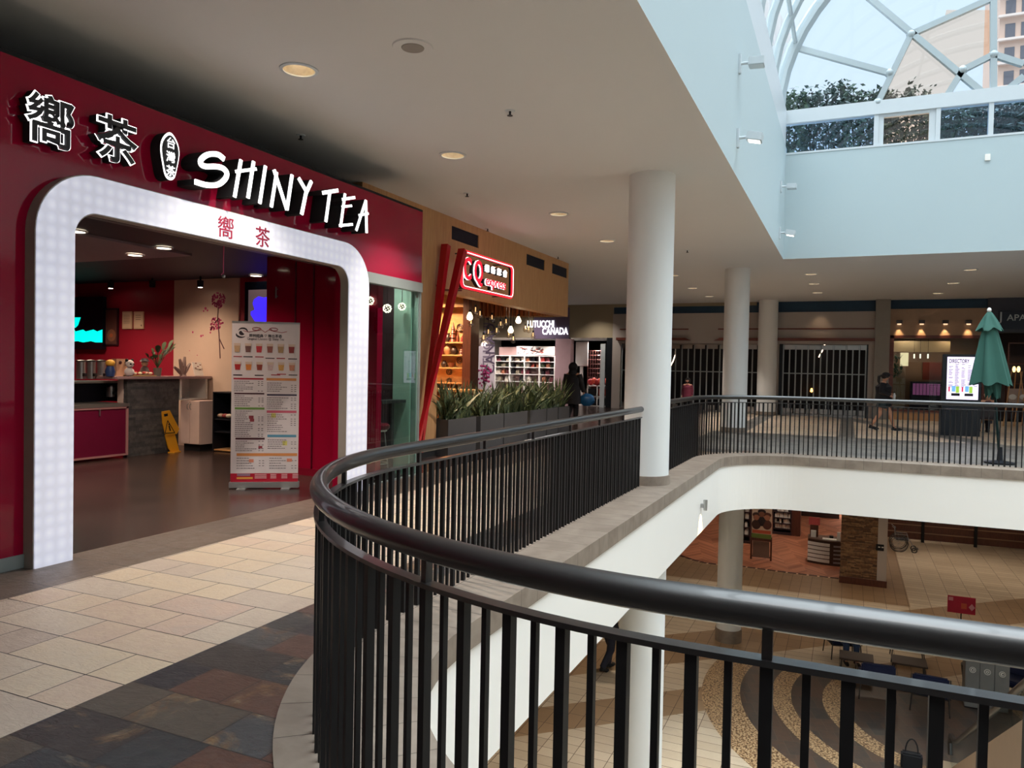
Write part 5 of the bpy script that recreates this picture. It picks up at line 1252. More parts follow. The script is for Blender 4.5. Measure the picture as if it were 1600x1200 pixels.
def gate(x0, x1, label, bars):
    t = thing('folding_gate', label, 'gate', ((x0+x1)/2, YF+.05, 0))
    z0, z1 = .06, zg
    for i in range(bars+1):
        x = x0+(x1-x0)*i/bars; MB().box(x-.022, YF+.02, z0, x+.022, YF+.06, z1-.02).build('bar', M('gate_bar', (160, 168, 170), .4, .3), t)
    MB().box(x0, YF+.012, .98+.55, x1, YF+.02, 1.57).build('cross_rail', M('gate_bar', (160, 168, 170), .4, .3), t)
    b = MB(); k_ = 0
    for i in range(0, bars, 2):
        a_ = x0+(x1-x0)*i/bars; b.box(a_+.03, YF, z1-.2, a_+.40, YF+.012, z1-.03).box(a_+.03, YF, z0+.02, a_+.36, YF+.012, z0+.2)
    b.build('end_plates', steel, t)
    MB().box(x0-.06, YF-.005, .0, x1+.06, YF+.09, .06).build('threshold', steel, t)
gate(xL+.4, fx(1186), 'closed grey folding gate left of the second column', 22)
gate(fx(1224), fx(1353), 'closed grey folding gate in front of the dark shop right of the second column', 13)
struct(MB().box(fx(1218), YF-.03, 0, fx(1223), YF+.1, zg).box(fx(1354), YF-.03, 0, fx(1357), YF+.1, zg), 'door_1', dark_metal)
v = ony(1070, 600, YF+.6); 
for px, py, lb in ((1268, 613, 'small warm light glowing behind the closed gate'),):
    v = ony(px, py, YF+1.1); t = thing('candle_lamp', lb, 'lamp', (v.x, v.y, 0)); MB().lathe(v, [(0, 0), (.05, .03), (.03, .14), (0, .16)], 10).build('flame_glass', E('candle', (255, 170, 80), 6.0), t); MB().lathe((v.x, v.y, 0), [(0, 0), (.16, 0), (.03, .04), (.03, v.z-.02), (.1, v.z), (0, v.z)], 16).build('stand', black_matte, t)
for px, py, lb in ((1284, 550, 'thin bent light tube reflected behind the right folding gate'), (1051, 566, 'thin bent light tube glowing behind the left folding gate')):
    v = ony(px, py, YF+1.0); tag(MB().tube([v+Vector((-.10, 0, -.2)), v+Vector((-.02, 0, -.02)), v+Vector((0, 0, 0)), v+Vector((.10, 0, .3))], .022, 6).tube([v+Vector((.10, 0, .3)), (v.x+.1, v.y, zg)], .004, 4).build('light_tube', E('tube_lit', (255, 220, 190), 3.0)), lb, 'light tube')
# warm spill on the beige band
spot((fx(1280), YF-.5, zl0+.95), 12, 60, (1, .7, .42), 1.0, to=(0, .38, -1), size=.04)
# right shop window
xw0, xw1 = fx(1389), fx(1541)
zw0, zw1 = fz(636), fz(524)
b = MB().box(xw0, YF, zw1, xw1, YF+.2, fz(484)).box(xw0, YF, .25, xw1, YF+.2, zw0)
struct(b, 'wall_far_right_shop', M('shop_tan', (176, 146, 120), .65))
struct(MB().box(xw0, YF-.03, 0, xw1, YF, .25), 'baseboard_far', oak_facade)
w7 = struct(MB().box(xw0, YF-.06, zw0-.06, xw0+.14, YF+.1, zw1).box(xw1-.1, YF-.06, zw0-.06, xw1, YF+.1, zw1).box(xw0, YF-.06, zw1-.10, xw1, YF+.1, zw1).box(xw0, YF-.06, zw0-.06, xw1, YF+.1, zw0).box(fx(1528), YF-.05, zw0, fx(1530), YF+.08, zw1), 'window_7', red_wood)
MB().box(xw0+.14, YF+.02, zw0, xw1-.1, YF+.03, zw1-.1).build('window_pane', shop_glass, w7)
struct(MB().box(xw0-.3, YF+2.4, 0, xw1+.2, YF+2.5, 3.4), 'wall_shop_interior', M('warm_back', (150, 116, 96), .7))
struct(MB().box(xw0-.3, YF+.2, 3.3, xw1+.2, YF+2.5, 3.4), 'ceiling_shop_far', M('warm_back', (150, 116, 96), .7))
struct(MB().box(xw0+.2, YF+1.4, fz(547), fx(1492), YF+1.5, fz(530)), 'trim_21', M('bulkhead_cream', (206, 176, 142), .7))
spot((fx(1420), YF+1.2, 3.25), 45, 150, (1, .8, .6), 1.0); spot((fx(1490), YF+1.2, 3.25), 40, 150, (1, .75, .5), 1.0)
for i, px in enumerate((1405, 1440, 1477, 1513)):
    v = ony(px, 505, YF-.05); t = thing('wall_sconce', ('first', 'second', 'third', 'fourth')[i]+' square wall light from the left above the far shop window', 'wall light', (v.x, YF-.08, v.z-.1))
    MB().box(v.x-.09, YF-.20, v.z-.02, v.x+.09, YF, v.z+.10).build('housing', M('sconce_grey', (84, 78, 78), .5, .4), t)
    MB().lathe((v.x, YF-.12, v.z-.06), [(0, .02), (.06, 0), (.07, .05), (0, .05)], 16).build('lamp', E('sconce_lens', (255, 214, 170), .9), t)
    spot((v.x, YF-.13, v.z-.09), 14, 55, (1, .72, .38), .7, to=(0, .32, -1), size=.03)
def flatbox(px0, py0, px1, py1, y, th, name, mat, label, cat, parent=None):
    a, c = ony(px0, py0, y), ony(px1, py1, y)
    b = MB().box(a.x, y, c.z, c.x, y+th, a.z)
    o = b.build(name, mat, parent)
    if parent is None: tag(o, label, cat)
    return o
flatbox(1442, 566, 1471, 594, YF+2.34, .05, 'red_poster', M('poster_brick', (140, 56, 44), .6), 'brick red poster hanging inside the far shop window', 'poster')
t = thing('lit_display_case', 'purple and pink lit display case low in the far shop window', 'display case', (ony(1446, 623, YF+.5).x, YF+.5, 0))
a, c = ony(1423, 596, YF+.5), ony(1471, 623, YF+.5); MB().box(a.x, YF+.5, 0, c.x, YF+.9, a.z).build('case_body', M('case_dark', (46, 40, 60), .3), t)
flatbox(1426, 599, 1469, 618, YF+.48, .02, 'lit_front', E('case_glow', (130, 70, 110), .5), '', '', t)
b = MB(); a, c = ony(1426, 599, YF+.46), ony(1469, 618, YF+.46)
for i in range(9): x_ = a.x+(c.x-a.x)*i/8; b.box(x_-.008, YF+.465, c.z, x_+.008, YF+.475, a.z)
b.build('dividers', dark_metal, t)
a, c = ony(1393, 590, YF+.5), ony(1413, 612, YF+.5); t = thing('tan_cabinet', 'tan cabinet behind the glass beside the walking woman', 'cabinet', ((a.x+c.x)/2, YF+.6, 0)); MB().box(a.x, YF+.45, .08, c.x, YF+.72, a.z).build('body', M('cab_tan', (150, 116, 84), .6), t); MB().box(a.x+.03, YF+.47, 0, c.x-.03, YF+.7, .08).build('plinth', dark_wood, t); MB().box(a.x+.02, YF+.435, .12, c.x-.02, YF+.45, a.z-.04).build('door', M('cab_tan', (150, 116, 84), .6), t)
flatbox(1407, 551, 1419, 572, YF+2.36, .03, 'lit_print', E('lit_print', (240, 220, 180), .8), 'bright glowing patch hanging high behind the far shop glass', 'lit panel')
for px in (1427.5, 1437, 1449):
    a, c = ony(px, 553, YF+1.3), ony(px+2, 560, YF+1.3); t = thing('tube_lamp', 'short hanging tube lamp %s behind the far shop glass' % {1427.5: 'left', 1437: 'in the middle', 1449: 'right'}[px], 'lamp', ((a.x+c.x)/2, YF+1.3, c.z))
    MB().box(a.x, YF+1.3, c.z, c.x, YF+1.34, a.z).build('tube', E('tube_lamp_glow', (255, 240, 210), 1.6), t); MB().tube([((a.x+c.x)/2, YF+1.32, a.z), ((a.x+c.x)/2, YF+1.32, 3.3)], .006, 5).build('cord', black_matte, t)
t = thing('potted_shrub', 'dim green shrub in the left corner of the far shop window', 'plant', ony(1401, 612, YF+1.0)); b = MB()
for i in range(60): q = ony(1401+R3.gauss(0, 4), 578+R3.gauss(0, 9), YF+1.0); leaf(b, q, q+Vector((R3.uniform(-.2, .2), R3.uniform(-.1, .1), R3.uniform(-.05, .2))), .05, 3)
b.build('foliage', lm, t); q = ony(1401, 595, YF+1.0); MB().tube([q, (q.x, q.y, q.z-.5)], .02, 6).lathe((q.x, q.y, 0), [(0, 0), (.16, 0), (.2, q.z-.5), (0, q.z-.5)], 14).build('pot', M('pot_dim', (90, 60, 48), .7), t)
# shop with the silver name, right edge
xj = fx(1541)
struct(MB().box(xj, YF-.1, fz(520, 1580), 9, YF+.2, ZC).box(xj, YF-.12, 0, xj+.22, YF+.2, 3.4), 'wall_name_shop', M('slate_paint', (74, 76, 88), .6))
t = thing('name_fascia', 'dark blue fascia with silver Japan Studio lettering at the right edge', 'sign', (fx(1585), YF-.14, fz(515, 1580)))
MB().box(fx(1558), YF-.2, fz(515, 1580), 9, YF-.105, fz(486, 1580)).build('board', M('fascia_navy', (20, 32, 52), .4), t)
q = ony(1561, 501, YF-.21)
text_mb('J', .42, q, (1, 0, 0), (0, 0, 1), .02, .004).build('lettering', alum, t)
text_mb('APAN', .29, q+Vector((.22, 0, 0)), (1, 0, 0), (0, 0, 1), .02, .004).build('lettering', alum, t)
text_mb('S', .42, q+Vector((1.1, 0, 0)), (1, 0, 0), (0, 0, 1), .02, .004).build('lettering', alum, t)
text_mb('TUDIO', .29, q+Vector((1.4, 0, 0)), (1, 0, 0), (0, 0, 1), .02, .004).build('lettering', alum, t)
struct(MB().box(xj, YF+2.8, 0, 9, YF+2.9, 3.4), 'wall_name_shop_rear', M('dim_brown', (66, 54, 56), .7))
struct(MB().box(xj, YF+.2, 3.3, 9, YF+2.9, 3.4), 'ceiling_name_shop', M('dim_brown', (66, 54, 56), .7))
spot((5.4, YF+1.0, 3.25), 30, 150, (1, .8, .6), 1.0)
t = thing('wall_shelf', 'dim wall shelf with small goods and two glowing lamps in the right-edge shop', 'shelf', ony(1588, 600, YF+2.0))
a, c = ony(1578, 535, YF+2.0), ony(1612, 600, YF+2.0)
for z_ in (c.z, (a.z+c.z)/2, a.z): MB().box(a.x, YF+2.0, z_-.04, c.x, YF+2.3, z_).build('shelf_board', dark_wood, t)
MB().box(a.x-.05, YF+2.0, 0, a.x, YF+2.3, a.z).build('side_panel', dark_wood, t)
for px in (1584.5, 1591.5): v = ony(px, 577, YF+1.98); MB().ball(v, .09, .6, .3, 1.2).build('glowing_lamp', E('shelf_lamp', (255, 210, 130), 2.5), t)
for px, lb in ((1585, 'wooden easel with a photo board under the green umbrella side'), (1602, 'wooden easel at the right edge of the view')):
    v = onz(px, 664); y = 28.6; v = ony(px, 664, y); t = thing('easel', lb, 'easel', (v.x, y, 0))
    a, c = ony(px-9, 607, y), ony(px+9, 629, y)
    MB().obox(((a.x+c.x)/2, y, (a.z+c.z)/2), c.x-a.x, .03, a.z-c.z, 0, -.12).build('photo_board', M('photo_taupe', (170, 148, 136), .5), t)
    MB().ball(((a.x+c.x)/2-.05, y-.03, (a.z+c.z)/2-.05), .11, 1, .15, .8).build('photo_print', white_plastic, t)
    for s_ in (-1, 1): MB().tube([(v.x+s_*.12, y+.05, 1.75), (v.x+s_*.32, y-.12, 0)], .018, 6).build('leg', oak_shelf, t)
    MB().tube([(v.x, y+.06, 1.75), (v.x, y+.5, 0)], .018, 6).build('leg', oak_shelf, t)
    MB().box(v.x-.3, y-.08, c.z-.06, v.x+.3, y+.02, c.z-.02).build('ledge', oak_shelf, t)
# ---- directory kiosk
yd = 22.8; a, c = ony(1473.5, 553, yd), ony(1531, 681, yd)
t = thing('directory_kiosk', 'black freestanding directory kiosk with a bright white map screen', 'kiosk', ((a.x+c.x)/2, yd, 0))
MB().box(a.x, yd, 0, c.x, yd+.16, 2.13).build('body', M('kiosk_navy', (20, 28, 38), .35), t, bevel=.01)
sa, sc_ = ony(1480.5, 557.5, yd), ony(1528, 625, yd)
scr = MB().box(sa.x, yd-.008, sc_.z, sc_.x, yd, sa.z).build('screen', E('kiosk_screen', (228, 218, 245), .95), t)
text_mb('DIRECTORY', .15, ony(1483, 567, yd-.012), (1, 0, 0), (0, 0, 1), .004, .012, xs=.56).build('heading', black_matte, t)
kt = M('kiosk_text', (150, 140, 176), .6); b = MB(); W_ = sc_.x-sa.x
for col in range(5):
    for i in range(22):
        z_ = sa.z-.20-i*.028
        if R3.random() < .82: b.box(sa.x+.04+col*.17*W_/.85, yd-.011, z_, sa.x+.04+col*.17*W_/.85+R3.uniform(.05, .11), yd-.008, z_+.012)
b.box(sa.x+.5*W_, yd-.011, sa.z-.10, sc_.x-.04, yd-.008, sa.z-.096); b.build('listing_text', kt, t)
for k_, off in enumerate((0, .42*W_)):
    for nm, cc, r_ in (('map_blue', (110, 170, 225), (.14, .24, .20, .35)), ('map_green', (150, 190, 70), (.25, .34, .17, .34)), ('map_red', (200, 40, 80), (.05, .09, .20, .32)), ('map_black', (20, 20, 24), (.13, .36, .09, .16))):
        MB().box(sa.x+off+r_[0]*W_/.85, yd-.012, sc_.z+r_[2], sa.x+off+r_[1]*W_/.85, yd-.008, sc_.z+r_[3]).build('map_area', E('k'+nm, cc, .8), t)
v0, v1 = ony(1481, 631.5, yd), ony(1528, 633.5, yd); MB().box(v0.x, yd-.01, v1.z, v1.x, yd, v0.z).build('light_strip', E('strip', (220, 230, 240), .9), t)
# ---- closed green umbrella
gm = M('umbrella_green', (42, 88, 77), .8, var=.1, vs=3)
yu = 16.0; top = ony(1546, 489, yu); bp = ony(1562, 722, yu); bp.z = 0.0
t = thing('patio_umbrella', 'closed dark green patio umbrella standing behind the far railing', 'umbrella', (bp.x, yu, 0))
low = ony(1547, 598, yu); ax = (top-bp).normalized()
MB().tube([bp+Vector((0, 0, .04)), top+ax*.02], .022, 12).build('pole', M('pole_green', (24, 46, 44), .4, .4), t)
MB().lathe((bp.x, yu, 0), [(0, 0), (.25, 0), (.25, .03), (.05, .06), (.035, .3), (0, .3)], 24).build('base', dark_metal, t)
MB().ball(top+ax*.05, .035, 1, 1, 1.3).build('finial', white_plastic, t)
def folded(z0, z1, r0, r1, nf, amp, jag, seed, x0, x1):
    rr = random.Random(seed); b = MB(); n_ = nf*8; rows = 12; vs = []; ph = [rr.uniform(-.3, .3) for _ in range(nf+1)]
    for i in range(rows+1):
        u = i/rows; z = z0+(z1-z0)*u; c_ = Vector((x0+(x1-x0)*u, yu, z))
        for j in range(n_):
            a = 2*PI*j/n_; f_ = .5+.5*math.cos(a*nf+ph[int(j/8) % nf]*2)
            r = (r0+(r1-r0)*u**.9)*(1-amp*(1-f_)*min(1, u*2+.1)); zz = z+jag*(f_-.5)*u*u*(1.0 if z1 < z0 else 1)
            vs.append(c_+Vector((r*math.cos(a+.2*u), r*math.sin(a+.2*u)*.8, zz-z)))
    b.add(vs, [(i*n_+j, i*n_+(j+1) % n_, (i+1)*n_+(j+1) % n_, (i+1)*n_+j) for i in range(rows) for j in range(n_)], True)
    return b
zl = ony(1547, 600, yu).z
folded(top.z+.01, zl, .03, .36, 6, .34, -.07, 4, top.x, low.x+.01).build('canopy', gm, t)
folded(top.z+.02, ony(1547, 515, yu).z, .03, .235, 6, .32, -.07, 8, top.x, top.x+.01).build('top_flap', gm, t)
folded(zl+.15, ony(1547, 618, yu).z, .16, .12, 5, .4, -.12, 9, low.x+.03, low.x+.05).build('lower_folds', gm, t)
# ================================================================= kerb joints
b = MB(); acc = 0; last = EP[0][0]
for p, nr in resample([q for q, _ in EP], .30) and [(a, Vector((-d.y, d.x, 0))) for a, d in resample([q for q, _ in EP], .30)]:
    nr = nr if True else nr
    tn = Vector((nr.y, -nr.x, 0)); w_ = .0022
    for o0, z0, o1, z1 in ((-.168, .0125, .4702, .0125), (.4705, .0125, .4705, -.15)):
        b.add([p+nr*o0-tn*w_+Vector((0, 0, z0)), p+nr*o1-tn*w_+Vector((0, 0, z1)), p+nr*o1+tn*w_+Vector((0, 0, z1)), p+nr*o0+tn*w_+Vector((0, 0, z0))], [(0, 1, 2, 3)])
struct(b, 'trim_22', M('grout_dark', (88, 78, 70), .8))
struct(sweep([(.02, .0122), (.02, .0128), (.024, .0128), (.024, .0122)]), 'trim_23', M('grout_dark', (88, 78, 70), .8))
# ================================================================= LOWER FLOOR
def lo(px, py, h=0.0): return onz(px, py, LOW+h)
bd = [lo(*p) for p in [(1058, 866), (1080, 874), (1105, 880), (1135, 883), (1160, 885), (1190, 889), (1220, 893), (1260, 898), (1312, 904)]]
struct(MB().prism([v+Vector((0, 0, .002)) for v in bd]+[Vector((-.1, 41.7, LOW+.002)), Vector((-14, 41.7, LOW+.002)), Vector((-14, 30.5, LOW+.002))], (0, 0, .01)), 'floor_store', m_herr)
b = MB(); b2 = MB()
S_ = resample(bd, .34)
for p, d in S_: b.obox(p+Vector((0, -.05, .012)), .27, .13, .012, math.atan2(d.y, d.x))
struct(b, 'trim_24', M('inlay_dark', (60, 24, 22), .4))
struct(MB().tube([v+Vector((0, -.05, .006)) for v in bd], .10, 4, sq=True, flat=.06), 'trim_25', M('inlay_pale', (216, 186, 160), .5))
# stone pillar with pale corner panel
pl = lo(1312, 910); pr_ = lo(1369, 914)
struct(MB().box(pl.x, pl.y, LOW, pr_.x, pl.y+1.0, -.97), 'wall_stone_pillar', ledge_warm)
struct(MB().box(pr_.x, pl.y-.02, LOW+.22, pr_.x+.28, pl.y+1.0, -.97), 'trim_26', beige_paint)
struct(MB().box(pl.x-.02, pl.y-.03, LOW, pr_.x+.3, pl.y+1.02, LOW+.22), 'baseboard_pillar', dark_wood)
a, c = ony(1369, 850, pl.y-.03), ony(1381, 861, pl.y-.03)
t = thing('small_sign', 'small black square sign on the pale corner of the stone pillar', 'sign', ((a.x+c.x)/2, pl.y-.03, c.z))
MB().box(a.x, pl.y-.05, c.z, c.x, pl.y-.02, a.z).build('plate', black_matte, t)
MB().box(a.x+.06, pl.y-.054, c.z+.1, a.x+.12, pl.y-.05, a.z-.07).box(a.x+.16, pl.y-.054, c.z+.1, a.x+.22, pl.y-.05, a.z-.07).build('pictogram', white_plastic, t)
# poster stand
y = 29.35; a, c = ony(1174, 798, y), ony(1205, 878, y); t = thing('poster_stand', 'dark wooden stand holding a poster of smiling people at the pharmacy entrance', 'poster stand', ((a.x+c.x)/2, y, LOW))
H0, H1 = LOW+.78, LOW+2.9
for x_ in (a.x, c.x-.05): MB().box(x_, y, LOW, x_+.06, y+.08, H0+.1).build('post', dark_wood, t)
MB().box(a.x, y-.02, H0-.06, c.x, y+.1, H0+.04).build('shelf', dark_wood, t)
MB().box(a.x, y+.02, LOW+.10, c.x, y+.06, LOW+.16).box(a.x+.08, y+.03, LOW+.16, c.x-.08, y+.045, H0-.08).build('lower_panel', M('panel_dim', (120, 96, 84), .6), t)
MB().box(a.x+.03, y, H0+.04, c.x-.02, y+.06, H1).build('poster_board', M('poster_cream', (216, 190, 166), .6), t)
MB().box(a.x+.03, y-.004, H0+.04, c.x-.02, y, H0+.20).build('green_band', M('poster_green', (110, 130, 60), .6), t)
MB().box(a.x+.05, y-.006, H0+.22, c.x-.04, y-.002, H0+.34).build('orange_band', M('poster_orange2', (196, 90, 60), .6), t)
wd_ = c.x-a.x
for i, (fx_, fz_, cc) in enumerate(((.25, .82, (170, 110, 84)), (.5, .95, (140, 88, 66)), (.76, .84, (186, 124, 96)))):
    q = Vector((a.x+wd_*fx_, y-.01, H0+fz_)); MB().ball(q, .11, 1, .1, 1.15).build('face_print', M('face%d' % i, cc, .6), t)
    MB().ball(q+Vector((0, .002, .08)), .13, 1.1, .08, .7).ball(q+Vector((0, .004, -.28)), .18, .9, .06, 1.0).build('hair_and_clothes_print', M('print_umber%d' % i, ((70, 44, 36), (44, 34, 38), (96, 54, 44))[i], .6), t)
text_mb('the food', .19, (a.x+.10, y-.006, H0+1.42), (1, 0, 0), (0, 0, 1), .003, 0).build('lettering', black_matte, t)
text_mb('is greatest', .15, (a.x+.08, y-.006, H0+1.24), (1, 0, 0), (0, 0, 1), .003, 0).build('lettering', black_matte, t)
# pharmacy shelves and bottles
def bottle_shelf(px0, px1, y, label, zb_, rows, cols, grp, plabel, z_up=-1.0):
    a, c = ony(px0, 820, y), ony(px1, 820, y); t = thing('shelf_unit', label, 'shelf', ((a.x+c.x)/2, y, LOW))
    MB().box(a.x, y+.38, LOW, c.x, y+.4, z_up).build('back_panel', M('shelf_umber', (48, 30, 34), .6), t)
    for x_ in (a.x, c.x-.04): MB().box(x_, y, LOW, x_+.04, y+.4, z_up).build('side_panel', M('shelf_umber', (48, 30, 34), .6), t)
    for z in rows: MB().box(a.x+.04, y, z-.04, c.x-.04, y+.38, z).build('shelf_board', M('shelf_umber', (48, 30, 34), .6), t)
    MB().box(a.x+.04, y+.02, LOW, c.x-.04, y+.38, LOW+.12).build('plinth', M('shelf_umber', (48, 30, 34), .6), t)
    for z in rows[1:]:
        for i in range(cols):
            if R3.random() < .1: continue
            x_ = a.x+.12+(c.x-a.x-.24)*i/(cols-1)+R3.uniform(-.01, .01); h_ = R3.uniform(.20, .28)
            o = bottle_proto(h_ > .24); o = o.copy() if o.get('used') else o
            if not o.users_collection: COL.objects.link(o)
            o['used'] = 1; o.location = (x_, y+.12, z)
            tag(o, plabel, 'bottle', grp)
    return t
_bp = {}
def bottle_proto(tall):
    if tall not in _bp:
        h_ = .26 if tall else .2
        o = MB().lathe((0, 0, 0), [(0, 0), (.05, 0), (.052, h_*.7), (.025, h_*.82), (.028, h_), (0, h_)], 12).build('bottle', white_plastic); o.location = (0, 0, 0); _bp[tall] = o
    return _bp[tall]
yb_ = 34.4; rz_ = [ony(1225, py, yb_).z for py in (834.5, 826, 818, 809.5, 800)]
bottle_shelf(1207, 1237, yb_, 'dark pharmacy shelf of white bottles right of the poster stand', 0, rz_, 7, 'white bottles right of the poster stand', 'white bottle on the dark pharmacy shelf right of the poster stand')
bottle_shelf(1160, 1173, 31.9, 'narrow dark pharmacy shelf half hidden behind the second column', 0, [ony(1166, py, 31.9).z for py in (846, 836, 824, 811, 800)], 3, 'white bottles behind the column', 'white bottle on the narrow shelf between column and poster stand')
for o in list(bpy.data.objects):
    if 'used' in o.keys(): del o['used']
a, c = ony(1237.5, 800, yb_), ony(1250, 838, yb_); tag(MB().box(a.x, yb_, LOW, c.x, yb_+.5, -1.0).build('shelf_end_panel', dark_wood), 'plain dark wooden shelf end right of the white bottles', 'panel')
struct(MB().box(-14, 39.5, LOW, -.2, 39.7, -.97), 'wall_pharmacy_rear', M('umber_wall', (58, 36, 34), .7))
# curved counter
y = 29.7; a, c = ony(1262, 845, y), ony(1312, 890, y); xm = ony(1290, 860, y).x
spot((-2.7, 28.3, -1.05), 60, 60, (1, .9, .8), .8, to=(0, .45, -1)); spot((-2.0, 32.6, -1.05), 90, 90, (1, .9, .8), .8, to=(0, .7, -1)); spot((-.6, 28.6, -1.05), 60, 70, (1, .88, .75), .8, to=(0, .3, -1))  # added spots that brighten poster, bottles and counter; no lamp modelled
t = thing('curved_counter', 'pharmacy counter with curved white drawer fronts beside the stone pillar', 'counter', ((a.x+c.x)/2, y+.3, LOW))
hc = ony(1280, 845, y).z
arc = [(a.x+(c.x+.4-a.x)*u, y+.35-.35*math.sin(PI*(u*.7+.15))) for u in [i/12 for i in range(13)]]
MB().prism([(x_, y_, LOW) for x_, y_ in arc]+[(c.x+.4, y+.9, LOW), (a.x, y+.9, LOW)], (0, 0, hc-LOW)).build('carcass', M('counter_umber', (74, 52, 44), .5), t)
MB().prism([(x_, y_-.04, hc) for x_, y_ in arc]+[(c.x+.4, y+.92, hc), (a.x-.03, y+.92, hc)], (0, 0, .04)).build('counter_top', M('counter_umber2', (96, 72, 60), .4), t)
for k_ in range(5):
    z0_ = LOW+.1+(hc-LOW-.14)*k_/5; z1_ = LOW+.1+(hc-LOW-.14)*(k_+.8)/5
    P = [(x_, y_-.03) for x_, y_ in arc[:7]]; vs = [(x_, y_, z0_) for x_, y_ in P]+[(x_, y_, z1_) for x_, y_ in P]; n_ = 7
    MB().add(vs, [(i, i+1, n_+i+1, n_+i) for i in range(n_-1)], True).build('drawer_front', white_plastic, t)
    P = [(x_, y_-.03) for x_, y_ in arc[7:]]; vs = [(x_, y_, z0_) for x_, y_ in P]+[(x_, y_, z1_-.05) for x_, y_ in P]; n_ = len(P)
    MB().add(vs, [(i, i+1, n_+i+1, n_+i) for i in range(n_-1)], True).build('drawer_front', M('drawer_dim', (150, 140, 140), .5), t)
def lobox(px0, py0, px1, py1, y, th, name, mat, label, cat, z0=None):
    a, c = ony(px0, py0, y), ony(px1, py1, y); return tag(MB().box(a.x, y, c.z if z0 is None else z0, c.x, y+th, a.z).build(name, mat), label, cat)
t = thing('counter_display', 'pink and red promotional display standing on the curved counter', 'display', (ony(1272, 845, 30.2).x, 30.2, hc+.04))
a, c = ony(1264, 808, 30.2), ony(1281, 821, 30.2)
MB().box(a.x, 30.2, c.z, c.x, 30.26, a.z).build('header_board', M('disp_pink', (196, 84, 84), .5), t); MB().box(a.x+.05, 30.2, hc+.04, c.x-.05, 30.3, c.z).build('stand', dark_wood, t)
text_mb('sale', .16, (a.x+.05, 30.195, c.z+.08), (1, 0, 0), (0, 0, 1), .004, .004).mi
lobox(1267, 829, 1275, 834, 30.05, .2, 'paper_box', white_plastic, 'small white box on the curved counter', 'box', hc+.042)
lobox(1285, 842, 1307, 847, 29.75, .25, 'paper_tray', white_plastic, 'flat white paper tray at the front of the curved counter', 'tray', hc+.042)
lobox(1308, 832, 1313, 843, 29.8, .12, 'white_bottle', white_plastic, 'white bottle standing beside the stone pillar on the counter', 'bottle', hc+.042)
lobox(1296, 838, 1302, 843, 30.2, .2, 'card_terminal', black_matte, 'small black card terminal on the curved counter', 'terminal', hc+.042)
# timber fence of a closed kiosk, far right
f0, f1 = lo(1384, 842), lo(1640, 865); fd = (f1-f0).normalized()
t = thing('timber_screen', 'long dark timber screen of wide horizontal boards on the lower floor', 'screen', f0)
fn = Vector((-fd.y, fd.x, 0)); L_ = (f1-f0).length; ang = math.atan2(fd.y, fd.x)
for k_ in range(8):
    z = LOW+.10+k_*.31; MB().obox(f0+fd*(L_/2)+Vector((0, 0, z+.125-LOW)), L_, .06, .26, ang).build('board', dark_wood, t)
    MB().obox(f0+fd*(L_/2)+Vector((0, 0, z+.28-LOW))-fn*.01, L_, .07, .035, ang).build('pale_strip', M('strip_tan', (150, 116, 90), .5), t)
for px in (1443, 1519, 1594): v = lo(px, 850); v = f0+fd*((v-f0).dot(fd)); MB().obox(v+Vector((0, 0, 1.3))-fn*.05, .11, .11, 2.6, ang).build('post', black_matte, t)
struct(MB().box(1.3, 38.5, LOW, 10.6, 38.7, -.97), 'wall_lower_right', M('umber_wall', (58, 36, 34), .7))
# wheelchair
w0 = lo(1404, 862); t = thing('wheelchair', 'folded-looking dark wheelchair parked against the timber screen', 'wheelchair', w0)
c = w0+Vector((0, .25, 0))
for s_ in (-1, 1):
    MB().tube([c+Vector((.0+.32*math.cos(a), s_*.27, .32+.32*math.sin(a))) for a in [2*PI*i/24 for i in range(24)]], .022, 6, closed=True).tube([c+Vector((.27*math.cos(a), s_*.31, .32+.27*math.sin(a))) for a in [2*PI*i/20 for i in range(20)]], .01, 5, closed=True).build('large_wheel', black_metal, t)
    MB().tube([c+Vector((.55+.09*math.cos(a), s_*.22, .10+.09*math.sin(a))) for a in [2*PI*i/14 for i in range(14)]], .022, 6, closed=True).build('caster', black_metal, t)
    b = MB()
    for i in range(8): a = PI*i/4; b.tube([c+Vector((0, s_*.27, .32)), c+Vector((.3*math.cos(a), s_*.27, .32+.3*math.sin(a)))], .004, 4)
    b.build('spokes', steel, t)
    MB().tube([c+Vector((-.25, s_*.22, .98)), c+Vector((-.15, s_*.22, .9)), c+Vector((-.12, s_*.22, .45)), c+Vector((.4, s_*.22, .45)), c+Vector((.55, s_*.22, .15))], .014, 6).tube([c+Vector((-.12, s_*.22, .68)), c+Vector((.3, s_*.22, .68)), c+Vector((.35, s_*.22, .45))], .014, 6).build('frame', steel, t)
MB().obox(c+Vector((.13, 0, .47)), .45, .44, .05).build('seat', M('wc_navy', (20, 26, 44), .6), t); MB().obox(c+Vector((-.13, 0, .70)), .04, .42, .44).build('backrest', M('wc_navy', (20, 26, 44), .6), t)
MB().obox(c+Vector((.62, 0, .14)), .16, .36, .015).build('footrest', black_metal, t)
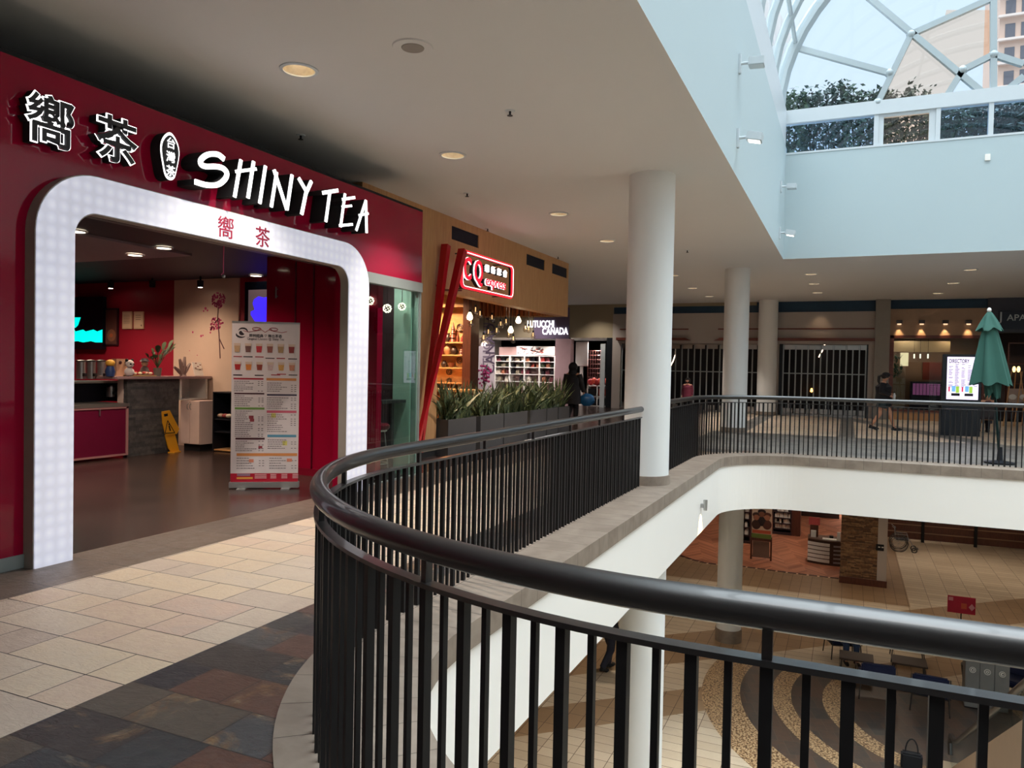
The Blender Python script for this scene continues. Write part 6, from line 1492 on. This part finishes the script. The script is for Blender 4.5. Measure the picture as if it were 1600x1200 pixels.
# red sign on a stand
y = 22.0; a, c = ony(1481, 930, y), ony(1524, 958, y); t = thing('sign_stand', 'red and pink notice board on a stand just above the front handrail', 'sign', ((a.x+c.x)/2, y, LOW))
MB().box(a.x, y, a.z-.42, c.x, y+.03, a.z).build('red_board', M('notice_red', (196, 24, 60), .5), t)
q = Vector((c.x-.08, y-.004, a.z-.24)); MB().prism([q+Vector((.07*math.cos(PI/2*i), 0, .09*math.sin(PI/2*i))) for i in range(4)], (0, .004, 0)).build('pale_print', M('notice_pink', (226, 150, 160), .5), t)
MB().box(a.x+.02, y-.003, a.z-.12, a.x+.12, y, a.z-.03).build('pale_print', M('notice_pink', (226, 150, 160), .5), t)
MB().box(a.x+.30, y-.003, a.z-.3, a.x+.42, y, a.z-.16).build('orange_print', M('notice_orange', (220, 90, 60), .5), t)
MB().tube([((a.x+c.x)/2, y+.02, LOW+.03), ((a.x+c.x)/2, y+.02, a.z-.42)], .015, 8).lathe(((a.x+c.x)/2, y+.02, LOW), [(0, 0), (.2, 0), (.2, .02), (.03, .04), (0, .04)], 20).build('pole', dark_metal, t)
# lounge seats
navy_f = M('seat_navy', (20, 30, 66), .75, var=.15, vs=20)
def lounge(x, y, rz, label, proto=[None]):
    if proto[0] is None:
        t = thing('lounge_chair', label, 'chair', (0, 0, 0))
        MB().obox((0, 0, .42), .66, .62, .13).build('seat_cushion', navy_f, t, bevel=.03)
        MB().obox((0, .30, .62), .66, .12, .36, 0, -.12).build('backrest', navy_f, t, bevel=.03)
        for sx in (-1, 1):
            MB().tube([(sx*.36, -.28, .56), (sx*.36, .28, .58)], .018, 8).tube([(sx*.36, -.28, .56), (sx*.36, -.28, .36)], .012, 6).tube([(sx*.36, .28, .58), (sx*.36, .28, .36)], .012, 6).build('armrest', black_metal, t)
            for sy in (-1, 1): MB().tube([(sx*.33, sy*.27, .37), (sx*.36, sy*.30, 0)], .014, 8).build('leg', black_metal, t)
        MB().obox((0, 0, .35), .68, .60, .02).build('seat_frame', black_metal, t)
        proto[0] = t; t.location = (x, y, LOW); t.rotation_euler.z = rz; return t
    return copy_tree(proto[0], (x, y, LOW), rz, label)
lounge(.05, 20.35, .35, 'navy lounge chair with the seated person on the lower floor')
lounge(.72, 18.15, PI+.12, 'navy lounge chair seen from behind left of centre between the rails')
lounge(1.75, 17.95, PI-.1, 'navy lounge chair seen from behind nearest the recycling bins')
lounge(1.5, 20.75, .0, 'navy lounge chair behind the brown low table')
lounge(3.45, 19.3, -.5, 'navy lounge chair right of the recycling bins')
for x_, y_, lb in ((1.45, 19.45, 'brown low table between the navy lounge chairs'), (.35, 19.2, 'small dark low table beside the seated person')):
    t = thing('low_table', lb, 'table', (x_, y_, LOW))
    MB().box(x_-.36, y_-.28, LOW+.40, x_+.36, y_+.28, LOW+.44).build('table_top', M('table_umber', (62, 46, 36), .5), t, bevel=.006)
    for sx in (-1, 1):
        for sy in (-1, 1): MB().tube([(x_+sx*.30, y_+sy*.22, LOW+.40), (x_+sx*.33, y_+sy*.25, LOW)], .014, 6).build('leg', black_metal, t)
# recycling bins
gb = M('bin_grey', (128, 128, 126), .45)
for i, lb in enumerate(('left one of three grey recycling bins', 'middle one of three grey recycling bins', 'right one of three grey recycling bins')):
    x0 = 2.42+.265*i; y0 = 18.35; t = thing('recycling_bin', lb, 'bin', (x0+.13, y0+.2, LOW))
    MB().box(x0, y0, LOW+.03, x0+.258, y0+.42, LOW+1.04).build('body', gb, t, bevel=.006)
    MB().box(x0+.01, y0+.02, LOW, x0+.25, y0+.40, LOW+.03).build('plinth', black_matte, t)
    MB().box(x0, y0+.02, LOW+1.04, x0+.03, y0+.42, LOW+1.14).box(x0+.228, y0+.02, LOW+1.04, x0+.258, y0+.42, LOW+1.14).box(x0, y0+.38, LOW+1.04, x0+.258, y0+.42, LOW+1.16).build('hood', M('hood_brown', (96, 76, 64), .5), t)
    MB().box(x0+.02, y0+.36, LOW+1.16, x0+.24, y0+.42, LOW+1.19).build('label_strip', white_plastic, t)
    MB().box(x0+.06, y0+.08, LOW+1.04, x0+.20, y0+.30, LOW+1.045).build('opening', black_matte, t)
    b = MB(); b.tube([(x0+.13+.055*math.cos(a), y0-.004, LOW+.82+.055*math.sin(a)) for a in [2*PI*j/20 for j in range(20)]], .008, 5, closed=True)
    if i == 1: 
        for j in range(5): b.ball((x0+.13+.022*math.cos(j*1.257), y0-.003, LOW+.82+.022*math.sin(j*1.257)), .011, 1, .3, 1)
    else: b.lathe((x0+.13, y0-.002, LOW+.82), [(.0, 0), (.034, .0), (.034, .004), (.0, .004)], 16, True, (0, -1, 0))
    b.build('emblem', white_plastic, t)
    if i != 1: MB().lathe((x0+.13+(.008 if i else 0), y0-.007, LOW+.82), [(0, 0), (.014, 0), (.014, .003), (0, .003)], 12, True, (0, -1, 0)).build('emblem_centre', black_matte, t)
q = Vector((2.75, 19.6, LOW)); t = thing('potted_fern', 'leafy green plant in a dark pot behind the recycling bins', 'plant', q)
MB().lathe(q, [(0, 0), (.2, 0), (.26, .5), (.23, .5), (0, .46)], 20).build('pot', M('pot_black', (30, 28, 30), .5), t)
b = MB()
for i in range(70):
    a = R3.uniform(0, 2*PI); r_ = R3.uniform(.15, .5); leaf(b, q+Vector((.1*math.cos(a), .1*math.sin(a), .48)), q+Vector((r_*math.cos(a), r_*math.sin(a), .55+R3.uniform(.1, .65))), .035, 5, .2)
b.build('foliage', M('fern_green', (50, 96, 44), .5, var=.3), t)
q = lo(1423, 1198); q = Vector((q.x, q.y-.1, LOW)); t = thing('black_bag', 'black bag with a looped handle on the slate floor', 'bag', q)
MB().obox(q+Vector((0, 0, .15)), .34, .18, .30).build('body', black_matte, t, bevel=.03); MB().tube([q+Vector((.10*math.cos(a), 0, .30+.24*math.sin(a))) for a in [PI*i/10 for i in range(11)]], .012, 6).build('handle', black_matte, t)
# escalator rising toward the camera, right edge
t = thing('escalator', 'glass-sided escalator rising at the bottom right corner', 'escalator', (2.35, 12, LOW))
yb0, slope = 14.55, math.tan(math.radians(30))
def ez(y, off=0.0): return LOW+max(0, (yb0-y)*slope)+off
tan_m = M('escalator_tan', (164, 140, 116), .45)
for x_ in (1.8, 2.9):
    P = [(x_, 15.0, LOW+.4), (x_, 15.1, LOW+.58), (x_, 15.0, LOW+.74), (x_, 14.7, LOW+.8), (x_, 14.2, ez(14.2, .8))]+[(x_, y_, ez(y_, .8)) for y_ in (12, 9, 6.4)]
    MB().tube(P, .042, 10).build('handrail', black_metal, t)
    vs = []
    ys_ = [15.0, 14.7, 14.4, 12, 9, 6.4]
    MB().prism([(x_-.006, y_, ez(y_, .28)) for y_ in ys_]+[(x_-.006, y_, ez(y_, .76)) for y_ in reversed(ys_)], (.012, 0, 0)).build('glass_panel', shop_glass, t)
    MB().prism([(x_-.14, y_, ez(y_, -.25 if y_ < 14.3 else 0)) for y_ in ys_]+[(x_-.14, y_, ez(y_, .28)) for y_ in reversed(ys_)], (.28, 0, 0)).build('skirt', tan_m, t)
n_ = int((14.2-6.4)/.30)
b = MB()
for i in range(n_): y_ = 14.2-.3*i; b.box(1.95, y_-.3, ez(y_, -.05), 2.75, y_, ez(y_, .17))
b.box(1.95, 14.2, LOW, 2.75, 15.5, LOW+.02).build('steps', dark_metal, t)
struct(MB().box(1.6, 2.2, -.2, 3.2, 6.45, .0), 'floor_landing', m_shopfloor)
# ================================================================= PEOPLE
def hand_chain(wr, d, side, curl, V, Ed, R, base):
    """five unequal fingers grown from the palm"""
    d = d.normalized(); n = side.normalized(); k = len(V)
    V.append(wr+d*.05); R.append(.030); Ed.append((base, k))
    V.append(wr+d*.085); R.append(.030); Ed.append((k, k+1))
    dn = d.cross(n).normalized()
    for i, (o, L_) in enumerate(((-.028, .066), (-.010, .078), (.010, .074), (.027, .058))):
        m0 = len(V); V.append(wr+d*.10+n*o); R.append(.010); Ed.append((k+1, m0))
        V.append(wr+d*(.10+L_*.5)+n*o*1.1+dn*curl*.02); R.append(.009); Ed.append((m0, m0+1))
        V.append(wr+d*(.10+L_*(1-.3*curl))+n*o*1.1+dn*curl*.05); R.append(.008); Ed.append((m0+1, m0+2))
    m0 = len(V); V.append(wr+d*.05-n*.04); R.append(.012); Ed.append((k, m0)); V.append(wr+d*.085-n*.055+dn*curl*.02); R.append(.010); Ed.append((m0, m0+1))
def body(t, J, hands=True, head_r=.095):
    """one continuous skin surface through the joints J (world coordinates, dict)"""
    V, R, Ed, ix = [], [], [], {}
    def add(n_, p, r, par=None):
        ix[n_] = len(V); V.append(Vector(p)); R.append(r)
        if par: Ed.append((ix[par], ix[n_]))
    add('pelvis', J['pelvis'], .13); add('waist', J['waist'], .11, 'pelvis'); add('chest', J['chest'], .14, 'waist'); add('neck', J['neck'], .058, 'chest')
    hd = (J['head']-J['neck']).normalized()
    add('chin', J['neck']+hd*.07, .062, 'neck'); add('face', J['head'], .088, 'chin'); add('crown', J['head']+hd*.085, .075, 'face')
    f = J['fwd']; add('nose', J['head']+f*.098-hd*.01, .014, 'face')
    s_ = f.cross(Vector((0, 0, 1))).normalized()
    add('earl', J['head']-s_*.088, .016, 'face'); add('earr', J['head']+s_*.088, .016, 'face')
    for sd in 'LR':
        add('sh'+sd, J['sh'+sd], .062, 'chest'); add('el'+sd, J['el'+sd], .042, 'sh'+sd); add('wr'+sd, J['wr'+sd], .028, 'el'+sd)
        hand_chain(J['wr'+sd], J['wr'+sd]-J['el'+sd], f if abs(f.dot((J['wr'+sd]-J['el'+sd]).normalized())) < .7 else s_, .6, V, Ed, R, ix['wr'+sd])
        add('hp'+sd, J['hp'+sd], .098, 'pelvis'); add('kn'+sd, J['kn'+sd], .062, 'hp'+sd); add('cf'+sd, J['kn'+sd].lerp(J['an'+sd], .35), .058, 'kn'+sd); add('an'+sd, J['an'+sd], .036, 'cf'+sd); add('to'+sd, J['to'+sd], .034, 'an'+sd)
    org = WORG[t.name]
    me = bpy.data.meshes.new('body'); me.from_pydata([v-org for v in V], Ed, []); me.update()
    o = bpy.data.objects.new('body', me); COL.objects.link(o)
    sk = o.modifiers.new('skin', 'SKIN'); sv = me.skin_vertices[0].data
    for i, r in enumerate(R): sv[i].radius = (r, r); sv[i].use_root = (i == 0)
    sb = o.modifiers.new('sub', 'SUBSURF'); sb.levels = 2; sb.render_levels = 2
    bpy.context.view_layer.update(); dg = bpy.context.evaluated_depsgraph_get()
    m2 = bpy.data.meshes.new_from_object(o.evaluated_get(dg)); o.modifiers.clear(); o.data = m2; m2.materials.clear(); m2.materials.append(skin_m)
    for p in m2.polygons: p.use_smooth = True
    o.parent = t; WORG[o.name] = org
    b = MB()
    for q in (-1, 1): b.ball(J['head']+f*.086+s_*q*.032+hd*.015, .010, n=8, m=6)
    b.build('eyes', hair_m, t)
    MB().obox(J['head']+f*.088-hd*.045, .035 if abs(f.y) > .7 else .008, .008 if abs(f.y) > .7 else .035, .008).build('mouth', M('lips', (150, 70, 66), .5), t)
    return o
def joints(loc, rz, H=1.68, **ov):
    """standing figure, facing local +y; rz turns it about the vertical; overrides are local coordinates for H = 1.68"""
    B = dict(pelvis=(0, 0, .93), waist=(0, 0, 1.08), chest=(0, 0, 1.27), neck=(0, -.01, 1.42), head=(0, .01, 1.565), shL=(-.17, 0, 1.37), shR=(.17, 0, 1.37), elL=(-.22, -.03, 1.10), elR=(.22, -.03, 1.10), wrL=(-.24, .05, .88), wrR=(.24, .05, .88),
             hpL=(-.09, 0, .88), hpR=(.09, 0, .88), knL=(-.10, .02, .49), knR=(.10, .02, .49), anL=(-.10, -.02, .09), anR=(.10, -.02, .09), toL=(-.11, .13, .04), toR=(.11, .13, .04))
    B.update(ov); k = H/1.68; m = Matrix.Translation(loc) @ Matrix.Rotation(rz, 4, 'Z')
    J = {n_: m @ (Vector(p)*k) for n_, p in B.items()}; J['fwd'] = Vector((-math.sin(rz), math.cos(rz), 0)); return J
def limb(b, pts, rs, n=14, cap=True):
    """smooth tapering sleeve / trouser leg"""
    P, Q = [], []
    for i in range(len(pts)-1):
        for s_ in range(4): u = s_/4; P.append(pts[i].lerp(pts[i+1], u)); Q.append(rs[i]+(rs[i+1]-rs[i])*u)
    P.append(pts[-1]); Q.append(rs[-1]); return b.tube(P, Q, n, cap)
def torso(b, pts, rs, f, flat=.72, n=20):
    s_ = f.cross(Vector((0, 0, 1))).normalized(); vs = []; P, Q = [], []
    for i in range(len(pts)-1):
        for k_ in range(4): u = k_/4; P.append(pts[i].lerp(pts[i+1], u)); Q.append(rs[i]+(rs[i+1]-rs[i])*u)
    P.append(pts[-1]); Q.append(rs[-1])
    for p, r in zip(P, Q):
        for j in range(n): a = 2*PI*j/n; vs.append(p+s_*(r*math.cos(a))+f*(r*flat*math.sin(a)))
    m_ = len(P); b.add(vs, [(i*n+j, i*n+(j+1) % n, (i+1)*n+(j+1) % n, (i+1)*n+j) for i in range(m_-1) for j in range(n)], True)
    b.add(vs, [tuple(range(n)), tuple(range((m_-1)*n, m_*n))]); return b
def shoes(t, J, mat, sole=None):
    for sd in 'LR':
        a, c = J['an'+sd], J['to'+sd]; d = (c-a); d.z = 0; d.normalize(); pitch = (a.z-c.z-.05)
        b = MB(); b.tube([a+Vector((0, 0, .02)), a-d*.03+Vector((0, 0, -.04)), a+d*.04+Vector((0, 0, -.045)), c+Vector((0, 0, .0)), c+d*.06+Vector((0, 0, -.005))], [.045, .052, .050, .046, .026], 12)
        s_ = b.build('shoe', mat, t)
        if sole: MB().tube([a-d*.06+Vector((0, 0, -.075)), c+d*.07+Vector((0, 0, -.032))], .042, 4, sq=True, flat=.3).build('sole', sole, s_).parent = s_
black_cloth = M('black_cloth', (18, 18, 26), .8, var=.2, vs=20)
# woman walking right in a black cap
rz = -PI/2
J = joints((.92, 23.6, 0), rz, 1.62, head=(0, .05, 1.555), neck=(0, .01, 1.42), elR=(.22, -.06, 1.12), wrR=(.17, .16, 1.02), elL=(-.22, .0, 1.10), wrL=(-.14, .2, 1.06), knL=(-.10, .20, .50), anL=(-.10, .30, .09), toL=(-.10, .45, .04), knR=(.10, -.08, .49), anR=(.10, -.30, .13), toR=(.10, -.16, .05))
t = thing('person', 'woman in a black cap, black top and dark shorts walking right behind the far railing', 'person', (.92, 23.6, 0))
body(t, J); f = J['fwd']
b = torso(MB(), [J['pelvis']-Vector((0, 0, .03)), J['waist'], J['chest'], J['neck']-Vector((0, 0, .03))], [.225, .205, .225, .09], f, .95)
limb(b, [J['shR'], J['elR'], J['wrR']], [.095, .078, .055]); limb(b, [J['shL'], J['elL'], J['wrL']], [.095, .078, .055]); b.build('black_top', black_cloth, t)
b = torso(MB(), [J['pelvis']-Vector((0, 0, .06)), J['pelvis']+Vector((0, 0, .08))], [.225, .205], f, .95)
for sd in 'LR': limb(b, [J['hp'+sd], J['hp'+sd].lerp(J['kn'+sd], .55)], [.15, .14])
b.build('shorts', M('teal_cloth', (24, 44, 48), .8), t)
shoes(t, J, black_cloth, white_plastic)
h = J['head']; b = MB().ball(h+Vector((0, 0, .03))-f*.015, .108, 1, 1, .95); b.tube([h-f*.10+Vector((0, 0, .05)), h-f*.17+Vector((0, 0, .02)), h-f*.18-Vector((0, 0, .12)), h-f*.15-Vector((0, 0, .24))], [.03, .042, .036, .01], 10).build('ponytail_hair', hair_m, t)
b = MB().ball(h+Vector((0, 0, .055)), .112, 1, 1, .72); b.prism([h+Vector((0, 0, .06))+f*.09+Vector((0, .06, 0)), h+f*.19+Vector((0, .045, .045)), h+f*.19+Vector((0, -.045, .045)), h+Vector((0, 0, .06))+f*.09-Vector((0, .06, 0))], (0, 0, .012)).build('cap', black_cloth, t)
c = J['wrR']+f*.11+Vector((0, 0, -.12)); u = thing('drink_bottle', 'pale grey bottle held by the woman in the black cap', 'bottle', c); MB().lathe(c, [(0, 0), (.035, 0), (.037, .14), (.018, .18), (.018, .20), (0, .20)], 14).build('flask', M('flask_grey', (186, 190, 190), .3), u); MB().lathe(c+Vector((0, 0, .20)), [(0, 0), (.021, 0), (.021, .03), (0, .03)], 12).build('cap', black_matte, u)
# person in black hooded coat, seen from behind
rz = .05
J = joints((-7.42, 21.2, 0), rz, 1.70, elR=(.26, .02, 1.10), wrR=(.30, .10, .88), knL=(-.07, .10, .49), anL=(-.07, -.16, .13), toL=(-.07, -.02, .05), knR=(.07, .12, .50), anR=(.07, .14, .09), toR=(.07, .29, .04))
t = thing('person', 'person in a long black hooded coat walking away beside the planters', 'person', (-7.42, 21.2, 0))
body(t, J); f = J['fwd']
b = torso(MB(), [J['pelvis']-Vector((0, 0, .42)), J['pelvis'], J['waist'], J['chest'], J['neck']-Vector((0, 0, .02))], [.25, .24, .215, .225, .10], f, .8)
for sd in 'LR': limb(b, [J['sh'+sd], J['el'+sd], J['wr'+sd]], [.10, .085, .065])
b.build('coat', black_cloth, t)
b = MB()
for sd in 'LR': limb(b, [J['hp'+sd]-Vector((0, 0, .2)), J['kn'+sd], J['an'+sd]], [.11, .085, .06])
b.build('trousers', black_cloth, t); shoes(t, J, black_matte)
MB().ball(J['head']-f*.02+Vector((0, 0, .02)), .135, 1, 1, 1.12).tube([J['neck']-Vector((0, 0, .05)), J['head']-Vector((0, 0, .06))], [.14, .12], 14).build('hood', black_cloth, t)
c = J['wrR']+Vector((.10, 0, -.42)); t2 = thing('shopping_bag', 'blue plastic bag carried by the person in the long black coat', 'bag', c)
blue = M('blue_plastic', (24, 88, 140), .35, var=.3, vs=12); b = MB(); vs = []; n_ = 16
for i in range(8):
    u = i/7; r_ = .19*math.sin(.35+u*2.4)**.8 if u < .9 else .05
    for j in range(n_): a = 2*PI*j/n_; k_ = 1+.10*math.sin(a*5+u*6); vs.append(c+Vector((r_*1.25*k_*math.cos(a)+.03*u, r_*.6*k_*math.sin(a), .36*u)))
b.add(vs, [(i*n_+j, i*n_+(j+1) % n_, (i+1)*n_+(j+1) % n_, (i+1)*n_+j) for i in range(7) for j in range(n_)], True); b.add(vs, [tuple(range(n_)), tuple(range(7*n_, 8*n_))])
b.build('sack', blue, t2); MB().tube([c+Vector((.02, 0, .34)), J['wrR']+Vector((.01, .02, -.08))], [.04, .02], 8).build('handles', blue, t2)
# child in pink coat before the gate
J = joints((-5.55, 29.0, 0), PI, 1.25)
t = thing('person', 'small person in a dusty pink coat standing before the left folding gate', 'person', (-5.55, 29.0, 0)); body(t, J); f = J['fwd']
b = torso(MB(), [J['pelvis']-Vector((0, 0, .25)), J['waist'], J['chest'], J['neck']], [.22, .19, .19, .07], f, .85)
for sd in 'LR': limb(b, [J['sh'+sd], J['el'+sd], J['wr'+sd]], [.075, .065, .05])
b.build('coat', M('pink_cloth', (112, 38, 60), .85), t)
b = MB()
for sd in 'LR': limb(b, [J['hp'+sd], J['kn'+sd], J['an'+sd]], [.09, .07, .05])
b.build('trousers', black_cloth, t); shoes(t, J, black_matte); MB().ball(J['head']-f*.02+Vector((0, 0, .02)), .112, 1, .95, 1.1).build('hair', hair_m, t)
# seated figures
def seated(x, y, z, rz, label, top, legs, H=1.65, hair=hair_m):
    J = joints((x, y, z), rz, H, pelvis=(0, 0, .50), waist=(0, -.02, .66), chest=(0, -.02, .86), neck=(0, 0, 1.01), head=(0, .04, 1.15), shL=(-.17, -.01, .96), shR=(.17, -.01, .96), elL=(-.22, .08, .72), elR=(.22, .08, .72), wrL=(-.10, .28, .66), wrR=(.10, .28, .66),
               hpL=(-.09, .03, .50), hpR=(.09, .03, .50), knL=(-.12, .44, .50), knR=(.12, .44, .50), anL=(-.12, .46, .09), anR=(.12, .42, .09), toL=(-.13, .60, .04), toR=(.13, .56, .04))
    t = thing('person', label, 'person', (x, y, z)); body(t, J); f = J['fwd']
    b = torso(MB(), [J['pelvis']-Vector((0, 0, .06)), J['waist'], J['chest'], J['neck']-Vector((0, 0, .01))], [.18, .17, .19, .08], f, .75)
    for sd in 'LR': limb(b, [J['sh'+sd], J['el'+sd], J['wr'+sd]], [.078, .062, .045])
    b.build('jacket', top, t); b = MB()
    for sd in 'LR': limb(b, [J['hp'+sd], J['kn'+sd], J['an'+sd]], [.10, .078, .055])
    b.build('trousers', legs, t); shoes(t, J, black_matte)
    if hair: MB().ball(J['head']-f*.02+Vector((0, 0, .025)), .108, 1, 1, 1).build('hair', hair, t)
    return t, J
t, J = seated(.10, 20.25, LOW+.0, PI+.35, 'person in a dark jacket and blue jeans sitting in a navy lounge chair', M('jacket_navy', (22, 26, 36), .8), M('jeans_blue', (44, 62, 92), .8))
c = (J['wrL']+J['wrR'])/2+J['fwd']*.10+Vector((0, 0, .0)); tag(MB().obox(c, .26, .18, .012, .35, -.4).build('tablet', M('tablet_rose', (150, 104, 96), .3)), 'pinkish tablet held on the lap of the seated person', 'tablet')
gr = M('stool_dark', (50, 44, 48), .6)
t = thing('cafe_chair', 'dark chair under the bald seated person beyond the umbrella', 'chair', (3.55, 24.5, 0)); MB().obox((3.55, 24.5, .41), .42, .42, .04).build('seat', gr, t); MB().obox((3.55, 24.28, .65), .42, .03, .42).build('backrest', gr, t)
for sx in (-1, 1):
    for sy in (-1, 1): MB().tube([(3.55+sx*.18, 24.5+sy*.18, .40), (3.55+sx*.2, 24.5+sy*.2, 0)], .012, 6).build('leg', steel, t)
seated(3.55, 24.45, -.07+.07, 0.1, 'bald person in a maroon jacket sitting beyond the green umbrella', M('maroon_cloth', (84, 46, 52), .8), black_cloth, 1.52, None)
# walker on the lower floor
J = joints((-4.9, 16.9, LOW), -.5, 1.72, knL=(-.10, .16, .50), anL=(-.10, .10, .09), toL=(-.10, .25, .04), knR=(.10, -.02, .49), anR=(.10, -.28, .14), toR=(.10, -.15, .05))
t = thing('person', 'walker in dark trousers half hidden below the white balcony edge', 'person', (-4.9, 16.9, LOW)); body(t, J); f = J['fwd']
b = torso(MB(), [J['pelvis']-Vector((0, 0, .05)), J['waist'], J['chest'], J['neck']], [.19, .17, .20, .08], f)
for sd in 'LR': limb(b, [J['sh'+sd], J['el'+sd], J['wr'+sd]], [.08, .065, .05])
b.build('jacket', black_cloth, t); b = MB()
for sd in 'LR': limb(b, [J['hp'+sd], J['kn'+sd], J['an'+sd]], [.115, .085, .07])
b.build('trousers', M('trouser_navy', (26, 30, 48), .8), t); shoes(t, J, black_matte); MB().ball(J['head']-f*.02+Vector((0, 0, .02)), .11, 1, 1, 1.05).build('hair', hair_m, t)
# ================================================================= OUTSIDE the skylight
def leafm(name, c1, c2):
    n = NT(name); p = n.pos()[0]; a = n.noise(p, 9, 2); n.set(color=n.mix(a, lin(c1), lin(c2)), rough=.55); return n.m
lf = [leafm('hedge_leaf_a', (30, 52, 34), (74, 96, 66)), leafm('hedge_leaf_b', (26, 46, 40), (60, 84, 70))]
tops_px = [(1213, 150), (1240, 146), (1262, 143), (1290, 139), (1318, 131), (1345, 142), (1372, 141), (1400, 148), (1424, 136), (1447, 148), (1480, 160), (1520, 166), (1560, 160), (1600, 166)]
yh = 20.6
labs = ['leafy bush at the left end behind the skylight strip windows', 'second leafy bush from the left behind the skylight', 'tallest leafy bush behind the skylight below the first slanted strut', 'fourth leafy bush behind the skylight near the first window post', 'leafy bush behind the narrow framed window pane', 'leafy bush behind the window pane right of the framed one', 'leafy bush behind the rightmost skylight pane below the tower']
tz_ = [(ony(px, py, yh).x, ony(px, py, yh).z) for px, py in tops_px]
def ztop(x):
    for (x0, z0), (x1, z1) in zip(tz_, tz_[1:]):
        if x0 <= x <= x1: return z0+(z1-z0)*(x-x0)/(x1-x0)
    return tz_[0][1] if x < tz_[0][0] else tz_[-1][1]
x0 = -2.1
for i, lb in enumerate(labs):
    xc = x0+.45+.93*i; t = thing('hedge_bush', lb, 'bush', (xc, yh, 6.5)); b = MB()
    for k_ in range(2300):
        x_ = xc+R3.uniform(-.55, .55); zt = ztop(x_)+.05*math.sin(x_*17)+R3.uniform(-.12, .06)
        z_ = 6.55+(zt-6.55)*R3.random()**.8; y_ = yh+R3.gauss(0, .22)
        d = Vector((R3.uniform(-1, 1), R3.uniform(-1, 1), R3.uniform(-.9, .5))).normalized(); L_ = R3.uniform(.08, .17); w_ = L_*.26
        s_ = d.cross(Vector((R3.uniform(-1, 1), R3.uniform(-1, 1), R3.uniform(-1, 1)))).normalized(); p = Vector((x_, y_, z_))
        b.add([p, p+d*L_*.5+s_*w_, p+d*L_, p+d*L_*.5-s_*w_], [(0, 1, 2, 3)])
    b.build('foliage', lf[i % 2], t)
    b = MB()
    for k_ in range(9):
        x_ = xc+R3.uniform(-.4, .4); b.tube([(xc+(x_-xc)*.5, yh, 6.5), (x_, yh+R3.uniform(-.1, .1), 7.3), (x_+R3.uniform(-.12, .12), yh, ztop(x_)-.1)], [.02, .014, .006], 5)
    b.build('branches', M('branch_brown', (60, 50, 40), .8), t)
# distant tower
yt = 90.0; a, c = ony(1562, 30, yt), ony(1562, 240, yt)
t = thing('apartment_tower', 'tall brown and grey apartment tower seen through the skylight at the top right', 'building', (a.x+5, yt, -10))
tw = M('tower_tan', (206, 172, 150), .8, var=.1, vs=.3)
MB().box(a.x, yt, -10, a.x+11, yt+10, 48).build('wall', tw, t)
wm = M('tower_window', (96, 92, 96), .3); wl = M('tower_slab', (226, 204, 188), .8)
for r_ in range(9):
    z_ = 21.5+r_*2.35
    MB().box(a.x-.15, yt-.35, z_-.35, a.x+11, yt, z_-.12).build('floor_slab', wl, t)
    for q_ in range(3): x_ = a.x+.5+q_*1.35; MB().box(x_, yt-.06, z_, x_+.85, yt, z_+1.35).build('window', wm, t)
